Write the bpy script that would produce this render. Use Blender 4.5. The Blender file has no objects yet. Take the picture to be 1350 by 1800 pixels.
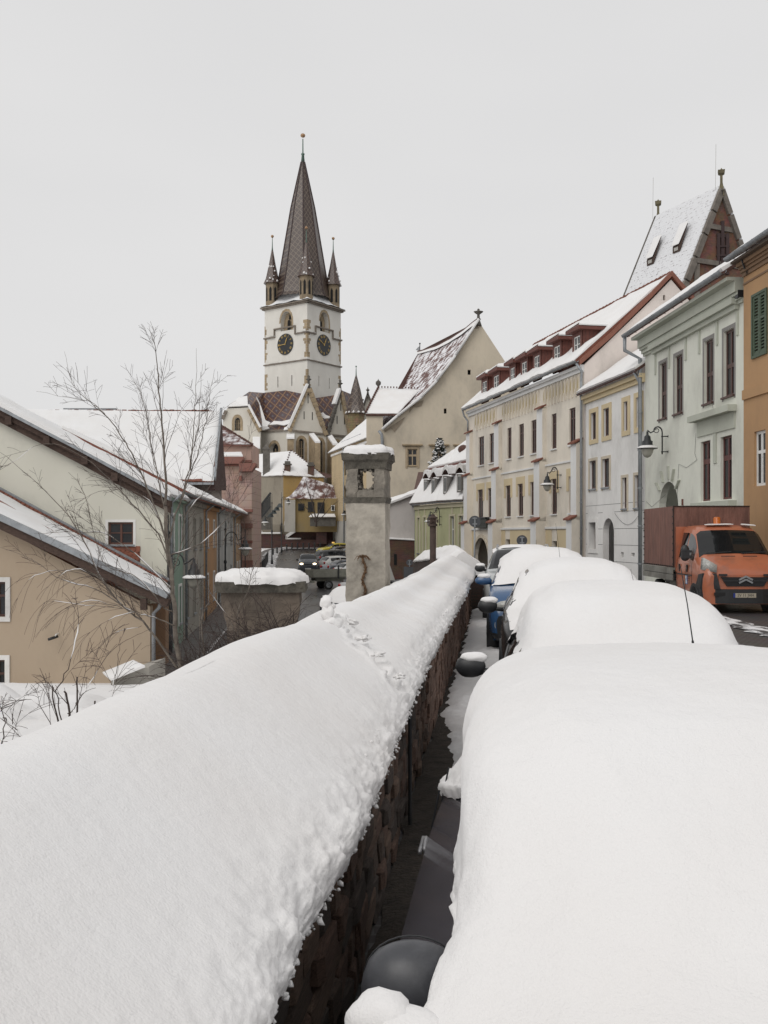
import bpy, bmesh, math, random
from mathutils import Vector, Matrix, noise
from mathutils.geometry import tessellate_polygon
random.seed(7)
R = random.Random(11)
PI = math.pi
SC = bpy.context.scene
COL = SC.collection

# ------------------------------------------------------------------ camera, sky, sun, exposure
FPX, CXP, HYP, CZ = 1700.0, 675.0, 940.0, 2.0       # focal length and horizon in photo pixels, eye height in metres
cam = bpy.data.objects.new('camera', bpy.data.cameras.new('camera'))
COL.objects.link(cam)
cam.location = (0, 0, CZ)
cam.rotation_euler = (PI / 2, 0, 0)
cam.data.sensor_fit = 'VERTICAL'
cam.data.sensor_height = 36.0
cam.data.lens = 34.0
cam.data.shift_y = 40.0 / 1800.0
cam.data.clip_start = 0.05
cam.data.clip_end = 3000
SC.camera = cam

world = bpy.data.worlds.new('World')
SC.world = world
world.use_nodes = True
wn, wl = world.node_tree.nodes, world.node_tree.links
wn.clear()
SUN_EL, SUN_AZ = math.radians(43), math.radians(212)
sky = wn.new('ShaderNodeTexSky'); sky.sky_type = 'NISHITA'; sky.sun_disc = False
sky.sun_elevation = SUN_EL; sky.sun_rotation = SUN_AZ; sky.air_density = 1.0; sky.dust_density = 4.0
wtc = wn.new('ShaderNodeTexCoord')
wno = wn.new('ShaderNodeTexNoise'); wno.inputs['Scale'].default_value = 1.6; wno.inputs['Detail'].default_value = 3
wmp = wn.new('ShaderNodeMapping'); wmp.inputs['Scale'].default_value = (1, 1, 3.0)
wl.new(wtc.outputs['Generated'], wmp.inputs[0]); wl.new(wmp.outputs[0], wno.inputs['Vector'])
wcr = wn.new('ShaderNodeValToRGB')
wcr.color_ramp.elements[0].position = 0.3; wcr.color_ramp.elements[0].color = (0.706, 0.702, 0.702, 1)
wcr.color_ramp.elements[1].position = 0.7; wcr.color_ramp.elements[1].color = (0.752, 0.746, 0.743, 1)
wl.new(wno.outputs['Fac'], wcr.inputs[0])
wsc = wn.new('ShaderNodeVectorMath'); wsc.operation = 'SCALE'; wsc.inputs['Scale'].default_value = 10.4
wl.new(wcr.outputs[0], wsc.inputs[0])
wmx = wn.new('ShaderNodeMix'); wmx.data_type = 'RGBA'; wmx.inputs[0].default_value = 0.96   # closed cloud cover over the sky
wl.new(sky.outputs[0], wmx.inputs[6]); wl.new(wsc.outputs[0], wmx.inputs[7])
wbg = wn.new('ShaderNodeBackground'); wbg.inputs['Strength'].default_value = 0.1
wl.new(wmx.outputs[2], wbg.inputs[0])
wout = wn.new('ShaderNodeOutputWorld'); wl.new(wbg.outputs[0], wout.inputs[0])

sl = bpy.data.lights.new('sun', 'SUN'); sl.energy = 0.9; sl.angle = math.radians(35); sl.color = (1, 0.97, 0.93)
so = bpy.data.objects.new('sun', sl); COL.objects.link(so)
sd = Vector((math.sin(SUN_AZ) * math.cos(SUN_EL), math.cos(SUN_AZ) * math.cos(SUN_EL), math.sin(SUN_EL)))
so.rotation_euler = sd.to_track_quat('Z', 'Y').to_euler()

SC.view_settings.view_transform = 'Standard'
SC.view_settings.look = 'None'
SC.view_settings.exposure = 0.0
SC.view_settings.gamma = 1.0
SC.view_settings.use_curve_mapping = False
SC.render.engine = 'CYCLES'
SC.cycles.max_bounces = 6
SC.cycles.diffuse_bounces = 3

def P(px, py, Y):
    """world point on the ray of a photo pixel at distance Y along the view axis"""
    return Vector(((px - CXP) / FPX * Y, Y, CZ - (py - HYP) / FPX * Y))

# ------------------------------------------------------------------ materials
MATS = {}
def _nt(name):
    m = bpy.data.materials.new(name); m.use_nodes = True
    nt = m.node_tree
    return m, nt, nt.nodes, nt.links, nt.nodes['Principled BSDF']

def mat(name, col, rough=0.8, var=0.15, scale=3.0, bump=0.15, bscale=40.0, metal=0.0, dirt=None, dirt_amt=0.0, dscale=0.8, spec=0.5, stretch=(1, 1, 1), bdist=0.01):
    """plain surface: base colour with two-scale mottling, optional stains, fine relief"""
    m, nt, N, L, bs = _nt(name)
    bs.inputs['Roughness'].default_value = rough
    bs.inputs['Metallic'].default_value = metal
    bs.inputs['Specular IOR Level'].default_value = spec
    tc = N.new('ShaderNodeTexCoord'); mp = N.new('ShaderNodeMapping'); mp.inputs['Scale'].default_value = stretch
    L.new(tc.outputs['Object'], mp.inputs[0])
    n1 = N.new('ShaderNodeTexNoise'); n1.inputs['Scale'].default_value = scale; n1.inputs['Detail'].default_value = 6; n1.inputs['Roughness'].default_value = 0.65
    L.new(mp.outputs[0], n1.inputs['Vector'])
    cr = N.new('ShaderNodeValToRGB')
    cr.color_ramp.elements[0].position = 0.3; cr.color_ramp.elements[1].position = 0.7
    cr.color_ramp.elements[0].color = tuple(c * (1 - var) for c in col) + (1,)
    cr.color_ramp.elements[1].color = tuple(min(1, c * (1 + var)) for c in col) + (1,)
    L.new(n1.outputs['Fac'], cr.inputs[0])
    out = cr.outputs[0]
    if dirt:
        n2 = N.new('ShaderNodeTexNoise'); n2.inputs['Scale'].default_value = dscale; n2.inputs['Detail'].default_value = 8; n2.inputs['Roughness'].default_value = 0.7
        L.new(mp.outputs[0], n2.inputs['Vector'])
        r2 = N.new('ShaderNodeValToRGB'); r2.color_ramp.elements[0].position = 0.47; r2.color_ramp.elements[1].position = 0.70
        r2.color_ramp.elements[1].color = (dirt_amt,) * 3 + (1,)
        L.new(n2.outputs['Fac'], r2.inputs[0])
        mx = N.new('ShaderNodeMix'); mx.data_type = 'RGBA'; mx.inputs[7].default_value = tuple(dirt) + (1,)
        L.new(r2.outputs[0], mx.inputs[0]); L.new(out, mx.inputs[6]); out = mx.outputs[2]
    L.new(out, bs.inputs['Base Color'])
    if bump:
        n3 = N.new('ShaderNodeTexNoise'); n3.inputs['Scale'].default_value = bscale; n3.inputs['Detail'].default_value = 5
        L.new(mp.outputs[0], n3.inputs['Vector'])
        bp = N.new('ShaderNodeBump'); bp.inputs['Strength'].default_value = bump; bp.inputs['Distance'].default_value = bdist
        L.new(n3.outputs['Fac'], bp.inputs['Height']); L.new(bp.outputs[0], bs.inputs['Normal'])
    MATS[name] = m
    return m

def mat_snow(name, fine=150.0, amt=0.6, col=(0.83, 0.825, 0.825), wave=0):
    m, nt, N, L, bs = _nt(name)
    bs.inputs['Roughness'].default_value = 0.75
    bs.inputs['Specular IOR Level'].default_value = 0.25
    tc = N.new('ShaderNodeTexCoord')
    a = N.new('ShaderNodeTexNoise'); a.inputs['Scale'].default_value = fine; a.inputs['Detail'].default_value = 3
    b = N.new('ShaderNodeTexNoise'); b.inputs['Scale'].default_value = fine / 9; b.inputs['Detail'].default_value = 5
    c = N.new('ShaderNodeTexNoise'); c.inputs['Scale'].default_value = 0.9; c.inputs['Detail'].default_value = 6
    for n in (a, b, c): L.new(tc.outputs['Object'], n.inputs['Vector'])
    cr = N.new('ShaderNodeValToRGB'); cr.color_ramp.elements[0].position = 0.3; cr.color_ramp.elements[1].position = 0.7
    cr.color_ramp.elements[0].color = (col[0] * .955, col[1] * .94, col[2] * .925, 1); cr.color_ramp.elements[1].color = col + (1,)
    L.new(c.outputs['Fac'], cr.inputs[0]); L.new(cr.outputs[0], bs.inputs['Base Color'])
    b1 = N.new('ShaderNodeBump'); b1.inputs['Strength'].default_value = amt; b1.inputs['Distance'].default_value = 0.012
    b2 = N.new('ShaderNodeBump'); b2.inputs['Strength'].default_value = amt; b2.inputs['Distance'].default_value = 0.004
    L.new(b.outputs['Fac'], b1.inputs['Height']); L.new(b1.outputs[0], b2.inputs['Normal'])
    L.new(a.outputs['Fac'], b2.inputs['Height']); out = b2.outputs[0]
    if wave:
        w = N.new('ShaderNodeTexWave'); w.bands_direction = 'Z'; w.wave_profile = 'SAW'; w.inputs['Scale'].default_value = wave; w.inputs['Distortion'].default_value = .5; w.inputs['Detail'].default_value = 3
        L.new(tc.outputs['Object'], w.inputs['Vector'])
        b3 = N.new('ShaderNodeBump'); b3.inputs['Strength'].default_value = .35; b3.inputs['Distance'].default_value = .02; L.new(w.outputs['Fac'], b3.inputs['Height']); L.new(out, b3.inputs['Normal']); out = b3.outputs[0]
    L.new(out, bs.inputs['Normal'])
    MATS[name] = m
    return m

def mat_blend(name, c0, c1, lo=0.45, hi=0.55, scale=3.0, rough=(0.8, 0.8), stretch=(1, 1, 1), wave=None, bump=0.3, det=8):
    """two materials' colours mixed by noise (snow lying in patches on something); wave=(scale, axis, amount) adds course lines"""
    m, nt, N, L, bs = _nt(name)
    tc = N.new('ShaderNodeTexCoord'); mp = N.new('ShaderNodeMapping'); mp.inputs['Scale'].default_value = stretch
    L.new(tc.outputs['Object'], mp.inputs[0])
    n = N.new('ShaderNodeTexNoise'); n.inputs['Scale'].default_value = scale; n.inputs['Detail'].default_value = det; n.inputs['Roughness'].default_value = 0.65
    L.new(mp.outputs[0], n.inputs['Vector'])
    src = n.outputs['Fac']
    if wave:
        w = N.new('ShaderNodeTexWave'); w.wave_type = 'BANDS'; w.bands_direction = wave[1]; w.wave_profile = 'SAW'
        w.inputs['Scale'].default_value = wave[0]; w.inputs['Distortion'].default_value = 0.6; w.inputs['Detail'].default_value = 2
        L.new(tc.outputs['Object'], w.inputs['Vector'])
        ma = N.new('ShaderNodeMath'); ma.operation = 'MULTIPLY_ADD'; ma.inputs[1].default_value = wave[2]
        L.new(w.outputs['Fac'], ma.inputs[0]); L.new(src, ma.inputs[2]); src = ma.outputs[0]
    cr = N.new('ShaderNodeValToRGB'); cr.color_ramp.elements[0].position = lo; cr.color_ramp.elements[1].position = hi
    L.new(src, cr.inputs[0])
    n2 = N.new('ShaderNodeTexNoise'); n2.inputs['Scale'].default_value = scale * 7; n2.inputs['Detail'].default_value = 4
    L.new(tc.outputs['Object'], n2.inputs['Vector'])
    dk = N.new('ShaderNodeMix'); dk.data_type = 'RGBA'; dk.inputs[6].default_value = tuple(x * 0.6 for x in c0) + (1,); dk.inputs[7].default_value = tuple(min(1, x * 1.4) for x in c0) + (1,)
    L.new(n2.outputs['Fac'], dk.inputs[0])
    mx = N.new('ShaderNodeMix'); mx.data_type = 'RGBA'; mx.inputs[7].default_value = tuple(c1) + (1,)
    L.new(cr.outputs[0], mx.inputs[0]); L.new(dk.outputs[2], mx.inputs[6]); L.new(mx.outputs[2], bs.inputs['Base Color'])
    rr = N.new('ShaderNodeMix'); rr.inputs[2].default_value = rough[0]; rr.inputs[3].default_value = rough[1]
    L.new(cr.outputs[0], rr.inputs[0]); L.new(rr.outputs[0], bs.inputs['Roughness'])
    bp = N.new('ShaderNodeBump'); bp.inputs['Strength'].default_value = bump; bp.inputs['Distance'].default_value = 0.03
    L.new(src, bp.inputs['Height']); L.new(bp.outputs[0], bs.inputs['Normal'])
    MATS[name] = m
    return m

def mat_brick(name, c1, c2, mortar, sx=0.25, sz=0.08, rough=0.9, msize=0.012, bump=0.5, vec='XZ', dirt=0.4):
    m, nt, N, L, bs = _nt(name)
    bs.inputs['Roughness'].default_value = rough
    tc = N.new('ShaderNodeTexCoord'); sp = N.new('ShaderNodeSeparateXYZ'); cb = N.new('ShaderNodeCombineXYZ')
    L.new(tc.outputs['Object'], sp.inputs[0])
    ad = N.new('ShaderNodeMath'); ad.operation = 'ADD'
    L.new(sp.outputs[0], ad.inputs[0]); L.new(sp.outputs[1], ad.inputs[1])
    if vec == 'XY':
        L.new(sp.outputs[0], cb.inputs[0]); L.new(sp.outputs[1], cb.inputs[1])
    else:
        L.new(ad.outputs[0], cb.inputs[0]); L.new(sp.outputs[2], cb.inputs[1])
    b = N.new('ShaderNodeTexBrick'); b.inputs['Scale'].default_value = 1
    b.inputs['Brick Width'].default_value = sx; b.inputs['Row Height'].default_value = sz; b.inputs['Mortar Size'].default_value = msize
    b.inputs['Color1'].default_value = c1 + (1,); b.inputs['Color2'].default_value = c2 + (1,); b.inputs['Mortar'].default_value = mortar + (1,)
    L.new(cb.outputs[0], b.inputs['Vector'])
    n = N.new('ShaderNodeTexNoise'); n.inputs['Scale'].default_value = 1.3; n.inputs['Detail'].default_value = 7
    L.new(tc.outputs['Object'], n.inputs['Vector'])
    mx = N.new('ShaderNodeMix'); mx.data_type = 'RGBA'; mx.blend_type = 'MULTIPLY'; mx.inputs[0].default_value = dirt
    L.new(b.outputs['Color'], mx.inputs[6]); L.new(n.outputs['Color'], mx.inputs[7]); 
    L.new(mx.outputs[2], bs.inputs['Base Color'])
    bp = N.new('ShaderNodeBump'); bp.inputs['Strength'].default_value = bump; bp.inputs['Distance'].default_value = 0.02
    L.new(b.outputs['Fac'], bp.inputs['Height']); bp.invert = True; L.new(bp.outputs[0], bs.inputs['Normal'])
    MATS[name] = m
    return m

def mat_diamond(name, base, line, alt, size=1.0, lw=0.12, axis=(1, 0, 0)):
    """glazed roof tiles laid in a lattice of lozenges"""
    m, nt, N, L, bs = _nt(name)
    bs.inputs['Roughness'].default_value = 0.35
    tc = N.new('ShaderNodeTexCoord'); sp = N.new('ShaderNodeSeparateXYZ'); L.new(tc.outputs['Object'], sp.inputs[0])
    def M(op, a, b=None, v=None):
        x = N.new('ShaderNodeMath'); x.operation = op
        if a is not None:
            L.new(a, x.inputs[0])
        if b is not None: L.new(b, x.inputs[1])
        elif v is not None: x.inputs[1].default_value = v
        return x.outputs[0]
    u = M('ADD', M('MULTIPLY', sp.outputs[0], v=axis[0]), M('MULTIPLY', sp.outputs[1], v=axis[1]))
    z = M('MULTIPLY', sp.outputs[2], v=0.75)
    u = M('MULTIPLY', u, v=1.0 / size); z = M('MULTIPLY', z, v=1.0 / size)
    a = M('ABSOLUTE', M('SUBTRACT', M('FRACT', M('ADD', u, z)), v=0.5)); b = M('ABSOLUTE', M('SUBTRACT', M('FRACT', M('SUBTRACT', u, z)), v=0.5))
    mxab = M('MAXIMUM', a, b)                                    # 0 in a lozenge's middle, 0.5 on the lattice
    cr = N.new('ShaderNodeValToRGB'); cr.color_ramp.interpolation = 'LINEAR'
    e = cr.color_ramp.elements
    e[0].position = 0.0; e[0].color = tuple(alt) + (1,)
    e[1].position = 1.0; e[1].color = tuple(line) + (1,)
    for p, c in ((0.20, alt), (0.27, base), (1 - lw * 2 - 0.03, base), (1 - lw * 2, line)):
        k = e.new(p); k.color = tuple(c) + (1,)
    d = M('MULTIPLY', mxab, v=2.0); L.new(d, cr.inputs[0])
    n = N.new('ShaderNodeTexNoise'); n.inputs['Scale'].default_value = 6; n.inputs['Detail'].default_value = 6
    L.new(tc.outputs['Object'], n.inputs['Vector'])
    r2 = N.new('ShaderNodeValToRGB'); r2.color_ramp.elements[0].position = 0.35; r2.color_ramp.elements[0].color = (.45, .45, .45, 1); r2.color_ramp.elements[1].position = .65
    L.new(n.outputs['Fac'], r2.inputs[0])
    mu = N.new('ShaderNodeMix'); mu.data_type = 'RGBA'; mu.blend_type = 'MULTIPLY'; mu.inputs[0].default_value = 0.8
    L.new(cr.outputs[0], mu.inputs[6]); L.new(r2.outputs[0], mu.inputs[7]); L.new(mu.outputs[2], bs.inputs['Base Color'])
    MATS[name] = m
    return m

SNOW = mat_snow('snow_surface')
SNOWFAR = mat_snow('snow_far', fine=40, amt=0.3, col=(.83, .83, .83))
SNOWROOF = mat_snow('snow_on_tiles', fine=40, amt=0.3, col=(.81, .815, .82), wave=1.6)
GLASS = mat('window_glass', (0.03, 0.032, 0.035), 0.12, 0.3, 1.5, 0.02, 3, spec=.3)
GLASSCAR = mat('car_glass', (0.012, 0.013, 0.014), 0.04, 0.1, 2, 0)
ZINC = mat('zinc', (0.30, 0.32, 0.34), 0.5, 0.2, 5, 0.1, 30, metal=0.3, dirt=(.12, .12, .12), dirt_amt=.5)
IRON = mat('painted_iron', (0.022, 0.024, 0.026), 0.5, 0.2, 9, 0.1, 40)
RUST = mat('rusty_iron', (0.055, 0.035, 0.028), 0.8, 0.3, 9, 0.3, 40)
TILE = mat('clay_tile', (0.20, 0.075, 0.05), 0.85, 0.35, 9, 0.4, 25)
TILEDARK = mat('old_clay_tile', (0.10, 0.05, 0.04), 0.85, 0.4, 9, 0.4, 25)
BROWNWOOD = mat('brown_window_wood', (0.075, 0.033, 0.026), 0.5, 0.2, 6, 0.1, 60)
MAROON = mat('maroon_boards', (0.13, 0.042, 0.03), 0.65, 0.2, 6, 0.15, 60)
OLDWOOD = mat('old_rafter_wood', (0.07, 0.045, 0.035), 0.9, 0.4, 6, 0.6, 50, stretch=(1, 1, 5))
WHITEPAINT = mat('white_paint', (0.72, 0.72, 0.70), 0.5, 0.05, 6, 0.03, 60)
RUBBER = mat('tyre_rubber', (0.018, 0.018, 0.018), 0.85, 0.2, 20, 0.2, 80)
BLACKPL = mat('black_plastic', (0.022, 0.023, 0.025), 0.42, 0.12, 20, 0.05, 300)
GREYPL = mat('grey_mirror_paint', (0.055, 0.057, 0.064), 0.38, 0.14, 26, 0.04, 300, dirt=(.14, .14, .15), dirt_amt=.35, dscale=9)
CHROME = mat('rim_metal', (0.35, 0.36, 0.37), 0.3, 0.1, 10, 0, metal=0.8)
BARK = mat('birch_bark', (0.17, 0.145, 0.12), 0.85, 0.45, 14, 0.5, 60, dirt=(.06, .045, .035), dirt_amt=.9, dscale=9)
TWIG = mat('twig_bark', (0.065, 0.045, 0.038), 0.85, 0.35, 20, 0.2, 60)
BARKDARK = mat('dark_bark', (0.06, 0.045, 0.038), 0.9, 0.4, 14, 0.5, 60)
SANDSTONE = mat('sandstone', (0.36, 0.28, 0.18), 0.9, 0.25, 1.5, 0.3, 6, dirt=(.14, .11, .08), dirt_amt=.6)
DARKSTONE = mat('dark_stone', (0.13, 0.12, 0.105), 0.9, 0.3, 2, 0.3, 6, dirt=(.05, .05, .045), dirt_amt=.6)
DARKIN = mat('dark_interior', (0.01, 0.01, 0.01), 0.9, 0, 1, 0)
GOLD = mat('gilt_copper', (0.52, 0.36, 0.12), 0.45, 0.1, 4, 0, metal=0.2)
CURTAIN = mat('net_curtain', (0.42, 0.41, 0.38), 0.9, 0.15, 8, 0)

# ------------------------------------------------------------------ mesh builder
def tag(o, label=None, cat=None, group=None, kind=None):
    if label: o['label'] = label
    if cat: o['category'] = cat
    if group: o['group'] = group
    if kind: o['kind'] = kind
    return o

def thing(name, label, cat, loc=(0, 0, 0), rz=0.0, group=None):
    o = bpy.data.objects.new(name, None); COL.objects.link(o)
    o.location = loc; o.rotation_euler = (0, 0, rz); o.empty_display_size = 0.3
    return tag(o, label, cat, group)

def base_of(o):
    v = Vector((0, 0, 0))
    while o is not None:
        v += Vector(o.location); o = o.parent
    return v

class MB:
    def __init__(s): s.v = []; s.f = []; s.mi = []; s.m = 0; s.sm = []; s.smooth = False
    def add(s, vs, fs):
        b = len(s.v); s.v.extend(Vector(v) for v in vs)
        for f in fs: s.f.append([b + i for i in f]); s.mi.append(s.m); s.sm.append(s.smooth)
        return s
    def poly(s, pts): return s.add(pts, [list(range(len(pts)))])
    def hexa(s, b, t):
        n = len(b)
        fs = [list(range(n))[::-1], [n + i for i in range(n)]] + [[i, (i + 1) % n, n + (i + 1) % n, n + i] for i in range(n)]
        return s.add(list(b) + list(t), fs)
    def box(s, c, d, rz=0.0, tilt=None):
        c = Vector(c); M = Matrix.Rotation(rz, 3, 'Z')
        if tilt: M = M @ Matrix.Rotation(tilt[1], 3, tilt[0])
        h = [Vector((x * d[0] / 2, y * d[1] / 2, z * d[2] / 2)) for z in (-1, 1) for x, y in ((-1, -1), (1, -1), (1, 1), (-1, 1))]
        h = [c + M @ q for q in h]
        return s.hexa(h[:4], h[4:])
    def bar(s, a, b, w, h=None, up=Vector((0, 0, 1))):
        a = Vector(a); b = Vector(b); h = h or w; d = (b - a).normalized()
        x = d.cross(up)
        if x.length < 1e-4: x = d.cross(Vector((1, 0, 0)))
        x.normalize(); y = x.cross(d).normalized()
        q = [x * w / 2 * i + y * h / 2 * j for i, j in ((-1, -1), (1, -1), (1, 1), (-1, 1))]
        return s.hexa([a + k for k in q], [b + k for k in q])
    def tube(s, pts, rad, n=6, cap=True):
        pts = [Vector(p) for p in pts]
        if not hasattr(rad, '__len__'): rad = [rad] * len(pts)
        b = len(s.v); prev = None
        for i, p in enumerate(pts):
            d = (pts[min(i + 1, len(pts) - 1)] - pts[max(i - 1, 0)])
            d = d.normalized() if d.length > 1e-9 else Vector((0, 0, 1))
            x = d.cross(Vector((0.13, 0.21, 1)) if abs(d.z) < .95 else Vector((1, .1, 0))) if prev is None else prev - d * prev.dot(d)
            if x.length < 1e-6: x = d.cross(Vector((1, 0.3, 0)))
            x.normalize(); prev = x; y = d.cross(x)
            for k in range(n):
                a = 2 * PI * k / n
                s.v.append(p + (x * math.cos(a) + y * math.sin(a)) * rad[i])
        for i in range(len(pts) - 1):
            for k in range(n):
                s.f.append([b + i * n + k, b + i * n + (k + 1) % n, b + (i + 1) * n + (k + 1) % n, b + (i + 1) * n + k]); s.mi.append(s.m); s.sm.append(s.smooth)
        if cap:
            for st in (0, (len(pts) - 1) * n):
                s.f.append([b + st + k for k in range(n)]); s.mi.append(s.m); s.sm.append(False)
        return s
    def lathe(s, c, prof, n=16, M=None, a0=0.0):
        """prof: (radius, height) pairs about the Z axis (or M's)"""
        c = Vector(c); b = len(s.v)
        for r, h in prof:
            for k in range(n):
                a = a0 + 2 * PI * k / n; q = Vector((r * math.cos(a), r * math.sin(a), h))
                s.v.append(c + (M @ q if M else q))
        for i in range(len(prof) - 1):
            for k in range(n):
                s.f.append([b + i * n + k, b + i * n + (k + 1) % n, b + (i + 1) * n + (k + 1) % n, b + (i + 1) * n + k]); s.mi.append(s.m); s.sm.append(s.smooth)
        if prof[0][0] > 1e-4: s.f.append([b + k for k in range(n)][::-1]); s.mi.append(s.m); s.sm.append(False)
        if prof[-1][0] > 1e-4: s.f.append([b + (len(prof) - 1) * n + k for k in range(n)]); s.mi.append(s.m); s.sm.append(False)
        return s
    def grid(s, fn, nu, nv, flip=False):
        b = len(s.v)
        for i in range(nu + 1):
            for j in range(nv + 1): s.v.append(Vector(fn(i / nu, j / nv)))
        for i in range(nu):
            for j in range(nv):
                q = [b + i * (nv + 1) + j, b + (i + 1) * (nv + 1) + j, b + (i + 1) * (nv + 1) + j + 1, b + i * (nv + 1) + j + 1]
                s.f.append(q[::-1] if flip else q); s.mi.append(s.m); s.sm.append(s.smooth)
        return s
    def blob(s, c, r, seed=0, amt=0.25, sub=2, sq=(1, 1, 1)):
        bm = bmesh.new(); bmesh.ops.create_icosphere(bm, subdivisions=sub, radius=1)
        c = Vector(c); o = Vector((seed * 3.1, seed * 1.7, seed))
        vs = [c + Vector((v.co.x * sq[0], v.co.y * sq[1], v.co.z * sq[2])) * r * (1 + amt * noise.noise(v.co * 1.6 + o)) for v in bm.verts]
        fs = [[v.index for v in f.verts] for f in bm.faces]; bm.free()
        return s.add(vs, fs)
    def build(s, name, mats, parent=None, local=False, recalc=True, origin=None):
        me = bpy.data.meshes.new(name)
        if parent is not None: off = Vector((0, 0, 0)) if local else base_of(parent)
        elif origin is not None: off = Vector(origin)
        elif local: off = Vector((0, 0, 0))
        else:
            xs = [v.x for v in s.v]; ys = [v.y for v in s.v]; zs = [v.z for v in s.v]
            off = Vector(((min(xs) + max(xs)) / 2, (min(ys) + max(ys)) / 2, min(zs)))
        me.from_pydata([tuple(v - off) for v in s.v], [], s.f)
        mats = mats if isinstance(mats, (list, tuple)) else [mats]
        for m in mats: me.materials.append(m)
        me.polygons.foreach_set('material_index', s.mi)
        me.polygons.foreach_set('use_smooth', s.sm)
        if recalc:
            bm = bmesh.new(); bm.from_mesh(me); bmesh.ops.recalc_face_normals(bm, faces=bm.faces); bm.to_mesh(me); bm.free()
        me.update()
        o = bpy.data.objects.new(name, me); COL.objects.link(o)
        if parent is not None: o.parent = parent
        else: o.location = off
        return o

def copy_tree(o, parent=None):
    c = o.copy(); COL.objects.link(c); c.parent = parent
    for ch in list(o.children): copy_tree(ch, c)
    return c

def fbm(p, o=4): return noise.fractal(Vector(p), 1.0, 2.0, o)
def lerp(a, b, t): return a + (b - a) * t
def interp(tab, x):
    if x <= tab[0][0]: return tab[0][1]
    for (a, va), (b, vb) in zip(tab, tab[1:]):
        if x <= b:
            t = (x - a) / (b - a); return va + (vb - va) * t
    (a, va), (b, vb) = tab[-2], tab[-1]
    return vb + (x - b) * (vb - va) / (b - a)

# ------------------------------------------------------------------ facades
class Fac:
    """vertical wall plane from A to B (x, y); pixel helpers give (distance along, height) on it"""
    def __init__(s, A, B):
        s.A = Vector((A[0], A[1], 0)); B = Vector((B[0], B[1], 0))
        s.L = (B - s.A).length; s.u = (B - s.A).normalized()
        n = Vector((s.u.y, -s.u.x, 0))
        if n.dot(-(s.A + B) / 2) < 0: n = -n
        s.n = n
    def pt(s, a, z, off=0.0): return s.A + s.u * a + Vector((0, 0, z)) + s.n * off
    def px(s, x, y):
        d = Vector(((x - CXP) / FPX, 1, 0)); t = s.A.dot(s.n) / d.dot(s.n)
        return ((d * t - s.A).dot(s.u), CZ - (y - HYP) / FPX * t)
    def rect(s, x0, y0, x1, y1):
        """openings: x0, x1 photo columns, y0, y1 rows at the opening's middle"""
        xm = (x0 + x1) / 2
        a0 = s.px(x0, y0)[0]; a1 = s.px(x1, y0)[0]
        zt = s.px(xm, y0)[1]; zb = s.px(xm, y1)[1]
        return (min(a0, a1), min(zt, zb), max(a0, a1), max(zt, zb))

def arch_pts(r, kind, n=8):
    a0, z0, a1, z1 = r
    if not kind: return [(a0, z0), (a1, z0), (a1, z1), (a0, z1)]
    w = (a1 - a0) / 2; c = (a0 + a1) / 2
    pts = [(a0, z0), (a1, z0)]
    if kind == 'round':
        zs = z1 - w
        for i in range(n + 1):
            t = PI * i / n; pts.append((c + w * math.cos(t), zs + w * math.sin(t)))
    else:
        hh = w * 1.45; zs = z1 - hh
        for i in range(n // 2 + 1):
            t = i / (n // 2); pts.append((a1 - w * (1 - math.cos(t * PI / 2 * .98)), zs + hh * math.sin(t * PI / 2)) if False else (c + w * math.cos(t * PI / 2) ** 0.8 if t < 1 else c, zs + hh * (math.sin(t * PI / 2) ** 1.1)))
        for (a, z) in [q for q in pts[2:-1]][::-1]: pts.append((2 * c - a, z))
    return pts

def fwall(fac, outline, holes, m, parent, name='wall', depth=0.35, reveal=0.22, off=0.0, mb=None):
    """planar wall with real openings, edges and reveals"""
    B = mb or MB()
    loops = [outline] + holes
    flat = [q for l in loops for q in l]
    tris = tessellate_polygon([[Vector((a, z, 0)) for a, z in l] for l in loops])
    B.add([fac.pt(a, z, off) for a, z in flat], [list(t) for t in tris])
    n = len(outline)
    for i in range(n):
        a, b = outline[i], outline[(i + 1) % n]
        B.poly([fac.pt(*a, off), fac.pt(*b, off), fac.pt(*b, off - depth), fac.pt(*a, off - depth)])
    for h in holes:
        for i in range(len(h)):
            a, b = h[i], h[(i + 1) % len(h)]
            B.poly([fac.pt(*a, off), fac.pt(*b, off), fac.pt(*b, off - reveal), fac.pt(*a, off - reveal)])
    if mb: return None
    return B.build(name, m, parent)

def fbox(B, fac, a0, z0, a1, z1, o0, o1):
    B.hexa([fac.pt(a0, z0, o0), fac.pt(a1, z0, o0), fac.pt(a1, z0, o1), fac.pt(a0, z0, o1)],
           [fac.pt(a0, z1, o0), fac.pt(a1, z1, o0), fac.pt(a1, z1, o1), fac.pt(a0, z1, o1)])

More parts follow.
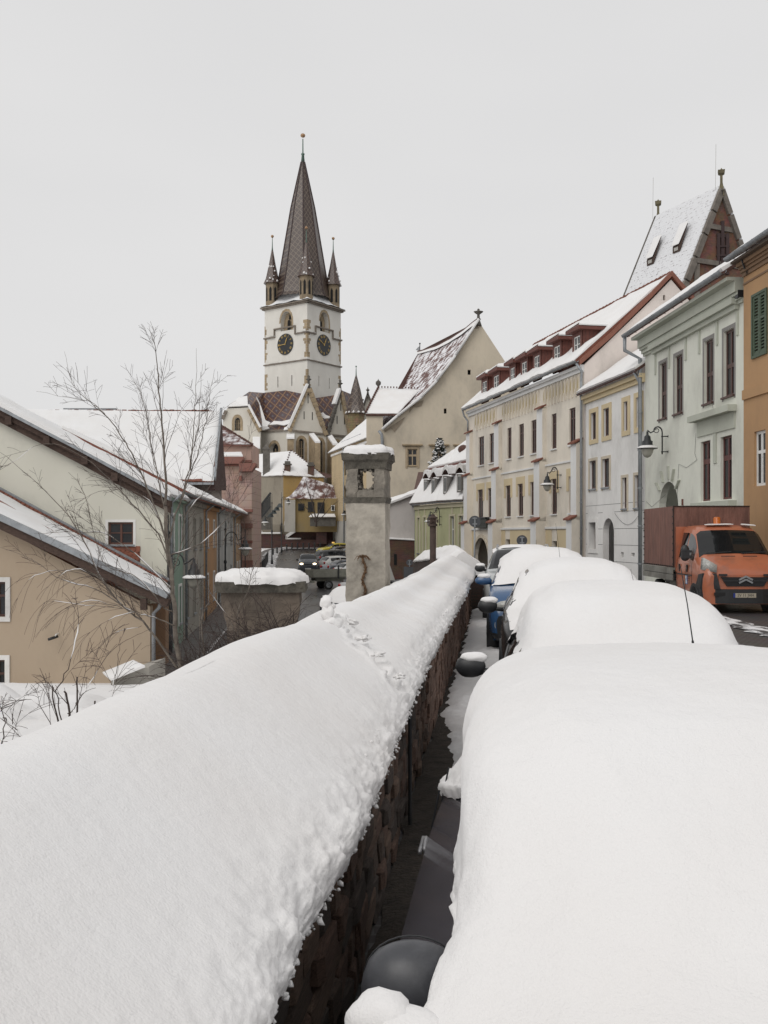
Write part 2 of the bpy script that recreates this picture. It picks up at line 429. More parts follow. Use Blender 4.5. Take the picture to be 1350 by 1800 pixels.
def fwin(fac, r, parent, frame=None, nx=2, rows=(0.62,), fw=0.06, rec=0.16, off=0.0, arch=None, sill=True, surround=None, sw=0.14, sp=0.03, sillm=None, curtain=False, pane=None, name='window', muntin=0.035, glaze=None):
    """window as a part: frame mesh with mullions; panes, sill and surround below it"""
    a0, z0, a1, z1 = r
    F = MB()
    fm = frame or BROWNWOOD
    w, h = a1 - a0, z1 - z0
    o = off - rec
    fbox(F, fac, a0, z0, a0 + fw, z1, o - .05, o); fbox(F, fac, a1 - fw, z0, a1, z1, o - .05, o)
    fbox(F, fac, a0 + fw, z0, a1 - fw, z0 + fw, o - .05, o - .002)
    fbox(F, fac, a0 + fw, z1 - fw, a1 - fw, z1, o - .05, o - .002)
    for i in range(1, nx):
        c = a0 + w * i / nx; fbox(F, fac, c - fw * .55, z0 + fw, c + fw * .55, z1 - fw, o - .045, o + .008)
    ys = [z0 + fw] + [z0 + h * q for q in rows] + [z1 - fw]
    for q in ys[1:-1]: fbox(F, fac, a0 + fw, q - muntin, a1 - fw, q + muntin, o - .046, o + .004)
    W = F.build(name, fm, parent)
    for i in range(nx):
        c0 = a0 + w * i / nx + (fw if i == 0 else fw * .5); c1 = a0 + w * (i + 1) / nx - (fw if i == nx - 1 else fw * .5)
        for k in range(len(ys) - 1):
            if (c1 - c0) < 0.02: continue
            G = MB(); t0 = ys[k] + (muntin if k else 0); t1 = ys[k + 1] - (muntin if k < len(ys) - 2 else 0)
            fbox(G, fac, c0, t0, c1, t1, o - .035, o - .025)
            G.build('pane', pane or GLASS, W)
    if curtain:
        G = MB(); n = 14
        for i in range(n):
            x0 = lerp(a0, a1, i / n); x1 = lerp(a0, a1, (i + 1) / n)
            if abs((i + .5) / n - .5) < .18: continue
            dz = .03 if i % 2 else .0
            G.poly([fac.pt(x0, z0 + .1, o - .12 - dz), fac.pt(x1, z0 + .1, o - .15 + dz), fac.pt(x1, z1, o - .15 + dz), fac.pt(x0, z1, o - .12 - dz)])
        G.build('curtain', CURTAIN, W)
    D = MB(); fbox(D, fac, a0 - .02, z0 - .02, a1 + .02, z1 + .02, o - .32, o - .30); D.build('dark_room', DARKIN, W)
    if sill:
        S = MB(); fbox(S, fac, a0 - .06, z0 - .07, a1 + .06, z0 - .003, off - .15, off + .09)
        S.build('sill', sillm or ZINC, W)
    if surround:
        S = MB()
        fbox(S, fac, a0 - sw, z0 - sw, a0 - .004, z1 + sw, off + .002, off + sp)
        fbox(S, fac, a1 + .004, z0 - sw, a1 + sw, z1 + sw, off + .002, off + sp)
        fbox(S, fac, a0 - .004, z1 + .004, a1 + .004, z1 + sw, off + .002, off + sp - .003)
        if not sill: fbox(S, fac, a0 - .004, z0 - sw, a1 + .004, z0 - .004, off + .002, off + sp - .003)
        S.build('surround', surround, W)
    return W

def slab(B, q, t, n=None):
    """quad slab, thickness t along its normal (upwards)"""
    q = [Vector(p) for p in q]
    nn = (q[1] - q[0]).cross(q[3] - q[0]).normalized()
    if nn.z < 0: nn = -nn
    B.hexa(q, [p + nn * t for p in q])

def snow_slab(q, t, parent, nu=24, nv=12, lift=0.02, amt=0.3, seed=0, name='roof_snow', over=0.0, m=None, kind=None, bare=0.0, mb=None):
    """blanket of snow on a roof plane q = eave left, eave right, ridge right, ridge left"""
    q = [Vector(p) for p in q]
    nn = (q[1] - q[0]).cross(q[3] - q[0]).normalized()
    if nn.z < 0: nn = -nn
    if over:
        e = (q[0] - q[3]).normalized() * over; q[0] += e; e = (q[1] - q[2]).normalized() * over; q[1] += e
    Lu = (q[1] - q[0]).length; Lv = max((q[3] - q[0]).length, .01)
    B = mb or MB(); B.smooth = True
    def pos(u, v, top):
        p = (q[0] * (1 - u) + q[1] * u) * (1 - v) + (q[3] * (1 - u) + q[2] * u) * v
        wob = noise.noise(Vector((u * Lu * 1.3 + seed, 3.7, v * 2))) * .10 * t / .15
        if v == 0: p = p + (q[0] - q[3]).normalized() * wob * .7
        if top is False: return p + nn * lift
        eu = min(u, 1 - u) * Lu; ev = min(v, 1 - v) * Lv
        e = min(1, (min(eu, ev) / (t * 1.2) + .35)) ** .5
        h = t * e * (1 + amt * fbm((p.x * .8 + seed, p.y * .8, p.z * .8), 4))
        return p + nn * (lift + max(h, .02))
    b0 = len(B.v)
    # denser rows near the rim
    def warp(s, L, n):
        return s
    B.grid(lambda u, v: pos(u, v, True), nu, nv)
    rim = [(i / nu, 0.0) for i in range(nu + 1)] + [(1.0, j / nv) for j in range(1, nv + 1)] + [(i / nu, 1.0) for i in range(nu - 1, -1, -1)] + [(0.0, j / nv) for j in range(nv - 1, 0, -1)]
    for a, b in zip(rim, rim[1:] + rim[:1]):
        B.poly([pos(*a, True), pos(*b, True), pos(*b, False), pos(*a, False)])
    if mb: return None
    o = B.build(name, m or SNOWFAR, parent)
    if kind: o['kind'] = kind
    return o

def text_obj(s, size, m, parent, M, name='lettering', extr=0.002, font_w=1.0):
    cu = bpy.data.curves.new('t', 'FONT'); cu.body = s; cu.size = size; cu.align_x = 'CENTER'; cu.align_y = 'CENTER'; cu.extrude = extr; cu.resolution_u = 2
    to = bpy.data.objects.new('t', cu); COL.objects.link(to)
    dg = bpy.context.evaluated_depsgraph_get()
    me = bpy.data.meshes.new_from_object(to.evaluated_get(dg))
    bpy.data.objects.remove(to); bpy.data.curves.remove(cu)
    me.transform(Matrix.Diagonal((font_w, 1, 1, 1)))
    me.transform(M); me.materials.clear(); me.materials.append(m)
    o = bpy.data.objects.new(name, me); COL.objects.link(o); o.parent = parent
    return o
# ------------------------------------------------------------------ ground
XE = [(0.5, -.40), (1.98, -.25), (2.43, -.22), (2.7, -.18), (3.04, -.134), (3.7, -.054), (5.0, .074), (6.5, .22), (8.5, .435), (11.3, .765), (15.5, 1.27), (21.2, 1.93), (25.2, 2.38)]
EDGE = XE[:-1] + [(26, 2.75), (40, 3.4), (55, 2.6), (75, 0), (140, -2), (400, -2)]
def low(y):
    g = [(-30, .2), (9, .1), (30, -2.6), (48, -2.5), (134, -.22), (146, .3), (165, 4.0), (240, 7.0), (700, 9)]
    return interp(g, y)
def upper(y): return interp([(-30, 0), (42, 0), (60, -.7), (76, -1.8), (134, -.22), (146, .3), (165, 4.0), (240, 7), (700, 9)], y)

ASPHALT = mat_blend('wet_asphalt', (0.042, 0.040, 0.040), (0.085, 0.085, 0.088), .35, .8, 1.4, rough=(0.25, 0.5), stretch=(1, .12, 1), bump=.05)
COBBLE = mat_brick('granite_setts', (0.055, 0.045, 0.045), (0.04, 0.034, 0.034), (0.10, .10, .10), .12, .11, rough=.55, msize=.012, vec='XY', dirt=.5)
SNOWROAD = mat_blend('slushy_snow', (0.16, 0.155, 0.155), (0.74, 0.74, 0.75), .40, .66, 2.6, rough=(.6, .8), bump=.6)
DIRT = mat('dark_soil', (0.045, 0.036, 0.028), 0.95, 0.5, 8, 0.8, 40, bdist=.03)
PAVE = mat('paving', (0.12, 0.11, 0.105), 0.7, 0.25, 3, 0.3, 25)

def ys_list():
    y = -20.0; out = []
    while y < 30: out.append(y); y += .5
    while y < 160: out.append(y); y += 2
    while y < 720: out.append(y); y += 30
    return out
def sheet(name, xs, edge_off, side, zf, m, smooth=True, noise_amt=0.0):
    B = MB(); B.smooth = smooth; Y = ys_list(); b = 0
    for y in Y:
        e = interp(EDGE, y) + edge_off
        for k, x in enumerate(xs):
            X = e + side * x
            z = zf(y) + (noise_amt * fbm((X * .5, y * .5, 3), 4) * min(1, x) * max(0, min(1, (29 - y) / 3)) if noise_amt else 0)
            B.v.append(Vector((X, y, z)))
    n = len(xs)
    for i in range(len(Y) - 1):
        for k in range(n - 1):
            B.f.append([i * n + k, i * n + k + 1, (i + 1) * n + k + 1, (i + 1) * n + k]); B.mi.append(0); B.sm.append(True)
    o = B.build(name, m, origin=(0, 0, 0)); o['kind'] = 'structure'; return o
XSR = [0, .3, .6, 1, 2, 3, 4, 6, 8, 10, 12, 15, 20, 40, 90, 200, 420]
XSL = [0, .4, .8, 1.2, 1.8, 2.5, 3.2, 4, 5, 6, 7, 8, 9.5, 11, 13, 16, 20, 26, 40, 80, 200, 420]
sheet('street', XSR, -0.5, 1, upper, COBBLE)
sheet('snowy_ground', XSL, -0.9, -1, low, SNOW, noise_amt=.22)

def strip(name, left, right, zf, m, y0, y1, dy, nx=8, lift=.01, rag=0.0, hump=0.0, seed=0):
    """surface sheet between two polylines"""
    B = MB(); B.smooth = True; ny = int((y1 - y0) / dy)
    def fn(u, v):
        y = lerp(y0, y1, u); a = interp(left, y); b = interp(right, y)
        if rag:
            a += rag * fbm((y * 2.3, seed, 0), 5); b += rag * fbm((y * 2.3, seed + 9, 0), 5)
        e = min(v, 1 - v) * 2
        x = lerp(a, b, v)
        h = hump * min(1, e * 2.5) ** .5 * (1 + .5 * fbm((x * 5, y * 5, seed), 4)) if hump else 0
        return (x, y, zf(y) + lift + h)
    B.grid(fn, ny, nx)
    o = B.build(name, m, origin=(0, 0, 0)); return o
# lower road with its wet surface, the pavement and its snow bank on the far side
LRL = [(30, -6.2), (48, -7.6), (90, -10.8), (125, -14.2), (134, -14.6), (146, -13)]
LRR = [(30, -.5), (60, -.2), (75, 1.0), (100, 3.5), (146, 6)]
o = strip('lower_road', LRL, LRR, low, ASPHALT, 30, 140, 2, 10, .012); o['kind'] = 'structure'
o = strip('lower_pavement', [(y, x - 1.9) for y, x in LRL], [(y, x - .05) for y, x in LRL], lambda y: low(y) + .1, PAVE, 30, 146, 2, 4, .012); o['kind'] = 'structure'
o = strip('pavement_snow', [(y, x - 1.1) for y, x in LRL], [(y, x + .55) for y, x in LRL], lambda y: low(y) + .06, SNOWROAD, 60, 141, .5, 8, .02, rag=.5, hump=.12); o['kind'] = 'stuff'
o = strip('far_pavement_snow', [(133, -15), (140, -14), (147, -12)], [(133, -14.0), (140, 6), (147, 6)], low, SNOWROAD, 137.5, 142, .5, 24, .03, rag=.3, hump=.08); o['kind'] = 'stuff'
# snow slush lying between the parked cars on the lower road
o = strip('roadside_slush', [(36, -2.2), (62, -3.1), (90, -2.4)], [(36, -1.3), (62, -2.3), (90, -1.4)], low, SNOWROAD, 36, 90, .25, 10, .03, rag=.6, hump=.05, seed=4); o['kind'] = 'stuff'
# street verge: dark soil along the wall, trampled snow beyond it
o = strip('wall_foot_soil', [(.3, -.5)] + [(y, x - .1) for y, x in XE[1:]], [(y, x + .42) for y, x in XE], upper, DIRT, .3, 25, .1, 6, .012, rag=.05, hump=.02); o['kind'] = 'structure'
def snow_left(y): return interp(XE, y) + interp([(0, .5), (4, .42), (6, .26), (9, .12), (10.5, -.05), (25, -.08)], y)
o = strip('trodden_snow', [(y, snow_left(y)) for y in [k * .5 for k in range(7, 52)]], [(y, interp(XE, y) + .95) for y in [k * .5 for k in range(7, 52)]], upper, SNOW, 3.5, 25.4, .03, 22, .016, rag=.055, hump=.06, seed=2); o['kind'] = 'stuff'
o = strip('trodden_snow', [(25.6, 2.8), (50, 3.6)], [(25.6, 3.6), (50, 4.4)], upper, SNOW, 25.6, 48, .1, 10, .016, rag=.1, hump=.05, seed=5); o['kind'] = 'stuff'
# slush ridges over the setts beside the truck
for k, (xa, xb, y0, y1) in enumerate([(3.1, 4.4, 1.5, 30), (7.0, 7.55, 10, 34), (9.2, 9.9, 16, 23), (5.6, 5.9, 10, 40)]):
    o = strip('street_slush', [(y0, xa), (y1, xa + .13 * (y1 - y0) * (.4 if xa > 5 else 1))], [(y0, xb), (y1, xb + .13 * (y1 - y0) * (.4 if xa > 5 else 1))], upper, mat_blend('slush_%d' % k, (.06, .055, .055), (.78, .78, .79), .42, .56, 3.5, stretch=(1, .3, 1), bump=.5) if k < 2 else MATS['slush_0'], y0, y1, .1, 8, .014 + .004 * k, rag=.25, hump=.02, seed=k * 3); o['kind'] = 'stuff'

# ------------------------------------------------------------------ parapet wall with its snow cap
STONEM = [mat('wall_stone_%d' % i, c, 0.92, 0.4, 14, 0.9, 45, stretch=(1, .35, 1.4), bdist=.02) for i, c in enumerate([(.17, .105, .078), (.12, .085, .066), (.20, .135, .10), (.10, .078, .066)])]
wall = thing('parapet_wall', 'brown rubble parapet wall under a smooth thick snow cap beside the parked cars', 'wall', (.5, 8, 0))
B = MB()
seg = [k * .6 + .4 for k in range(int(24.8 / .6) + 1)] + [25.2]
for a, b in zip(seg, seg[1:]):
    xa, xb = interp(XE, a) - .15, interp(XE, b) - .15
    B.hexa([(xa - 1.05, a, -3), (xa, a, -.3), (xb, b, -.3), (xb - 1.05, b, -3)], [(xa - 1.05, a, .94), (xa, a, .94), (xb, b, .94), (xb - 1.05, b, .94)])
B.build('mortar_core', mat('old_mortar', (.07, .058, .048), .95, .4, 12, .8, 60, bdist=.02), wall)
# stones: a few shapes shared by all
smesh = []
for k in range(16):
    bm = bmesh.new(); bmesh.ops.create_cube(bm, size=1)
    bmesh.ops.bevel(bm, geom=list(bm.edges), offset=.13, segments=1, affect='EDGES')
    rr = random.Random(k)
    for v in bm.verts: v.co += Vector([rr.uniform(-.07, .07) for _ in range(3)])
    me = bpy.data.meshes.new('stone'); bm.to_mesh(me); bm.free(); me.materials.append(STONEM[k % 4]); smesh.append(me)
wb = base_of(wall); rows = []
z = 0.0
while z < .9: h = R.uniform(.075, .14); rows.append((z, min(h, .95 - z))); z += h + .012
FARST = MB(); cnt = 0
for z, h in rows:
    y = 1.2 + R.uniform(0, .2)
    while y < 25.1:
        l = R.uniform(.14, .42); yc = y + l / 2
        x = interp(XE, yc) - .15 + R.uniform(-.012, .012)
        ang = -math.atan((interp(XE, yc + .2) - interp(XE, yc - .2)) / .4)
        if yc < 9.0 and cnt < 290:
            o = bpy.data.objects.new('stone', smesh[R.randrange(16)]); COL.objects.link(o); o.parent = wall
            o.location = Vector((x, yc, z + h / 2)) - wb; o.rotation_euler = (R.uniform(-.05, .05), 0, ang + R.uniform(-.03, .03)); o.scale = (R.uniform(.07, .12), l, h); cnt += 1
        else: FARST.box((x, yc, z + h / 2), (R.uniform(.07, .11), l, h), rz=ang)
        y += l + .014
o = FARST.build('stonework', STONEM[0], wall); o['kind'] = 'stuff'
# clay cap tiles peeping out under the snow
B = MB()
y = 1.3
while y < 25:
    x = interp(XE, y); B.box((x - .11, y + .09, .955), (.22, .17, .022), rz=-.12, tilt=('Y', .35)); y += .18
B.build('cap_tiles', TILEDARK, wall)['kind'] = 'stuff'

ZR = [(0.5, 1.47), (2.25, 1.484), (3.17, 1.497), (4.2, 1.482), (6.4, 1.435), (7.1, 1.435), (12, 1.37), (16, 1.36), (20, 1.40), (25.2, 1.46)]
dents = []
for k in range(20):
    t = k / 19
    dents.append((lerp(6.95, 5.5, t) + R.uniform(-.10, .10), lerp(-.62, -.04, t) + R.uniform(-.025, .025), R.uniform(.035, .085), R.uniform(.02, .05)))
CP = [(-.16, .90), (-.05, .925), (.015, .975), (.012, 1.05), (-.05, 1.115), (-.16, 1.20), (-.40, None, .12), (-.56, None, .025), (-.68, None, 0), (-.82, None, .03), (-1.05, None, .16), (-1.28, 1.14), (-1.36, 1.02), (-1.2, .93)]
def cr_pt(p, i, t):
    g = lambda k: p[max(0, min(len(p) - 1, k))]
    p0, p1, p2, p3 = g(i - 1), g(i), g(i + 1), g(i + 2)
    return tuple(.5 * (2 * b + (c - a) * t + (2 * a - 5 * b + 4 * c - d) * t * t + (3 * b - a - 3 * c + d) * t ** 3) for a, b, c, d in zip(p0, p1, p2, p3))
# v samples: dense at the lip
samp = []
for i in range(len(CP) - 1):
    n = 16 if i < 5 else (12 if i < 8 else 4)
    samp += [(i, k / n) for k in range(n)]
samp.append((len(CP) - 2, 1.0))
B = MB(); B.smooth = True
d = 1.0; rows_d = []
while d < 25.3: rows_d.append(d); d *= 1.0055
for d in rows_d:
    xe = interp(XE, d); zr = interp(ZR, d)
    cp = [(a, (b if b is not None else zr - c[0])) for a, b, *c in CP]
    sag = .03 * noise.noise(Vector((d * .5, 1, 0)))
    for j, (i, t) in enumerate(samp):
        dx, z = cr_pt(cp, i, t)
        v = i + t
        p = Vector((xe + dx * (1 + .0), d, z))
        lipw = max(0.0, 1 - abs(v - 2.2) / 3.4)
        nrm = Vector((.75, 0, .65)) if v < 8 else Vector((-.5, 0, .85))
        if v < 1.8: nrm = Vector((.6, 0, -.6))
        q = Vector((p.x, d, p.z))
        a = .010 * noise.noise(q * 2.1) + .034 * noise.noise(q * .8)
        if lipw > 0:
            a += lipw ** 1.5 * (.028 * noise.noise(q * 4.5) + .030 * fbm(q * 13, 4) + .014 * abs(noise.noise(q * 38)) + .010 * abs(noise.noise(q * 75)) - .012)
        if v > 5: a += .008 * noise.noise(Vector((q.x * 2.2, (d + dx * .35) * 9, q.z * 2))) * max(0, min(1, (d - 6.8) / 1.5))
        p += nrm * a
        p.z += sag * max(0, min(1, (v - 2) / 3))
        if 5.2 < d < 7.4 and 3 < v < 9:
            for (dd, du, rr, dep) in dents:
                e = ((d - dd) ** 2 * .55 + (dx - du) ** 2) ** .5 / rr
                if e < 1.5: p += nrm * (-dep * max(0, 1 - e * e) + .014 * math.exp(-((e - 1.1) / .2) ** 2))
            # slight step along the trail
        B.v.append(p)
nn = len(samp)
for i in range(len(rows_d) - 1):
    for j in range(nn - 1):
        B.f.append([i * nn + j, (i + 1) * nn + j, (i + 1) * nn + j + 1, i * nn + j + 1]); B.mi.append(0); B.sm.append(True)
B.f.append([(len(rows_d) - 1) * nn + j for j in range(nn)]); B.mi.append(0); B.sm.append(False)
for k in range(2600):
    d = 1.3 * (19 / 1.3) ** R.random(); xe = interp(XE, d)
    u = R.random() ** 1.3; z = .94 + .16 * u; x = xe + .008 - .07 * u + R.uniform(-.02, .012)
    B.blob((x, d, z), R.uniform(.0025, .0085) * (1 + d * .10), k, 1.1, 1, (1, 1.15, .85))
B.build('snow_cap', SNOW, wall, recalc=False)['kind'] = 'stuff'

# clods lying in the trail across the cap
for k in range(4):
    dd, du, rr, dep = dents[(3, 8, 12, 17)[k]]
    B = MB(); B.smooth = True
    B.blob((interp(XE, dd) + du + .05, dd - .03, lerp(1.12, 1.45, -du / .68) + .02), R.uniform(.018, .028), k + 40, 1.6, 3, (1.3, 1, .7))
    tag(B.build('snow_clod', SNOW), ['small snow clod high on the wall cap just below the snowman', 'small snow clod in the upper half of the trail across the wall cap', 'small snow clod in the lower half of the trail across the wall cap', 'small snow clod beside the crumbling eave at the end of the trail'][k], 'snow clod', 'snow clods in the trail on the wall cap')
sm = thing('snowman', 'tiny snowman with one dark eye standing on the ridge of the snowy wall', 'snowman', P(576, 1096, 6.55))
B = MB(); B.smooth = True
b = P(576, 1094, 6.55)
B.blob(b + Vector((.03, 0, -.01)), .062, 5, .4, 3, (1.2, 1.1, .8)); B.blob(b + Vector((.0, 0, .07)), .05, 6, .35, 3, (.95, .9, 1.1))
B.build('body', SNOW, sm)
B = MB(); B.smooth = True; B.blob(b + Vector((-.006, 0, .135)), .046, 9, .3, 3, (1, 1, 1.0)); B.blob(b + Vector((.036, -.01, .112)), .02, 2, .3, 2); B.build('head', SNOW, sm)
B = MB(); B.blob(b + Vector((.03, -.036, .135)), .0055, 1, .1, 1); B.build('eye', BLACKPL, sm)

# second wall beyond the jog
w2 = thing('parapet_wall', 'brown brick parapet wall beyond the jog, its gabled end showing under crusted snow', 'wall', (2.4, 27, 0))
BR2 = mat_brick('old_brown_brick', (.085, .05, .04), (.06, .038, .032), (.05, .04, .035), .26, .08, dirt=.6)
B = MB()
y0 = 26.0
E2 = lambda y: interp([(26, 2.72), (40, 3.5), (55, 2.8), (75, .3)], y)
ysg = [26, 30, 35, 40, 45, 50, 55]
for a, b in zip(ysg, ysg[1:]):
    xa, xb = E2(a), E2(b); da = upper(a); db = upper(b)
    B.hexa([(xa - 1.15, a, -3), (xa, a, da - .4), (xb, b, db - .4), (xb - 1.15, b, -3)], [(xa - 1.15, a, da + .98), (xa, a, da + .98), (xb, b, db + .98), (xb - 1.15, b, db + .98)])
    B.hexa([(xa - 1.13, a, da + .983), (xa - .02, a, da + .983), (xb - .02, b, db + .983), (xb - 1.13, b, db + .983)], [(xa - .60, a, da + 1.42), (xa - .55, a, da + 1.42), (xb - .55, b, db + 1.42), (xb - .60, b, db + 1.42)])
B.build('masonry', BR2, w2)
B = MB(); B.smooth = True
W2P = [(.02, .93), (.08, .99), (.04, 1.08), (-.25, 1.30), (-.50, 1.50), (-.58, 1.53), (-.68, 1.50), (-.95, 1.28), (-1.2, 1.06), (-1.24, .98), (-1.15, .93)]
def f(u, v):
    y = 25.9 + u * 28; i = min(9, int(v * 10)); x, z = cr_pt(W2P, i, v * 10 - i); p = Vector((E2(y) + x, y, upper(y) + z))
    return p + Vector((x + .58, 0, .5)).normalized() * (.06 * noise.noise(p * 2.5) + .03 * abs(noise.noise(p * 9)))
B.grid(f, 200, 40)
B.smooth = False; B.poly([f(0, j / 40) for j in range(41)])
B.build('snow_cap', SNOW, w2)['kind'] = 'stuff'
# drainpipe standing against the near wall
B = MB(); p = Vector((interp(XE, 6.5) - .045, 6.5, 0)); B.tube([p + Vector((0, 0, .05)), p + Vector((0, 0, .9))], .013, 8)
pipe = tag(B.build('drain_pipe', IRON), 'short dark iron pipe standing upright against the stone parapet wall', 'pipe')
# ------------------------------------------------------------------ cars
HATCH = [(0, .62, .60, .80, .72), (.02, .74, .70, .89, .80), (.08, .86, .78, .95, .84), (.16, .93, .86, .98, .86), (.26, 1.00, .93, 1, .86), (.35, 1.22, .94, 1, .78), (.43, 1.40, .95, 1, .72), (.55, 1.47, .96, 1, .71), (.75, 1.45, .98, .99, .70), (.87, 1.36, .98, .97, .69), (.95, 1.08, .96, .93, .74), (.985, .90, .86, .88, .80), (1, .60, .58, .82, .76)]
SUVP = [(0, .60, .58, .82, .74), (.015, .80, .76, .90, .82), (.07, .95, .88, .96, .86), (.16, 1.00, .95, .99, .88), (.25, 1.04, .98, 1, .88), (.34, 1.30, .98, 1, .80), (.41, 1.44, .99, 1, .75), (.52, 1.48, .99, 1, .74), (.80, 1.46, 1.0, .99, .73), (.93, 1.36, 1.0, .97, .72), (.975, 1.0, .95, .93, .80), (1, .60, .58, .85, .78)]
SEDAN = [(0, .60, .58, .80, .72), (.02, .70, .68, .89, .80), (.08, .80, .76, .95, .84), (.18, .88, .84, .98, .86), (.28, .94, .90, 1, .86), (.36, 1.15, .92, 1, .78), (.43, 1.34, .93, 1, .71), (.52, 1.42, .94, 1, .70), (.66, 1.40, .95, .99, .69), (.76, 1.22, .96, .98, .70), (.83, 1.03, .94, .97, .78), (.96, .98, .90, .92, .80), (1, .62, .58, .84, .76)]
CABP = [(0, .98, .90, .86, .80), (.012, 1.12, 1.0, .93, .86), (.10, 1.28, 1.12, .98, .88), (.25, 1.48, 1.22, 1, .90), (.40, 1.84, 1.24, 1, .83), (.52, 2.12, 1.26, 1, .78), (.66, 2.24, 1.27, 1, .77), (.96, 2.26, 1.27, 1, .78), (.985, 2.22, 1.27, .99, .76), (1, 2.05, 1.2, .97, .72)]
PAINTS = {}
def paint(name, col, rough=0.25, dirt=.25):
    if name not in PAINTS:
        m = mat(name, col, rough, 0.06, 3, 0.02, 200, metal=0.0, dirt=(.10, .095, .09), dirt_amt=dirt, dscale=1.6)
        m.node_tree.nodes['Principled BSDF'].inputs['Coat Weight'].default_value = 0.5
        m.node_tree.nodes['Principled BSDF'].inputs['Coat Roughness'].default_value = 0.08
        PAINTS[name] = m
    return PAINTS[name]
def emis(name, col, e):
    m, nt, N, L, bs = _nt(name); bs.inputs['Base Color'].default_value = col + (1,); bs.inputs['Emission Color'].default_value = col + (1,); bs.inputs['Emission Strength'].default_value = e
    return m
LAMPGL = mat('headlight_glass', (0.42, 0.42, 0.40), 0.12, 0.35, 30, 0.1, 60)
TAILGL = mat('tail_light_glass', (0.30, 0.02, 0.02), 0.15, 0.2, 20, 0)
LIT = emis('lit_headlight', (1.0, 0.80, 0.50), 4.0)
PLATEM = mat('plate_white', (.6, .6, .58), .5, .1, 9, 0)
PLATEB = mat('plate_blue', (.02, .04, .22), .5, .1, 9, 0)

def car_profile(prof, L, W, H, n=44):
    hk = H / max(p[1] for p in prof)
    P4 = [(p[0] * L, p[1] * hk, p[2] * hk, p[3] * W, p[4] * W) for p in prof]
    def at(s):
        s = max(0, min(L, s))
        for i in range(len(P4) - 1):
            if s <= P4[i + 1][0] + 1e-9:
                t = (s - P4[i][0]) / (P4[i + 1][0] - P4[i][0]); q = cr_pt(P4, i, t)
                return [s] + list(q[1:])
        return list(P4[-1])
    return at, hk
def sect(q, sill=.24, belt_in=.035):
    """right half of a cross-section, sill to roof centre: list of (x, z)"""
    s, zt, zb, wb, wt = q
    zr = max(zb + .01, zt - min(.10, (zt - zb) * .35))
    return [(wb * .90, sill), (wb * .975, min(.36, zb * .6)), (wb, lerp(.36, zb, .4)), (wb * .995, lerp(.36, zb, .75)), (wb - belt_in, zb), (lerp(wb - belt_in, wt, .92), zr), (wt * .88, zt - .018), (wt * .55, zt + .003), (0, zt + .012)]

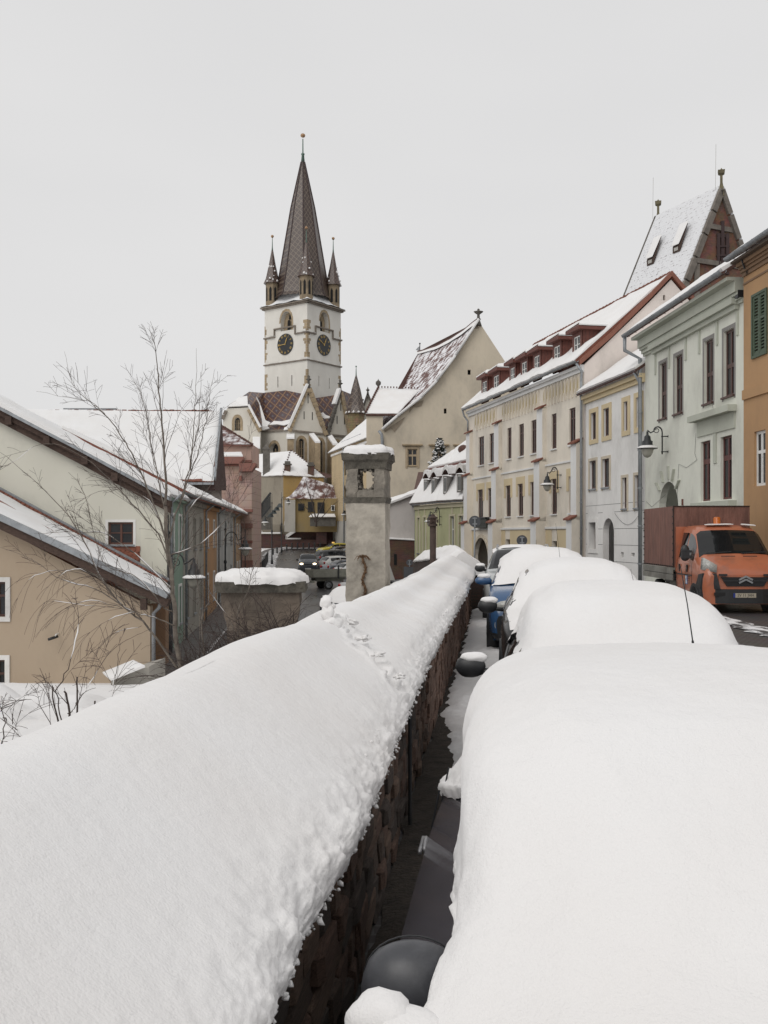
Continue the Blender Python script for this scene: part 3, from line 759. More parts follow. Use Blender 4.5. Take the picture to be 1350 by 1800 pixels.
def snow_skin(B, at, L, s0, s1, T, edge_l, edge_r, ns=70, nt=44, seed=0, lump=1.0, endh=.10, Tf=None, belt_in=.035, sfl=None):
    """blanket over a car: follows the cross-sections above edge height, rounded over the ends"""
    B.smooth = True
    def half(q, ze, T, s, sf=1.0):
        sc = sect(q, belt_in=belt_in); out = []; ze = min(ze, sc[5][1] - .01)
        # surface points above ze
        pts = sc[3:]
        k = 0
        while k < len(pts) - 1 and pts[k + 1][1] < ze: k += 1
        a, b = pts[k], pts[min(k + 1, len(pts) - 1)]
        t = 0 if abs(b[1] - a[1]) < 1e-6 else max(0, min(1, (ze - a[1]) / (b[1] - a[1])))
        st = (lerp(a[0], b[0], t), lerp(a[1], b[1], t))
        pts = [st] + pts[k + 1:]
        # arc-length resample
        ds = [0]
        for p, r in zip(pts, pts[1:]): ds.append(ds[-1] + math.hypot(r[0] - p[0], r[1] - p[1]))
        res = []
        for i in range(nt // 2 + 1):
            u = (i / (nt // 2)) ** 1.25 * ds[-1]
            k = 0
            while k < len(ds) - 2 and ds[k + 1] < u: k += 1
            t = (u - ds[k]) / max(1e-6, ds[k + 1] - ds[k])
            res.append((lerp(pts[k][0], pts[k + 1][0], t), lerp(pts[k][1], pts[k + 1][1], t), u))
        # smooth the corner, then push outwards
        for _ in range(10):
            res = [res[0]] + [((a[0] + 2 * b[0] + c[0]) / 4, (a[1] + 2 * b[1] + c[1]) / 4, b[2]) for a, b, c in zip(res, res[1:], res[2:])] + [(0, max(res[-1][1], res[-2][1]), res[-1][2])]
        for i, (x, z, u) in enumerate(res):
            a = res[max(0, i - 1)]; b = res[min(len(res) - 1, i + 1)]
            tx, tz = b[0] - a[0], b[1] - a[1]; l = math.hypot(tx, tz) or 1
            nx, nz = tz / l, -tx / l
            if nz < 0 and i > 2: nx, nz = -nx, -nz
            if i == len(res) - 1: nx, nz = 0, 1
            th = T * min(1.0, .38 + u / .5) 
            if i == 0: th = .01
            elif i == 1: th = T * .34
            elif i == 2: th = T * .46
            hold = max(0, nz)
            th *= .62 + .38 * hold
            if sf < 1: th *= lerp(sf, 1, min(1, max(0, (u - .12) / .4)))
            out.append((x + nx * th, z + nz * th, u))
        return out
    rows = []
    for i in range(ns + 1):
        u = i / ns; s = lerp(s0, s1, u)
        e = min(1, min(s - s0, s1 - s) / (T * 1.3))
        T2 = (Tf(s) if Tf else T) * max(.08, e) ** .45
        q = at(s)
        l = half(q, edge_l(s), T2, s, sfl(s) if sfl else 1.0); r = half(q, edge_r(s), T2, s)
        row = [(-x, s, z, uu) for x, z, uu in l] + [(x, s, z, uu) for x, z, uu in reversed(r[:-1])]
        rr = []
        for (x, y, z, uu) in row:
            p = Vector((x, y, z)); w = math.exp(-uu / .10)
            c = Vector((0, 0, z - .4)); nrm = Vector((x, 0, .5)).normalized()
            a = .010 * noise.noise(p * 1.7 + Vector((seed, 0, 0))) + .004 * noise.noise(p * 7 + Vector((seed, 0, 0)))
            a -= .022 * math.exp(-((abs(x) - .60) / .07) ** 2) * max(0, min(1, (y - 1.1) / .5)) * max(0, min(1, (3.4 - y) / .5)) * max(0, min(1, (z - 1.38) / .1))
            a += .012 * fbm((x * .9 + seed, y * .9, 3), 3)
            a += lump * w * (.05 * noise.noise(p * 4 + Vector((seed, 0, 0))) + .04 * abs(noise.noise(p * 12)) + .02 * abs(noise.noise(p * 30)))
            rr.append(p + nrm * a)
        rows.append(rr)
    b = len(B.v); n = len(rows[0])
    for r in rows: B.v.extend(r)
    for i in range(len(rows) - 1):
        for j in range(n - 1): B.f.append([b + i * n + j, b + (i + 1) * n + j, b + (i + 1) * n + j + 1, b + i * n + j + 1]); B.mi.append(0); B.sm.append(True)

def wheel(root, x, y, r=.31, w=.2, rim=CHROME, side=-1):
    M = Matrix.Rotation(PI / 2, 3, 'Y')
    B = MB(); B.smooth = True
    B.lathe((x, y, r), [(r * .62, -w / 2), (r * .93, -w / 2), (r, -w * .38), (r, w * .38), (r * .93, w / 2), (r * .62, w / 2)], 20, M)
    wh = B.build('wheel', RUBBER, root, local=True)
    B = MB(); B.lathe((x + side * (w / 2 - .012), y, r), [(0.0, 0), (r * .60, 0.0), (r * .62, side * .012)], 14, M)
    for k in range(5):
        a = 2 * PI * k / 5; B.box((x + side * (w / 2 + .002), y + math.cos(a) * r * .32, r + math.sin(a) * r * .32), (.02, .05, .05))
    B.build('rim', rim, wh, local=True)

def car(label, cx, cy, slope, prof, L=4.1, W=.86, H=1.45, col=('grey_paint', (.10, .10, .11)), snow=None, group=None, cladding=False, mirror=None, handles=True, lit=False, rev=False, cat='car', detail=True, z=0.0, taxi=False, wh=.31, mirror_paint=None, rails=False, edges=None, seed=0, antenna=None, pname='parked_car', tail=False, Tf=None, s_rng=None, ns=60, nt=36, lump=1.0, belt_in=.035, snow_mirror=True, bpos=None, hmat=None, sfl=None):
    root = thing(pname, label, cat, (cx, cy, z), -math.atan(slope) + (PI if rev else 0), group)
    pm = paint(*col)
    at, hk = car_profile(prof, L, W, H)
    n = 46 if detail else 26
    ss = [L * (i / n) for i in range(n + 1)]
    secs = [sect(at(s), belt_in=belt_in) for s in ss]
    full = [[(-x, z) for x, z in sc] + [(x, z) for x, z in reversed(sc[:-1])] for sc in secs]
    ws0, ws1, rf1, rw0, rw1 = [p * L for p in {id(HATCH): (.27, .425, .84, .86, .95), id(SUVP): (.26, .40, .90, .925, .975), id(SEDAN): (.29, .425, .74, .67, .80), id(CABP): (.26, .515, .93, 2, 3)}[id(prof)]]
    B = MB(); B.smooth = True
    m = len(full[0])
    for i, f in enumerate(full):
        for (x, z_) in f: B.v.append(Vector((x, ss[i], z_)))
    clad_faces = []
    for i in range(n):
        for j in range(m - 1):
            B.f.append([i * m + j, (i + 1) * m + j, (i + 1) * m + j + 1, i * m + j + 1]); B.sm.append(True)
            B.mi.append(1 if cladding and (j in (0, m - 2)) else 0)
    for e in (0, n): B.f.append([e * m + j for j in range(m)]); B.mi.append(1 if cladding else 0); B.sm.append(False)
    B.add([(-W * .88, .1, .24), (W * .88, .1, .24), (W * .88, L - .1, .24), (-W * .88, L - .1, .24)], [[0, 1, 2, 3]])
    B.build('body', [pm, BLACKPL], root, local=True)
    # glass
    def gl(nm, s_lo, s_hi, strips, off=.006, inset=.12):
        G = MB(); G.smooth = True; k = 8
        q = [s_lo + (s_hi - s_lo) * i / k for i in range(k + 1)]
        for si in strips:
            rr = []
            for s in q:
                sc = sect(at(s), belt_in=belt_in); f = [(-x, z_) for x, z_ in sc] + [(x, z_) for x, z_ in reversed(sc[:-1])]
                a, b = Vector((f[si][0], s, f[si][1])), Vector((f[si + 1][0], s, f[si + 1][1]))
                side = abs(abs(a.x) - abs(b.x)) < .35 and len(strips) == 1
                if side: a, b = a.lerp(b, inset), a.lerp(b, 1 - inset)
                nx = Vector((a.x + b.x, 0, .2 if side else abs(a.x + b.x) + .8)).normalized() * off
                if side: nx = Vector((math.copysign(off, a.x + b.x), 0, off * .5))
                else: nx = Vector((0, -off if s_lo < L / 2 else off, off))
                rr.append((a + nx, b + nx))
            for (a, b), (c, d) in zip(rr, rr[1:]): G.poly([a, c, d, b])
        G.build(nm, GLASSCAR, root, local=True)
    gl('windshield', ws0, ws1, list(range(5, m - 6)))
    if rw0 < L: gl('rear_window', rw0, rw1, list(range(5, m - 6)))
    bp = bpos or lerp(ws1, rf1, .44)
    for st in (4, m - 6):
        gl('side_window', ws0 + .35, bp - .04, [st]); gl('side_window', bp + .04, rf1, [st])
    for y in ((.19 * L, .81 * L) if prof is not CABP else (.30 * L,)):
        for sx in (-1, 1):
            wb = at(y)[3]
            A = MB(); A.smooth = True; A.lathe((sx * (wb - .10), y, wh + .01), [(wh + .055, -.115), (wh + .055, .115)], 18, Matrix.Rotation(PI / 2, 3, 'Y')); A.build('wheel_arch', BLACKPL, root, local=True)
            wheel(root, sx * (wb - .09), y, wh, .21, side=sx)
    # front: grille, lamps, bumper, plate
    q0 = at(.02 * L); zf = q0[1]
    if prof is not CABP:
        B = MB(); B.box((0, .0, .42), (W * 1.5, .05, .16)); B.build('front_bumper', BLACKPL, root, local=True)
        B = MB(); B.box((0, .015, zf - .13), (W * .8, .05, .10)); B.build('grille', BLACKPL, root, local=True)
        B = MB(); B.box((0, -.03, .45), (.52, .012, .11)); B.build('number_plate', PLATEM, root, local=True)
        for sx in (-1, 1):
            B = MB(); B.smooth = True; c = (sx * W * .66, .075, zf - .08)
            B.blob(c, .16, 1, .0, 2, (1.05, .55, .5)); B.build('headlight', LIT if lit else LAMPGL, root, local=True)
            if cladding:
                B = MB(); B.smooth = True; B.lathe((sx * W * .74, -.0, .50), [(.0, -.03), (.075, -.03), (.09, -.045), (.105, -.02)], 16, Matrix.Rotation(PI / 2, 3, 'X')); B.build('fog_light', LAMPGL, root, local=True)
        B = MB(); B.box((0, L + .0, .45), (W * 1.5, .06, .2)); B.build('rear_bumper', pm, root, local=True)
        B = MB(); B.box((0, L + .03, .62), (.52, .012, .11)); B.build('rear_plate', PLATEM, root, local=True)
        for sx in (-1, 1):
            B = MB(); B.smooth = True; B.blob((sx * W * .70, L - .08, .86 * hk), .15, 1, 0, 2, (.8, .6, .9)); B.build('tail_light', TAILGL, root, local=True)
    # mirrors
    my = ws0 + .32 if prof is not CABP else ws0 + .42
    qm = at(my)
    for sx in (-1, 1):
        M_ = mirror or {}
        r = M_.get('r', .105); zz = M_.get('z', qm[2] + .06); dx = M_.get('dx', .13)
        B = MB(); B.smooth = True
        B.blob((sx * (qm[3] - .03 + dx), my, zz), r, 3, .06, 3, M_.get('sq', (1.05, .55, .78)))
        B.tube([(sx * (qm[3] - .05), my + .02, zz - .05), (sx * (qm[3] - .03 + dx), my, zz - .03)], .028, 8)
        mo = B.build('wing_mirror', mirror_paint or BLACKPL, root, local=True)
        if snow and snow_mirror:
            B = MB(); B.smooth = True; B.blob((sx * (qm[3] - .03 + dx * .9), my, zz + r * .62), r * .85, 3, .2, 3, (1.1, .62, .45)); B.build('mirror_snow', SNOW, mo, local=True)
    if handles:
        for sx in (-1, 1):
            for hy in ((bp - .16,) if bpos else (bp - .13, rf1 - .25)):
                w_ = at(hy)[3]
                B = MB(); B.smooth = True; B.lathe((sx * (w_ - .004), hy, .80 * hk), [(.0, -.006), (.035, 0), (.045, .012), (.03, .02)], 14, Matrix.Rotation(sx * PI / 2, 3, 'Y') @ Matrix.Diagonal((.7, 1.6, 1))); 
                B.bar((sx * (w_ + .022), hy - .09, .80 * hk), (sx * (w_ + .022), hy + .09, .80 * hk), .014, .016); B.build('door_handle', hmat or pm, root, local=True)
    if detail:
        for sx in (-1, 1):
            for s in (ws0 + .25, bp, rf1 + .05):
                B = MB(); sc = sect(at(s)); pts = [(sx * (x + .002), s, z_) for x, z_ in sc[1:5]]
                B.tube(pts, .004, 4); B.build('door_seam', BLACKPL, root, local=True)
            B = MB(); qq = [at(lerp(ws0 + .1, rf1, i / 8)) for i in range(9)]; B.tube([(sx * (q[3] + .004), q[0], lerp(.36, q[2], .55)) for q in qq], .007, 4); B.build('door_crease', pm, root, local=True)
            B = MB(); qq = [at(ws0 + .2 + (rf1 - ws0 - .1) * i / 8) for i in range(9)]
            B.tube([(sx * (q[3] - belt_in + .008), q[0], q[2] - .005) for q in qq], .012, 5); B.build('window_trim', BLACKPL, root, local=True)
    if rails:
        for sx in (-1, 1):
            B = MB(); qq = [at(lerp(ws1 + .1, rf1, i / 8)) for i in range(9)]
            B.tube([(sx * q[4] * .9, q[0], q[1] + (.05 if 0 < i < 8 else .0)) for i, q in enumerate(qq)], .018, 6); B.build('roof_rail', CHROME, root, local=True)
    if taxi:
        B = MB(); B.box((0, L * .48, H + .07), (.42, .16, .12)); B.build('taxi_sign', emis('taxi_sign', (.9, .55, .15), .5), root, local=True)
    if snow:
        T = snow if isinstance(snow, (int, float)) else .12
        el = (edges or {}).get('l', lambda s: at(s)[2] + .02 + .05 * noise.noise(Vector((s * 2, seed, 0))))
        er = (edges or {}).get('r', lambda s: at(s)[2] + .02 + .05 * noise.noise(Vector((s * 2, seed + 5, 0))))
        B = MB(); a, b = s_rng or (.03 * L, .985 * L)
        snow_skin(B, at, L, a, b, T, el, er, ns, nt, seed, lump, Tf=Tf, belt_in=belt_in, sfl=sfl)
        B.build('snow_cover', SNOW, root, local=True)['kind'] = 'stuff'
    if antenna:
        ax, ay, az, h, tx, ty, fat = antenna
        B = MB(); B.tube([(ax, ay, az), (ax + tx * .12, ay + ty * .12, az + h * .22)], [fat * 1.6, fat * 1.05], 7)
        B.tube([(ax + tx * .12, ay + ty * .12, az + h * .22), (ax + tx * .5, ay + ty * .5, az + h * .6), (ax + tx, ay + ty, az + h)], [fat * .6, fat * .5, fat * .32], 6)
        B.build('antenna', BLACKPL, root, local=True)
    return root

SL = .13
HND = mat('worn_handle_chrome', (.30, .30, .31), .35, .2, 20, .1, 60, metal=.4)
# nearest car: only its left flank, door handle and mirror come out of the snow
el1 = lambda s: interp([(0, .95), (.8, .99), (1.0, 1.06), (1.3, 1.07), (1.7, 1.02), (2.0, .985), (2.5, .98), (2.62, .97), (2.85, .95), (3.1, .93), (3.35, .86), (3.6, .80), (3.9, .80), (4.2, .8)], s) + .012 * noise.noise(Vector((s * 9, 2, 0)))
car('dark grey car nearest the camera, snow covered except one door and its mirror', .72, .72, SL, HATCH, 4.15, .95, 1.43, ('charcoal_paint', (.14, .132, .148)), snow=.15, group='snow covered cars parked along the wall',
    bpos=3.15, hmat=HND, sfl=lambda s: interp([(.7, 1), (1.0, .4), (2.5, .5), (2.75, 1)], s), mirror=dict(r=.133, z=.945, dx=-.075, sq=(.92, .66, .82)), mirror_paint=GREYPL, edges=dict(l=el1), ns=190, nt=110, seed=3, snow_mirror=False, s_rng=(.05, 4.12), lump=.75, belt_in=.19)
car('dark car second in the row, buried in snow, thick aerial on its fender', 1.57, 5.75, .15, HATCH, 4.2, .93, 1.44, ('graphite_paint', (.04, .04, .042)), snow=.15, group='snow covered cars parked along the wall',
    sfl=lambda s: .35, edges=dict(l=lambda s: interp([(0, .9), (1.2, 1.02), (1.9, 1.08), (2.6, 1.16), (3.2, 1.12), (3.4, .95), (4.2, .9)], s)), mirror=dict(r=.11, z=1.0, dx=.24), ns=110, nt=60, seed=8, antenna=(.42, .95, 1.13, .66, -.10, -.05, .008), snow_mirror=True)
car('black car third in the row, snowed over, with its dark side window bare', 2.30, 11.35, .15, SUVP, 4.2, .95, 1.53, ('black_paint', (.02, .02, .021)), snow=.13, group='snow covered cars parked along the wall',
    mirror=dict(r=.125, z=1.05, dx=.22), lump=.35, ns=90, nt=50, seed=15, sfl=lambda s: .3, edges=dict(l=lambda s: interp([(0, .95), (1.0, 1.05), (1.4, 1.2), (1.8, 1.40), (3.6, 1.44), (4.2, 1.0)], s)), antenna=(.75, .9, 1.12, .45, -.08, 0, .006))
car('bright blue crossover fourth in the row with black lower cladding and bare bonnet', 2.62, 15.95, .14, SUVP, 4.3, .93, 1.64, ('blue_paint', (.035, .095, .21)), snow=.12, group='snow covered cars parked along the wall', cladding=True,
    mirror=dict(r=.13, z=1.17, dx=.13, sq=(1.2, .5, .62)), mirror_paint=paint('blue_paint', (.035, .095, .21)), ns=90, nt=50, seed=22, sfl=lambda s: .4, wh=.34, s_rng=(.95, 4.2), edges=dict(l=lambda s: interp([(.9, 1.16), (1.3, 1.22), (1.8, 1.45), (3.7, 1.5), (4.3, 1.1)], s)), antenna=(.35, 1.2, 1.25, .95, -.10, -.05, .006))
car('silver off-road car with roof rails fifth in the row, its windscreen bare', 3.12, 21.6, .13, SUVP, 4.5, .92, 1.70, ('silver_paint', (.42, .44, .44)), snow=.05, group='snow covered cars parked along the wall', rails=True,
    mirror=dict(r=.12, z=1.2, dx=.13), ns=60, nt=36, seed=31, wh=.34, s_rng=(1.9, 4.4), edges=dict(l=lambda s: 1.66, r=lambda s: 1.66))
car('snow covered white car sixth in the row with a little roof aerial', 4.35, 27.2, .12, HATCH, 4.2, .88, 1.50, ('white_car_paint', (.6, .6, .6)), snow=.16, group='snow covered cars parked along the wall', ns=50, nt=30, seed=37, antenna=(0, 1.9, 1.6, .25, 0, .05, .012))
# snow heaped on the nearest mirror's foot
near = bpy.data.objects['parked_car']
nm = [c for c in near.children if c.name.startswith('wing_mirror')][0]
B = MB(); B.smooth = True
for (x, y, Y_, r, sq) in [(672, 1795, 2.0, .072, (1.0, .8, .85)), (715, 1822, 1.98, .08, (1.2, .8, .75)), (770, 1850, 1.97, .09, (1.3, 1.0, .7)), (860, 1860, 2.0, .12, (1.3, 1.2, .8))]:
    q = Matrix.Rotation(math.atan(SL), 3, 'Z') @ (P(x, y, Y_) - base_of(near)); B.blob(q, r, int(x), .18, 3, sq)
B.build('mirror_snow', SNOW, nm, local=True)
B = MB(); c_ = Vector((0, 0, 0)); xs_ = [v.co.x for v in nm.data.vertices]; ys_ = [v.co.y for v in nm.data.vertices]; zs_ = [v.co.z for v in nm.data.vertices]; cx_, cz_ = min(xs_) + .133 * .92, max(zs_) - .133 * .82
B.tube([(cx_ + math.cos(a * PI / 15) * .1215, min(ys_) + .115, cz_ + math.sin(a * PI / 15) * .1085) for a in range(31)], .0022, 5); B.build('mirror_seam', BLACKPL, nm, local=True)

# ------------------------------------------------------------------ orange crew-cab truck with a tarpaulin body
OR = ('orange_paint', (.43, .135, .065), .4, .5)
t = car('orange crew cab truck with rust brown tarpaulin body before the green house', 9.12, 24.5, .02, CABP, 2.5, 1.03, 2.26, OR, cat='truck', handles=False, wh=.34, mirror=dict(r=.001, z=1.4, dx=.1), pname='delivery_truck', detail=False)
for c in list(t.children):
    if c.name.startswith('wing_mirror'): bpy.data.objects.remove(c)
TARP = mat('rust_brown_tarpaulin', (0.20, 0.10, 0.078), 0.8, 0.25, 2.5, 0.5, 7, stretch=(3, 3, .6), dirt=(.05, .025, .02), dirt_amt=.6, bdist=.04)
BEDW = mat('grey_bed_boards', (0.22, 0.215, 0.19), 0.7, 0.2, 4, .2, 20, dirt=(.07, .06, .05), dirt_amt=.7)
B = MB()
def tf(u, v):
    return None
x0, x1, y0, y1, z0, z1 = -1.06, 1.06, 2.58, 5.9, 1.08, 2.80
def tarp_face(a, b, c, d, nu, nv, amp, nrm):
    a, b, c, d = map(Vector, (a, b, c, d)); nrm = Vector(nrm)
    def f(u, v):
        p = (a * (1 - u) + b * u) * (1 - v) + (d * (1 - u) + c * u) * v
        w = min(1, 5 * min(u, 1 - u, v if v < .5 else 1 - v) + .0)
        return p + nrm * amp * w * (noise.noise(Vector((u * 9, v * 1.5, 1))) + .4 * noise.noise(Vector((u * 25, v * 3, 5))))
    B.grid(f, nu, nv)
B.smooth = True
tarp_face((x0, y1, z0), (x0, y0, z0), (x0, y0, z1), (x0, y1, z1), 40, 16, .035, (-1, 0, 0))
tarp_face((x1, y0, z0), (x1, y1, z0), (x1, y1, z1), (x1, y0, z1), 30, 10, .03, (1, 0, 0))
tarp_face((x0, y0, z0), (x1, y0, z0), (x1, y0, z1), (x0, y0, z1), 20, 12, .02, (0, -1, 0))
tarp_face((x0, y1, z0), (x1, y1, z0), (x1, y1, z1), (x0, y1, z1), 20, 12, .02, (0, 1, 0))
tarp_face((x0, y0, z1), (x1, y0, z1), (x1, y1, z1), (x0, y1, z1), 20, 20, .02, (0, 0, 1))
tp = B.build('tarpaulin', TARP, t, local=True)
B = MB()
for k in range(9): B.box((x0 - .012, y0 + .05, lerp(z0 + .1, z1 - .1, k / 8)), (.03, .05, .03)); B.box((x0 - .012, y1 - .05, lerp(z0 + .1, z1 - .1, k / 8)), (.03, .05, .03))
for k in range(16): B.box((x0 - .02, lerp(y0 + .1, y1 - .1, k / 15), z0 + .03), (.03, .04, .04))
B.build('tarp_buckles', BLACKPL, tp, local=True)['kind'] = 'stuff'
B = MB(); B.bar((x0 - .004, y0 - .01, z0), (x0 - .004, y0 - .01, z1 + .01), .03); B.bar((x0, y0 - .006, z1), (x1, y0 - .006, z1), .03); B.build('tarp_seam', mat('dark_tarp_seam', (.03, .018, .015), .8), tp, local=True)
for k, (a, b) in enumerate([(.90, 1.075), (.72, .885)]):
    B = MB(); B.box((x0 - .02, (y0 + y1) / 2, (a + b) / 2), (.03, y1 - y0, b - a)); B.box((x1 + .02, (y0 + y1) / 2, (a + b) / 2), (.03, y1 - y0, b - a)); B.build('side_board', BEDW, t, local=True)
B = MB(); B.box((0, (y0 + y1) / 2, .85), (2.1, y1 - y0, .10)); B.box((-.4, 3.6, .62), (.1, 4.4, .16)); B.box((.4, 3.6, .62), (.1, 4.4, .16)); B.build('chassis', BLACKPL, t, local=True)
B = MB(); B.box((-.7, 3.3, .55), (.35, .6, .3)); B.build('tank', BEDW, t, local=True)
for sx in (-1, 1): wheel(t, sx * .9, 4.6, .34, .22, side=sx)
B = MB(); B.box((0, 2.54, 1.6), (2.02, .06, 1.25)); B.box((0, 2.5, .9), (1.9, .12, .5)); B.build('cab_rear_wall', paint(*OR), t, local=True)
# bumper and lower front, grille, lamps
B = MB(); B.smooth = False
def arc_front(z0, z1, w, dep, n=14, y=-.12):
    b = []; t_ = []
    for i in range(n + 1):
        x = lerp(-w, w, i / n); yy = y + dep * abs(i / n * 2 - 1) ** 3
        b.append(Vector((x, yy, z0))); t_.append(Vector((x, yy, z1)))
    for i in range(n):
        B.hexa([b[i], b[i + 1], b[i + 1] + Vector((0, .3, 0)), b[i] + Vector((0, .3, 0))], [t_[i], t_[i + 1], t_[i + 1] + Vector((0, .3, 0)), t_[i] + Vector((0, .3, 0))])
arc_front(.26, .62, 1.03, .34)
for sx in (-1, 1):
    B.hexa([(sx * .62, -.10, .62), (sx * 1.045, .22, .62), (sx * 1.05, .62, .62), (sx * .62, .3, .62)], [(sx * .70, -.03, 1.02), (sx * 1.0, .16, 1.02), (sx * 1.03, .40, .98), (sx * .7, .3, 1.02)])
B.build('front_bumper', BLACKPL, t, local=True)
B = MB(); arc_front(.625, .98, .64, .05, y=-.08); B.build('front_panel', paint(*OR), t, local=True)
B = MB(); B.hexa([(-.46, -.105, .70), (.46, -.105, .70), (.46, 0, .70), (-.46, 0, .70)], [(-.60, -.10, .93), (.60, -.10, .93), (.6, 0, .93), (-.6, 0, .93)]); B.build('grille', mat('grille_black', (.008, .008, .009), .5), t, local=True)
B = MB(); B.box((0, -.112, .835), (1.12, .02, .03)); B.build('grille_bar', BLACKPL, t, local=True)
B = MB()
for dz in (0, -.075):
    B.bar((-.17, -.13, .86 + dz), (0, -.135, .95 + dz), .03, .045); B.bar((0, -.135, .95 + dz), (.17, -.13, .86 + dz), .03, .045)
B.build('chevron_emblem', CHROME, t, local=True)
for sx in (-1, 1):
    B = MB(); B.smooth = True
    B.hexa([(sx * .70, -.035, 1.04), (sx * .98, .17, 1.10), (sx * 1.0, .32, 1.12), (sx * .72, .2, 1.05)], [(sx * .66, .05, 1.23), (sx * .92, .20, 1.40), (sx * .96, .36, 1.42), (sx * .68, .25, 1.25)]); B.build('headlight', LAMPGL, t, local=True)
    B = MB(); B.box((sx * .56, -.10, .985), (.2, .06, .05)); B.build('buffer', BLACKPL, t, local=True)
    B = MB(); B.smooth = True; B.lathe((sx * .8, .02, .37), [(0, .0), (.05, .0), (.065, .02), (.07, -.02)], 12, Matrix.Rotation(PI / 2, 3, 'X')); B.build('fog_light', LAMPGL, t, local=True)
    B = MB(); B.box((sx * .62, -.06, .50), (.3, .04, .08)); B.build('air_inlet', mat('grille_black2', (.008, .008, .009), .5) if 'grille_black2' not in MATS else MATS['grille_black2'], t, local=True)
    # mirror
    B = MB(); B.smooth = True; B.blob((sx * 1.2, .98, 1.58), .125, 2, .0, 3, (.9, .6, 1.25)); B.blob((sx * 1.2, .98, 1.40), .12, 2, .0, 3, (.9, .6, .8)); B.smooth = False; B.box((sx * 1.2, .97, 1.49), (.20, .12, .22)); B.bar((sx * 1.02, 1.0, 1.42), (sx * 1.12, 1.0, 1.42), .07, .07); B.bar((sx * 1.02, 1.0, 1.56), (sx * 1.12, 1.0, 1.56), .06, .06); B.build('wing_mirror', BLACKPL, t, local=True)
    for k, hy in enumerate((1.38, 2.1)):
        B = MB(); B.box((sx * 1.035, hy, 1.10), (.03, .06, .2)); B.build('door_handle', BLACKPL, t, local=True)
    B = MB()
    for hy in (.98, 1.55, 2.32): B.bar((sx * 1.033, hy, .55), (sx * 1.033, hy, 1.24), .006)
    B.bar((sx * 1.035, .95, .93), (sx * 1.035, 2.32, .93), .012, .03); B.build('door_seam', BLACKPL, t, local=True)
B = MB(); B.box((0, -.125, .47), (.52, .012, .11)); pl = B.build('number_plate', mat('old_plate', (.42, .38, .30), .6, .15, 20), t, local=True)
B = MB(); B.box((-.285, -.126, .47), (.05, .012, .11)); B.build('country_strip', PLATEB, pl, local=True)
text_obj('SV 11 JHH', .105, BLACKPL, pl, Matrix.Translation((0, -.133, .47)) @ Matrix.Rotation(PI / 2, 4, 'X'), font_w=.92)
B = MB(); 
for c in (-.28, .28):
    for k in range(12): B.box((c + (k - 5.5) * .03, .36, 1.447), (.014, .05, .012), tilt=('X', .5))
B.build('bonnet_vents', BLACKPL, t, local=True)
B = MB(); B.bar((-.75, .62, 1.52), (-.1, .66, 1.56), .025); B.bar((.15, .62, 1.52), (.8, .66, 1.56), .025); B.build('wiper', BLACKPL, t, local=True)
B = MB(); B.smooth = True; B.lathe((-.12, 1.75, 2.27), [(.10, 0), (.10, .03), (.09, .04), (.095, .18), (.07, .21), (0, .215)], 16); B.build('beacon', mat('amber_glass', (.5, .13, .02), .2, .1), t, local=True)
B = MB(); B.box((-1.037, 1.42, .80), (.006, .16, .24)); dc = B.build('door_sticker', mat('blue_sticker', (.10, .2, .42), .5, .1), t, local=True)
B = MB(); B.bar((-1.042, 1.36, .70), (-1.042, 1.48, .90), .03, .004); B.bar((-1.042, 1.48, .70), (-1.042, 1.36, .90), .03, .004); B.build('sticker_mark', WHITEPAINT, dc, local=True)
B = MB()
for k in range(4): B.box((-1.037, 1.21, .72 + k * .055), (.005, .15, .02))
B.build('sticker_lines', mat('dark_brown_print', (.14, .05, .03), .6), dc, local=True)
for (q, nme) in (([(-.55, 1.45, 2.262), (.22, 1.45, 2.275), (.15, 1.8, 2.28), (-.35, 1.8, 2.275)], 1), ([(.42, 1.4, 2.27), (.8, 1.4, 2.24), (.8, 1.7, 2.25), (.5, 1.7, 2.28)], 2)):
    B = MB(); snow_slab([base_of(t) + Vector(p) for p in q], .03, None, 14, 8, -.004, mb=B, seed=nme); B.build('roof_snow', SNOW, t)
# ------------------------------------------------------------------ houses on the right of the street
def plaster(name, col, dirt=(.16, .15, .13), amt=.45, var=.09, bump=.16):
    return mat(name, col, .92, var, 1.1, bump, 30, dirt=dirt, dirt_amt=amt, dscale=.55, stretch=(1, 1, .55), bdist=.008)
CREAM = plaster('cream_plaster', (.76, .70, .605)); PALE = plaster('pale_grey_paint', (.76, .76, .75), amt=.25); YELL = plaster('soft_yellow_paint', (.64, .53, .34), amt=.25)
WHITEP = plaster('white_plaster', (.80, .79, .77)); GREENP = plaster('pale_green_plaster', (.72, .73, .65)); GREENT = plaster('green_trim', (.51, .53, .455), amt=.4)
ORANGEP = plaster('orange_plaster', (.46, .28, .145), amt=.5, dirt=(.2, .12, .07)); PINKP = plaster('pale_pink_plaster', (.74, .67, .62)); OLIVE = plaster('olive_green_plaster', (.45, .455, .27), amt=.4)
BEIGEP = plaster('beige_plaster', (.60, .53, .42)); GREYPL2 = plaster('bare_grey_render', (.25, .24, .23), amt=.5)
GREENSH = mat('green_shutter_paint', (.07, .10, .065), .6, .2, 8, .1, 40); VERGE = mat('red_verge_metal', (.22, .085, .055), .55, .15, 5, .1, 30)
TILESNOW = mat_blend('tiles_with_snow', (.16, .07, .05), (.82, .83, .84), .50, .62, 2.2, wave=(2.2, 'Z', .10), rough=(.85, .7), bump=.5)
SNOWTILE = mat_blend('snow_over_tiles', (.24, .22, .22), (.74, .75, .77), .36, .50, 3.5, wave=(1.05, 'Z', .14), rough=(.85, .7), bump=.45)
def Z(o, s): return lambda x, y: (o[0] + x / s, o[1] + y / s)
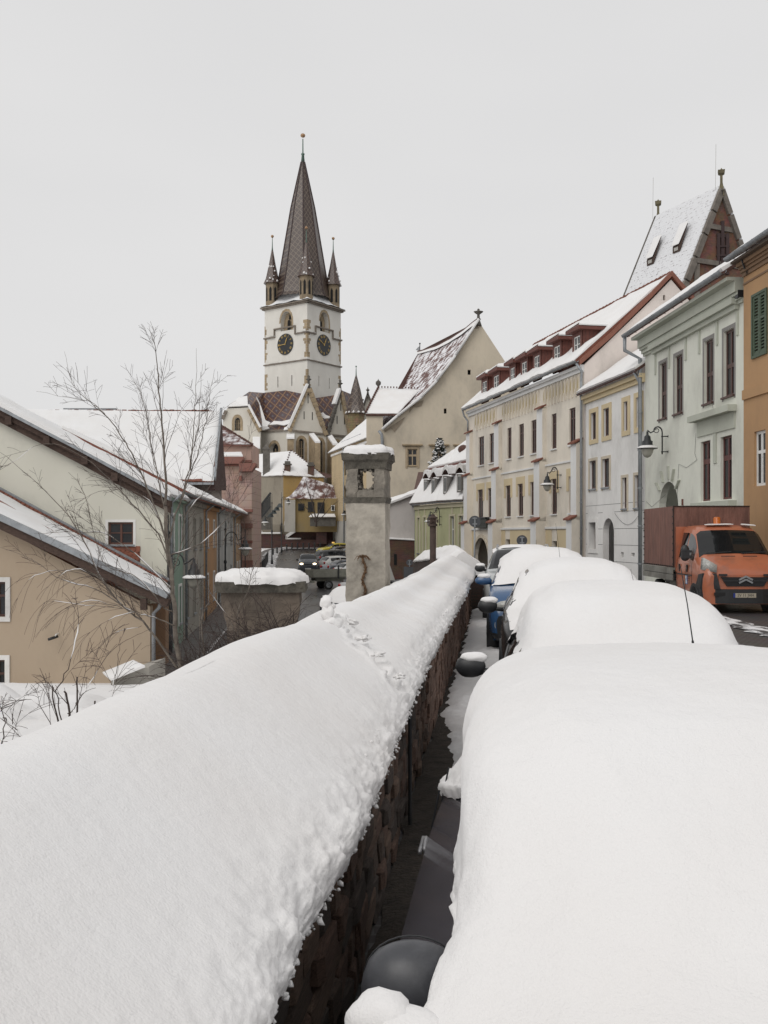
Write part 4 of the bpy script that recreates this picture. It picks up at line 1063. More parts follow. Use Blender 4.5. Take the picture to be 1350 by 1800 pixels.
Z6 = Z((820, 560), 4.219); Z7 = Z((1100, 460), 4.092)
def zr(fac, zf, x0, y0, x1, y1):
    a, b = zf(x0, y0), zf(x1, y1); return fac.rect(a[0], a[1], b[0], b[1])
def frect(r): return arch_pts(r, None)
def body_box(fac, parent, m, depth, z0, z1, a0=0.0, a1=None, name='side_wall', o0=-.36):
    B = MB(); a1 = fac.L if a1 is None else a1
    for (p, q) in (((a0, o0), (a0, -depth)), ((a0, -depth), (a1, -depth)), ((a1, -depth), (a1, o0))):
        B.poly([fac.pt(p[0], z0, p[1]), fac.pt(q[0], z0, q[1]), fac.pt(q[0], z1, q[1]), fac.pt(p[0], z1, p[1])])
    return B.build(name, m, parent)
def downpipe(pts, parent, r=.05, m=None, rings=True, name='downpipe'):
    B = MB(); B.smooth = True; B.tube(pts, r, 8)
    if rings:
        B.smooth = False
        for a, b in zip(pts, pts[1:]):
            a, b = Vector(a), Vector(b)
            if (b - a).length > 2:
                k = int((b - a).length / 1.9)
                for i in range(k + 1): c = a.lerp(b, (i + .4) / (k + 1)); B.tube([c, c + (b - a).normalized() * .05], r * 1.35, 8)
    return B.build(name, m or ZINC, parent)
def gutter(fac, z, a0, a1, off, parent, r=.08, snow=True):
    B = MB(); B.smooth = True; n = 7
    def f(u, v):
        t = PI + PI * v; return fac.pt(lerp(a0, a1, u), z + r * math.sin(t), off + r * math.cos(t))
    B.grid(f, 12, n); B.smooth = False
    k = int((a1 - a0) / .9)
    for i in range(k + 1):
        a = lerp(a0, a1, (i + .5) / (k + 1)); B.tube([fac.pt(a, z - r * 1.05, off - r), fac.pt(a, z - r * 1.12, off), fac.pt(a, z, off + r * 1.1)], .012, 4)
    return B.build('gutter', ZINC, parent)

# ---- long cream house
C = Fac((5.93, 67.3), (10.02, 48.7))
h = thing('long_house', 'long cream townhouse with stepped buttresses, pointed arch frieze and maroon roof dormers', 'house', (8, 58, -1))
up = [(90, 868, 130, 1078), (170, 850, 215, 1065), (302, 818, 333, 1045), (388, 788, 425, 1025), (480, 758, 518, 1000), (630, 705, 667, 968), (762, 652, 808, 932)]
lo = [(85, 1262, 123, 1465), (160, 1255, 196, 1468), (292, 1242, 328, 1468), (382, 1225, 420, 1460), (475, 1215, 503, 1458), (630, 1195, 670, 1450), (760, 1170, 802, 1445)]
ur = [zr(C, Z6, *q) for q in up]; lr = [zr(C, Z6, *q) for q in lo]
# level the rows: same height for each storey
zb = sorted(q[1] for q in ur)[3]; zt = sorted(q[3] for q in ur)[3]; ur = [(a, zb, b, zt) for a, _, b, _ in ur]
zb2 = sorted(q[1] for q in lr)[3]; zt2 = sorted(q[3] for q in lr)[3]; lr = [(a, zb2, b, zt2) for a, _, b, _ in lr]
sr = [zr(C, Z6, 290, 1637, 323, 1690), zr(C, Z6, 635, 1650, 672, 1690)]
dr = zr(C, Z6, 62, 1625, 172, 1800); dr = (dr[0], -1.2, dr[2], dr[3])
zc = C.px(*Z6(400, 490))[1] - .35
zc = 10.55
fwall(C, [(0, -1.4), (C.L, -1.4), (C.L, zc), (0, zc)], [frect(q) for q in ur + lr + sr] + [arch_pts(dr, 'round', 12)], CREAM, h)
body_box(C, h, CREAM, 9.7, -2, 10.6)
for q in ur: fwin(C, q, h, BROWNWOOD, 2, (.72,), .11, .08, surround=None, sillm=PALE)
for q in lr:
    w = fwin(C, q, h, BROWNWOOD, 2, (.72,), .11, .08, sillm=PALE)
    B = MB(); fbox(B, C, q[0] - .28, q[3] - .75, q[0] - .01, q[3], .003, .035); fbox(B, C, q[2] + .01, q[3] - .75, q[2] + .28, q[3], .003, .035); fbox(B, C, q[0] - .28, q[3] + .003, q[2] + .28, q[3] + .42, .003, .035)
    B.build('lintel_trim', YELL, w)
for q in sr: fwin(C, q, h, BROWNWOOD, 1, (), .06, .25)
B = MB(); yj = C.px(*Z6(500, 1562))[1]
for a0, a1 in ((.3, dr[0] - .3), (dr[2] + .3, sr[0][0] - .05), (sr[0][2] + .05, sr[1][0] - .05), (sr[1][2] + .05, C.L - .5)):
    B = MB(); fbox(B, C, a0, -1.3, a1, yj - .05, .004, .03); B.build('yellow_base', YELL, h)
B = MB(); fbox(B, C, 0, yj, C.L, yj + .12, .004, .09); zs = zt2 + .75
fbox(B, C, 0, zs, C.L, zs + .10, .004, .06); B.build('string_course', PALE, h)
B = MB()
n = 12; w2 = (dr[2] - dr[0]) / 2 + .12; cx = (dr[0] + dr[2]) / 2
for i in range(n):
    t0, t1 = PI * i / n, PI * (i + .93) / n
    P0 = lambda t, r: C.pt(cx + r * math.cos(t), dr[3] - w2 + .12 + r * math.sin(t), .03)
    B.hexa([P0(t0, w2 - .12), P0(t1, w2 - .12), P0(t1, w2 + .1), P0(t0, w2 + .1)], [p + C.n * .08 for p in (P0(t0, w2 - .12), P0(t1, w2 - .12), P0(t1, w2 + .1), P0(t0, w2 + .1))])
ad = B.build('archway', BEIGEP, h)
B = MB(); fbox(B, C, dr[0], dr[1], dr[2], dr[3], -2.6, -2.5); B.build('passage_wall', CREAM, ad)
NICHE = plaster('niche_ochre', (.50, .41, .24))
# frieze of pointed niches
an = 0
for (xa, ya, xb, yb, n) in ((60, 735, 222, 697, 7), (262, 680, 538, 560, 12), (568, 548, 845, 430, 11)):
    s0 = C.px(*Z6(xa, ya))[0]; s1 = C.px(*Z6(xb, yb))[0]; zt_ = 10.05
    for i in range(n):
        a = lerp(s0, s1, (i + .5) / n); w = abs(s1 - s0) / n * .40
        B = MB(); pts = [(a - w * .5, zt_ - .80), (a + w * .5, zt_ - .80), (a + w * .9, zt_ - .62), (a + w * .9, zt_ - .34), (a + w * .55, zt_ - .12), (a, zt_ + .04), (a - w * .55, zt_ - .12), (a - w * .9, zt_ - .34), (a - w * .9, zt_ - .62)]
        B.hexa([C.pt(p[0], p[1], .003) for p in pts], [C.pt(p[0], p[1], .02) for p in pts])
        nb = B.build('frieze_niche', NICHE, h)
        B = MB(); fbox(B, C, a + w * 1.02, zt_ - .98, a + w * 1.42, zt_ - .62, .004, .13); fbox(B, C, a + w * 1.02, zt_ - .62, a + w * 1.42, zt_ + .1, .004, .09)
        B.build('niche_corbel', CREAM, nb)
B = MB(); fbox(B, C, -.05, 10.2, C.L + .05, 10.4, -.3, .10); fbox(B, C, -.1, 10.4, C.L + .05, 10.56, -.3, .22); B.build('cornice', PALE, h)
gutter(C, 10.72, -.2, C.L + .25, .42, h, .09)
# buttresses
def buttress(sn, w, st, tilecap=True):
    """sn: near edge along the wall; st: list of (z0, z1, reach)"""
    b0 = MB(); b0.m = 0
    for (z0, z1, o) in st:
        for (p, q, m) in ((((sn, 0), (sn, o)), None, 0), (((sn - w, 0), (sn - w, o)), None, 0)):
            b0.m = 0; (a, oa), (c, oc) = p; b0.poly([C.pt(a, z0, oa), C.pt(c, z0, oc), C.pt(c, z1, oc), C.pt(a, z1 + o * .45, oa)])
        b0.m = 1; b0.poly([C.pt(sn - w, z0, o), C.pt(sn, z0, o), C.pt(sn, z1, o), C.pt(sn - w, z1, o)])
        b0.m = 0; b0.poly([C.pt(sn - w, z1, o), C.pt(sn, z1, o), C.pt(sn, z1 + o * .45, 0), C.pt(sn - w, z1 + o * .45, 0)])
    bo = b0.build('buttress', [CREAM, PALE], h)
    for i, (z0, z1, o) in enumerate(st):
        oi = st[i + 1][2] - .02 if i + 1 < len(st) else 0.0
        T = MB(); T.hexa([C.pt(sn - w - .06, z1 - .02, o + .14), C.pt(sn + .06, z1 - .02, o + .14), C.pt(sn + .06, z1 + (o - oi) * .5 + .04, oi), C.pt(sn - w - .06, z1 + (o - oi) * .5 + .04, oi)],
                         [C.pt(sn - w - .06, z1 + .07, o + .14), C.pt(sn + .06, z1 + .07, o + .14), C.pt(sn + .06, z1 + (o - oi) * .5 + .13, oi), C.pt(sn - w - .06, z1 + (o - oi) * .5 + .13, oi)])
        T.build('tile_cap', TILE, bo)
zz = lambda x, y: C.px(*Z6(x, y))[1]
s1_ = C.px(*Z6(262, 1200))[0]; s2_ = C.px(*Z6(590, 1100))[0]
buttress(s1_, .9, [(-1.4, 2.75, .62), (2.75, 6.05, .40), (6.05, 9.0, .22)])
buttress(s2_, .85, [(-1.4, 2.75, .60), (2.75, 6.05, .40), (6.05, 9.0, .22)])
buttress(.75, .8, [(-1.4, 2.75, .60), (2.75, 6.05, .40), (6.05, 9.0, .22)])
buttress(C.L - .04, .7, [(-1.4, 2.75, .6), (2.75, 6.6, .35)])
downpipe([C.pt(C.L + .12, 10.6, .42), C.pt(C.L + .12, 10.2, .12), C.pt(C.L + .12, 9.7, .15), C.pt(C.L + .12, -1, .15)], h, .065)
downpipe([C.pt(-.15, 10.7, .45), C.pt(-.25, 10.3, .3), C.pt(.0, 9.9, .1), C.pt(.0, 9.2, .1)], h, .06, rings=False)
# roof
RZ = 15.2; T0 = 4.83
bk = -C.n
def rp(a, z_, t): return C.pt(a, z_, -t)
q = [rp(-.2, 10.62, -.40), rp(C.L, 10.62, -.40), rp(C.L, RZ, T0), rp(-.2, RZ, T0)]
B = MB(); slab(B, q, .14); q2 = [rp(-.2, 10.62, 2 * T0 + .4), rp(C.L, 10.62, 2 * T0 + .4), q[2], q[3]]; slab(B, q2, .14); rf = B.build('roof', TILE, h)
nn_ = (q[1] - q[0]).cross(q[3] - q[0]).normalized(); nn_ = nn_ if nn_.z > 0 else -nn_
snow_slab([p + nn_ * .14 for p in q], .13, h, 70, 24, .01, .8, seed=2)
snow_slab([p + Vector((0, 0, .14)) for p in q2], .13, h, 20, 8, .01, .3, seed=4)
B = MB()
k = 42
for i in range(k): a = lerp(-.2, C.L, (i + .5) / k); B.tube([rp(a - .2, RZ + .22, T0), rp(a + .2, RZ + .26, T0)], .11, 6)
B.build('ridge_tiles', TILE, rf)['kind'] = 'stuff'
# pink gable closing its near end
G = Fac((10.02, 48.62), (10.02 + 9.66, 48.62 + 2.12))
hw = (0, 10.5)
gl_, gr_ = G.px(1162, 519), G.px(1170, 526)
slit = G.rect(1165.5, 518.5, 1169.5, 528)
fwall(G, [(.05, -1), (2 * T0, -1), (2 * T0, 10.3), (T0 + 1.2, 13.9), (T0, RZ - .1), (T0 - 1.2, 13.9), (1.5, 11.9), (.05, 10.55)], [frect(slit)], PINKP, h, 'gable_wall', .35, .25)
B = MB(); fbox(B, G, slit[0], slit[1], slit[2], slit[3], -.3, -.26); B.build('gable_slit', DARKIN, h)
B = MB()
vp = [(-.25, 10.55), (1.45, 12.0), (T0 - 1.2, 14.1), (T0, RZ + .12), (T0 + 1.2, 14.1), (2 * T0 + .2, 10.4)]
for a, b in zip(vp, vp[1:]): B.hexa([G.pt(a[0], a[1] - .06, -.1), G.pt(b[0], b[1] - .06, -.1), G.pt(b[0], b[1] - .06, .12), G.pt(a[0], a[1] - .06, .12)], [G.pt(a[0], a[1] + .22, -.1), G.pt(b[0], b[1] + .22, -.1), G.pt(b[0], b[1] + .22, .12), G.pt(a[0], a[1] + .22, .12)])
B.build('verge_board', VERGE, h)
# dormers
DF = Fac(tuple(C.pt(0, 0, -.28))[:2], tuple(C.pt(C.L, 0, -.28))[:2])
for (x0, y0, x1, y1) in [(118, 495, 150, 600), (203, 460, 238, 572), (326, 412, 356, 520), (411, 370, 446, 485), (503, 318, 540, 440), (650, 238, 692, 365), (797, 165, 842, 285)]:
    r = zr(DF, Z6, x0, y0, x1, y1); zb_, zt_ = 11.02, 12.28; r = (r[0], zb_, r[2], zt_)
    w0, w1 = r[0] - .22, r[2] + .22; zb1, zt1 = 10.85, 12.5
    B = MB(); dep = 1.9
    fwall(DF, [(w0, zb1), (w1, zb1), (w1, zt1), (w0, zt1)], [frect(r)], None, None, depth=.08, reveal=.08, mb=B)
    for a in (w0, w1): B.poly([DF.pt(a, zb1, 0), DF.pt(a, zt1, 0), DF.pt(a, zt1, -dep)])
    d_ = B.build('dormer', MAROON, h)
    B = MB()
    for a in (w0 - .004, w1 + .004):
        for k in range(1, 9): B.bar(DF.pt(a, zb1 + .25 + k * .18, -dep * k / 9), DF.pt(a, zt1 - .02, -dep * k / 9), .012)
    B.build('board_joints', BROWNWOOD, d_)
    a0, z0, a1, z1 = r
    F_ = MB(); fw = .06
    fbox(F_, DF, a0, z0, a0 + fw, z1, -.07, -.02); fbox(F_, DF, a1 - fw, z0, a1, z1, -.07, -.02); fbox(F_, DF, a0, z0, a1, z0 + fw, -.071, -.021); fbox(F_, DF, a0, z1 - fw, a1, z1, -.071, -.021)
    fbox(F_, DF, (a0 + a1) / 2 - .035, z0, (a0 + a1) / 2 + .035, z1, -.069, -.015)
    for q_ in (.33, .66): fbox(F_, DF, a0, lerp(z0, z1, q_) - .018, a1, lerp(z0, z1, q_) + .018, -.068, -.018)
    F_.build('window_frame', WHITEPAINT, d_)
    for i in range(2):
        for k in range(3):
            G_ = MB(); fbox(G_, DF, lerp(a0, a1, i / 2) + .05, lerp(z0, z1, k / 3) + .03, lerp(a0, a1, (i + 1) / 2) - .05, lerp(z0, z1, (k + 1) / 3) - .03, -.06, -.05); G_.build('pane', GLASS, d_)
    B = MB(); o0, o1 = .28, -(dep + .05); wl_, wr_ = w0 - .25, w1 + .25; mid = (w0 + w1) / 2
    fbox(B, DF, wl_, zt1, wr_, zt1 + .16, o0, o1 + .2)
    B.hexa([DF.pt(wl_, zt1 + .165, o0), DF.pt(wr_, zt1 + .165, o0), DF.pt(wr_, zt1 + .165, o1), DF.pt(wl_, zt1 + .165, o1)], [DF.pt(mid - .05, zt1 + .50, o0 - .5), DF.pt(mid + .05, zt1 + .50, o0 - .5), DF.pt(mid + .05, zt1 + .55, o1), DF.pt(mid - .05, zt1 + .55, o1)])
    B.build('dormer_roof', MAROON, d_)
    B = MB(); snow_slab([DF.pt(wr_ + .02, zt1 + .18, o0), DF.pt(wr_ + .02, zt1 + .20, o1), DF.pt(mid, zt1 + .57, o1 - .3), DF.pt(mid, zt1 + .53, o0 - .45)], .12, None, 10, 6, .0, mb=B, seed=x0)
    snow_slab([DF.pt(wl_ - .02, zt1 + .20, o1), DF.pt(wl_ - .02, zt1 + .18, o0), DF.pt(mid, zt1 + .53, o0 - .45), DF.pt(mid, zt1 + .57, o1 - .3)], .12, None, 10, 6, .0, mb=B, seed=x0 + 3); B.build('dormer_snow', SNOWFAR, d_)
# sign board on the cream house
s = thing('sign_board', 'dark hanging sign board with worn lettering over the arched entrance of the cream house', 'sign', tuple(C.pt(dr[0] + .2, 3.1, .3)))
B = MB(); r = C.rect(842, 911.5, 862.5, 928); fbox(B, C, r[0] + .1, r[1], r[2], r[3], .25, .33); B.build('board', mat('sign_green_black', (.035, .04, .035), .6, .4, 9), s)
B = MB(); fbox(B, C, r[0], r[3] + .003, r[2] + .05, r[3] + .08, .0, .40); B.build('hood', IRON, s)
B = MB(); rr = random.Random(3)
for k in range(7): a = lerp(r[0] + .4, r[2] - .25, k / 6.5); fbox(B, C, a, r[1] + .16, a + .10, r[1] + .34 + rr.uniform(-.03, .05), .331, .34)
for k in range(4): a = lerp(r[0] + .7, r[2] - .9, k / 4); fbox(B, C, a, r[1] + .5, a + .16, r[1] + .62 + rr.uniform(0, .15), .331, .34)
B.build('worn_marks', IRON, s)

# ---- white house
W = Fac((10.12, 48.55), (11.18, 41.45))
h = thing('white_house', 'narrow white townhouse with yellow framed upper windows and an arched street door', 'house', (11.5, 45, -.5))
wu = [zr(W, Z6, *q) for q in [(926, 672, 966, 878), (1020, 645, 1063, 855), (1170, 630, 1200, 848), (1262, 583, 1298, 815)]]
wu = [(a, sorted(q[1] for q in wu)[1] + .05, b, sorted(q[3] for q in wu)[1]) for a, _, b, _ in wu]
wm = [zr(W, Z6, *q) for q in [(915, 1055, 964, 1262), (1010, 1040, 1062, 1250)]]
wmr = [zr(W, Z6, *q) for q in [(1158, 1180, 1192, 1408), (1250, 1162, 1286, 1402)]]
wg = [zr(W, Z6, 912, 1512, 963, 1710)]
wd = zr(W, Z6, 1012, 1480, 1094, 1800); wd = (wd[0], -.4, wd[2], wd[3])
ws = [zr(W, Z6, 1145, 1732, 1165, 1772), zr(W, Z6, 1222, 1738, 1247, 1765)]
fwall(W, [(0, -.6), (W.L, -.6), (W.L, 8.9), (0, 8.9)], [frect(q) for q in wu + wm + wmr + wg + ws] + [arch_pts(wd, 'round', 12)], WHITEP, h, reveal=.3)
body_box(W, h, WHITEP, 8, -1, 8.9)
for q in wu: fwin(W, q, h, BROWNWOOD, 2, (), .09, .09, surround=YELL, sw=.22, sp=.05, sill=False)
for q in wm: fwin(W, q, h, BROWNWOOD, 1, (), .08, .11, surround=BEIGEP, sw=.14, sp=.04)
for q in wmr: fwin(W, q, h, BROWNWOOD, 1, (), .08, .11, surround=BEIGEP, sw=.13, sp=.04)
for q in wg: fwin(W, q, h, BROWNWOOD, 1, (), .06, .28, surround=WHITEP, sw=.2, sp=.05, sill=False)
for q in ws: fwin(W, q, h, IRON, 1, (), .03, .25, sill=False)
B = MB(); fbox(B, W, wd[0] + .0, wd[1], wd[2], wd[3], -1.3, -1.22); D_ = B.build('door_recess_wall', WHITEP, h)
B = MB(); fbox(B, W, wd[2] - .62, wd[1], wd[2] - .02, wd[3] - .9, -1.2, -.35); dd = B.build('street_door', MAROON, h)
B = MB(); fbox(B, W, wd[2] - .74, wd[3] - .9, wd[2] - .02, wd[3] - .78, -1.2, -.28); B.build('door_cornice', MAROON, dd)
B = MB(); fbox(B, W, wd[0] + .62, 1.15, wd[0] + .9, 1.75, -1.21, -1.1); fbox(B, W, wd[0] + .66, 1.8, wd[0] + .86, 2.05, -1.21, -1.12); B.build('letter_box', IRON, h)
B = MB()
for z_ in (3.05, 2.27, 1.52, .75, -.05):
    for (a0, a1) in ((.05, wg[0][0] - .24), (wg[0][2] + .24, wd[0] - .03), (wd[2] + .03, W.L - .05)):
        if a1 > a0: fbox(B, W, a0, z_, a1, z_ + .022, .002, .004)
for a0, a1 in ((0.05, W.L - .05),): fbox(B, W, a0, 3.42, a1, 3.44, .002, .005)
B.build('plaster_joints', mat('joint_grey', (.2, .2, .2), .9), h)
B = MB(); fbox(B, W, -.02, 8.55, W.L + .02, 8.75, -.2, .12); fbox(B, W, -.02, 8.75, W.L + .02, 8.93, -.2, .25); B.build('cornice', YELL, h)
gutter(W, 9.06, -.1, W.L + .05, .40, h, .08)
q = [W.pt(0, 8.95, .42), W.pt(W.L, 8.95, .42), W.pt(W.L, 13.0, -5.6), W.pt(0, 13.0, -5.6)]
B = MB(); slab(B, q, .12); B.build('roof', TILEDARK, h); snow_slab([p + Vector((0, 0, .14)) for p in q], .15, h, 40, 20, .0, .4, seed=7)
downpipe([W.pt(W.L - .2, 9.0, .4), W.pt(W.L - .25, 8.6, .15), W.pt(W.L - .05, 8.3, .2)], h, .06, rings=False)
B = MB(); pts = [W.pt(a, 3.0 - .55 * math.sin(PI * t) * (1 if t < 1 else 0), .03) for t, a in [(k / 10, lerp(W.L - 3.3, W.L - .3, k / 10)) for k in range(11)]]; B.tube(pts, .008, 4); B.build('loose_cable', IRON, h)

# ---- pale green house
GH = Fac((11.18, 41.4), (11.8, 31.6))
h = thing('pale_green_house', 'pale green townhouse with tall mullioned upper windows, deep cornice and an arched doorway', 'house', (12, 36, -.2))
gu = [zr(GH, Z7, *q) for q in [(243, 733, 292, 1128), (350, 680, 406, 1090), (563, 556, 627, 1005), (703, 487, 779, 955)]]
gu = [(a, sorted(q[1] for q in gu)[1], b, sorted(q[3] for q in gu)[2]) for a, _, b, _ in gu]
gl2 = [zr(GH, Z7, *q) for q in [(539, 1290, 608, 1722), (682, 1253, 763, 1708)]]
gl2 = [(a, sorted(q[1] for q in gl2)[0], b, sorted(q[3] for q in gl2)[0]) for a, _, b, _ in gl2]
gd = zr(GH, Z7, 240, 1582, 378, 1860); gd = (gd[0], -.2, gd[2], gd[3])
ztop = 10.2
fwall(GH, [(0, -.4), (GH.L, -.4), (GH.L, ztop), (0, ztop)], [frect(q) for q in gu + gl2] + [arch_pts(gd, 'round', 14)], GREENP, h, reveal=.28)
body_box(GH, h, GREENP, 9, -1, ztop)
for q in gu: fwin(GH, q, h, BROWNWOOD, 2, (.46,), .09, .10, surround=GREYPL2, sw=.13, sp=.006, curtain=True, sillm=BROWNWOOD, muntin=.07)
RW = mat('red_brown_window_wood', (.11, .035, .028), .5, .2, 6, .1, 60)
for q in gl2: fwin(GH, q, h, RW, 2, (.66,), .08, .10, sill=False, muntin=.09, curtain=True)
def trim(B, fac, a0, a1, z0, z1, o, miter=.0): fbox(B, fac, a0, z0, a1, z1, .003, o)
B = MB(); c0, c1 = gu[0][0] - .55, gu[3][2] + .42; zc_ = gu[0][3] + .5
fbox(B, GH, c0, zc_, c1, zc_ + .16, .003, .16); fbox(B, GH, c0 - .06, zc_ + .163, c1 + .06, zc_ + .36, .003, .30)
cg = B.build('window_cornice', GREENT, h)
B = MB()
for a in (c0 + .1, gu[0][2] + .35, gu[1][2] + .4, gu[2][0] - .4, gu[2][2] + .4, c1 - .12): B = MB(); fbox(B, GH, a - .07, zc_ - .85, a + .07, zc_ - .003, .003, .05); B.build('pilaster_drop', GREENT, cg)
B = MB(); c0, c1 = gl2[0][0] - .25, gl2[1][2] + .3; z5 = gl2[0][3] + .75
fbox(B, GH, c0, z5 - .55, c1, z5, .003, .05); fbox(B, GH, c0 - .25, z5 + .003, c1 + .1, z5 + .22, .003, .32); B.build('window_cornice', GREENT, h)
B = MB(); fbox(B, GH, c0 - .05, gl2[0][1] - .28, c1 + .08, gl2[0][1] - .06, .003, .28); B.build('window_sill', GREENT, h)
B = MB(); fbox(B, GH, (gl2[0][2] + gl2[1][0]) / 2 - .12, gl2[0][1] + 1.3, (gl2[0][2] + gl2[1][0]) / 2 + .12, z5 - .56, .003, .04); B.build('centre_panel', GREENT, h)
B = MB()
for k, (z0, z1, o) in enumerate([(9.62, 9.72, .10), (9.723, 9.86, .18), (9.863, 9.95, .26), (9.953, 10.3, .34), (10.303, 10.42, .62)]): fbox(B, GH, -.0, z0, GH.L + .0, z1, -.3, o)
B.build('cornice', GREENT, h)
gutter(GH, 10.62, -.45, GH.L + .1, .78, h, .13)
q = [GH.pt(-.1, 10.45, .75), GH.pt(GH.L, 10.45, .75), GH.pt(GH.L, 14.4, -5.0), GH.pt(-.1, 14.4, -5.0)]
B = MB(); slab(B, q, .12); B.build('roof', TILEDARK, h); snow_slab([p + Vector((0, 0, .14)) for p in q], .18, h, 40, 16, .0, .5, seed=9)
downpipe([GH.pt(-.35, 10.55, .78), GH.pt(-.35, 9.95, .78), GH.pt(-.12, 9.55, .18), GH.pt(-.12, -.2, .18)], h, .085)
# door in the arch
B = MB(); fbox(B, GH, gd[0], gd[1], gd[2], gd[3], -.95, -.85); B.build('door_recess', GREENP, h)
B = MB(); c_ = gd[2] - .55
fbox(B, GH, gd[0] + .85, gd[1], gd[2] - .02, gd[3] - .18, -.84, -.7); dd = B.build('carved_door', BROWNWOOD, h)
B = MB(); fbox(B, GH, gd[0] + .75, gd[3] - .95, gd[2] - .02, gd[3] - .83, -.7, -.55); B.build('door_transom', BROWNWOOD, dd)
B = MB()
for k in range(5): a = lerp(gd[0] + .95, gd[2] - .12, k / 4); B.bar(GH.pt(a, gd[3] - .8, -.68), GH.pt(lerp(a, c_, .5), gd[3] - .25, -.68), .03)
B.build('fanlight_grille', IRON, dd)
B = MB(); w2 = (gd[2] - gd[0]) / 2; cx = (gd[0] + gd[2]) / 2
for k, t in enumerate([.22, .36, .5, .64, .78]):
    a = PI * t; zz0 = gd[3] - w2
    p0 = (cx + (w2 + .1) * math.cos(a), zz0 + (w2 + .1) * math.sin(a)); p1 = (cx + (w2 + .62) * math.cos(a), zz0 + (w2 + .62) * math.sin(a))
    B = MB(); B.bar(GH.pt(*p0, .02), GH.pt(*p1, .03), .16, .05); B.build('keystone', GREENT, h)
B = MB()
fbox(B, GH, gd[0] - .3, zz0 - .35, gd[0] - .003, zz0 + .0, .003, .05); fbox(B, GH, gd[2] + .003, zz0 - .35, gd[2] + .3, zz0, .003, .05)
B.build('impost_blocks', GREENT, h)
B = MB(); pts = [GH.pt(*GH.px(*Z7(x, y)), .02) for x, y in [(620, 1000), (632, 1060), (630, 1150)]]; B.tube(pts, .005, 4)
pts = [GH.pt(*GH.px(*Z7(x, y)), .02) for x, y in [(372, 1700), (385, 1455), (440, 1482), (515, 1425), (500, 1380), (508, 1235)]]; B.tube(pts, .006, 4)
pts = [GH.pt(*GH.px(*Z7(x, y)), .02) for x, y in [(150, 1725), (190, 1765), (290, 1675)]]; B.tube(pts, .006, 4); B.build('loose_cable', IRON, h)
B = MB(); a, z_ = GH.px(*Z7(412, 1730)); fbox(B, GH, a - .04, z_ - .12, a + .04, z_ + .12, .003, .05); B.build('door_bell', MAROON, h)
a, z_ = GH.px(*Z7(850, 235)); B = MB(); fbox(B, GH, a - .12, z_ - .12, a + .1, z_ + .12, .003, .25); B.build('alarm_box', BLACKPL, h)

# ---- orange house at the edge of the frame
OH = Fac((11.62, 31.25), (12.35, 20.5))
h = thing('orange_house', 'weathered orange townhouse at the right edge with green louvred shutters', 'house', (12.5, 26, -.1))
r = OH.rect(1325, 517, 1347.5, 622); r2 = OH.rect(1325.6, 757, 1345.6, 854)
r3 = (r[0] + 4.2, r[1], r[2] + 4.2, r[3]); r4 = (r2[0] + 4.2, r2[1], r2[2] + 4.2, r2[3])
fwall(OH, [(0, -.4), (OH.L, -.4), (OH.L, 10.6), (0, 10.6)], [frect(q) for q in (r, r2, r3, r4)], ORANGEP, h)
body_box(OH, h, ORANGEP, 9, -1, 10.5)
for q in (r2, r4): fwin(OH, q, h, WHITEPAINT, 2, (.62,), .09, .08, sill=False, muntin=.05)
for q in (r, r3):
    a0, z0, a1, z1 = q; B = MB(); f = .08
    fbox(B, OH, a0 - .08, z0 - .08, a0, z1 + .08, -.05, .06); fbox(B, OH, a1, z0 - .08, a1 + .08, z1 + .08, -.05, .06); fbox(B, OH, a0, z1, a1, z1 + .08, -.05, .06); fbox(B, OH, a0, z0 - .08, a1, z0, -.05, .06)
    W_ = B.build('window_frame', GREENSH, h)
    for i in range(2):
        b0 = lerp(a0, a1, i / 2) + .01; b1 = lerp(a0, a1, (i + 1) / 2) - .01
        B = MB(); zm = lerp(z0, z1, .58)
        for (x0, x1, y0, y1) in ((b0, b0 + f, z0, z1), (b1 - f, b1, z0, z1), (b0 + f, b1 - f, z0, z0 + f), (b0 + f, b1 - f, z1 - f, z1), (b0 + f, b1 - f, zm, zm + f)): fbox(B, OH, x0, y0, x1, y1, -.02, .03)
        S_ = B.build('shutter', GREENSH, W_)
        n = 17
        B = MB()
        for k in range(n):
            zc2 = lerp(z0 + f, z1 - f, (k + .5) / n)
            if abs(zc2 - zm - f / 2) < .07: continue
            B.hexa([OH.pt(b0 + f, zc2 - .045, .02), OH.pt(b1 - f, zc2 - .045, .02), OH.pt(b1 - f, zc2 - .03, .02), OH.pt(b0 + f, zc2 - .03, .02)], [OH.pt(b0 + f, zc2 + .02, -.03), OH.pt(b1 - f, zc2 + .02, -.03), OH.pt(b1 - f, zc2 + .035, -.03), OH.pt(b0 + f, zc2 + .035, -.03)])
        sl_ = B.build('louvre_slats', GREENSH, W_); 
    B = MB(); fbox(B, OH, a0, z0, a1, z1, -.2, -.15); B.build('dark_room', DARKIN, W_)
B = MB(); zb_ = OH.px(1330, 688)[1]; fbox(B, OH, 0, zb_ - .15, OH.L, zb_ + .16, .003, .06); B.build('string_course', ORANGEP, h)
zl = OH.px(1312, 497)[1]
B = MB(); fbox(B, OH, 0, zl - .04, OH.L, zl + .02, .003, .03); OC = plaster('brown_cornice_paint', (.24, .15, .09), amt=.6)
for k, (z0, z1, o) in enumerate([(zl + .22, zl + .34, .06), (zl + .343, zl + .44, .12), (zl + .443, zl + .52, .18), (zl + .523, zl + .64, .26)]): fbox(B, OH, 0, z0, OH.L, z1, -.2, o)
B.build('cornice', OC, h)
B = MB(); fbox(B, OH, -.05, zl + .643, OH.L, zl + .72, -.3, .42); B.build('soffit', plaster('dark_soffit', (.12, .09, .07)), h)
gutter(OH, zl + .85, -.1, OH.L, .52, h, .12)
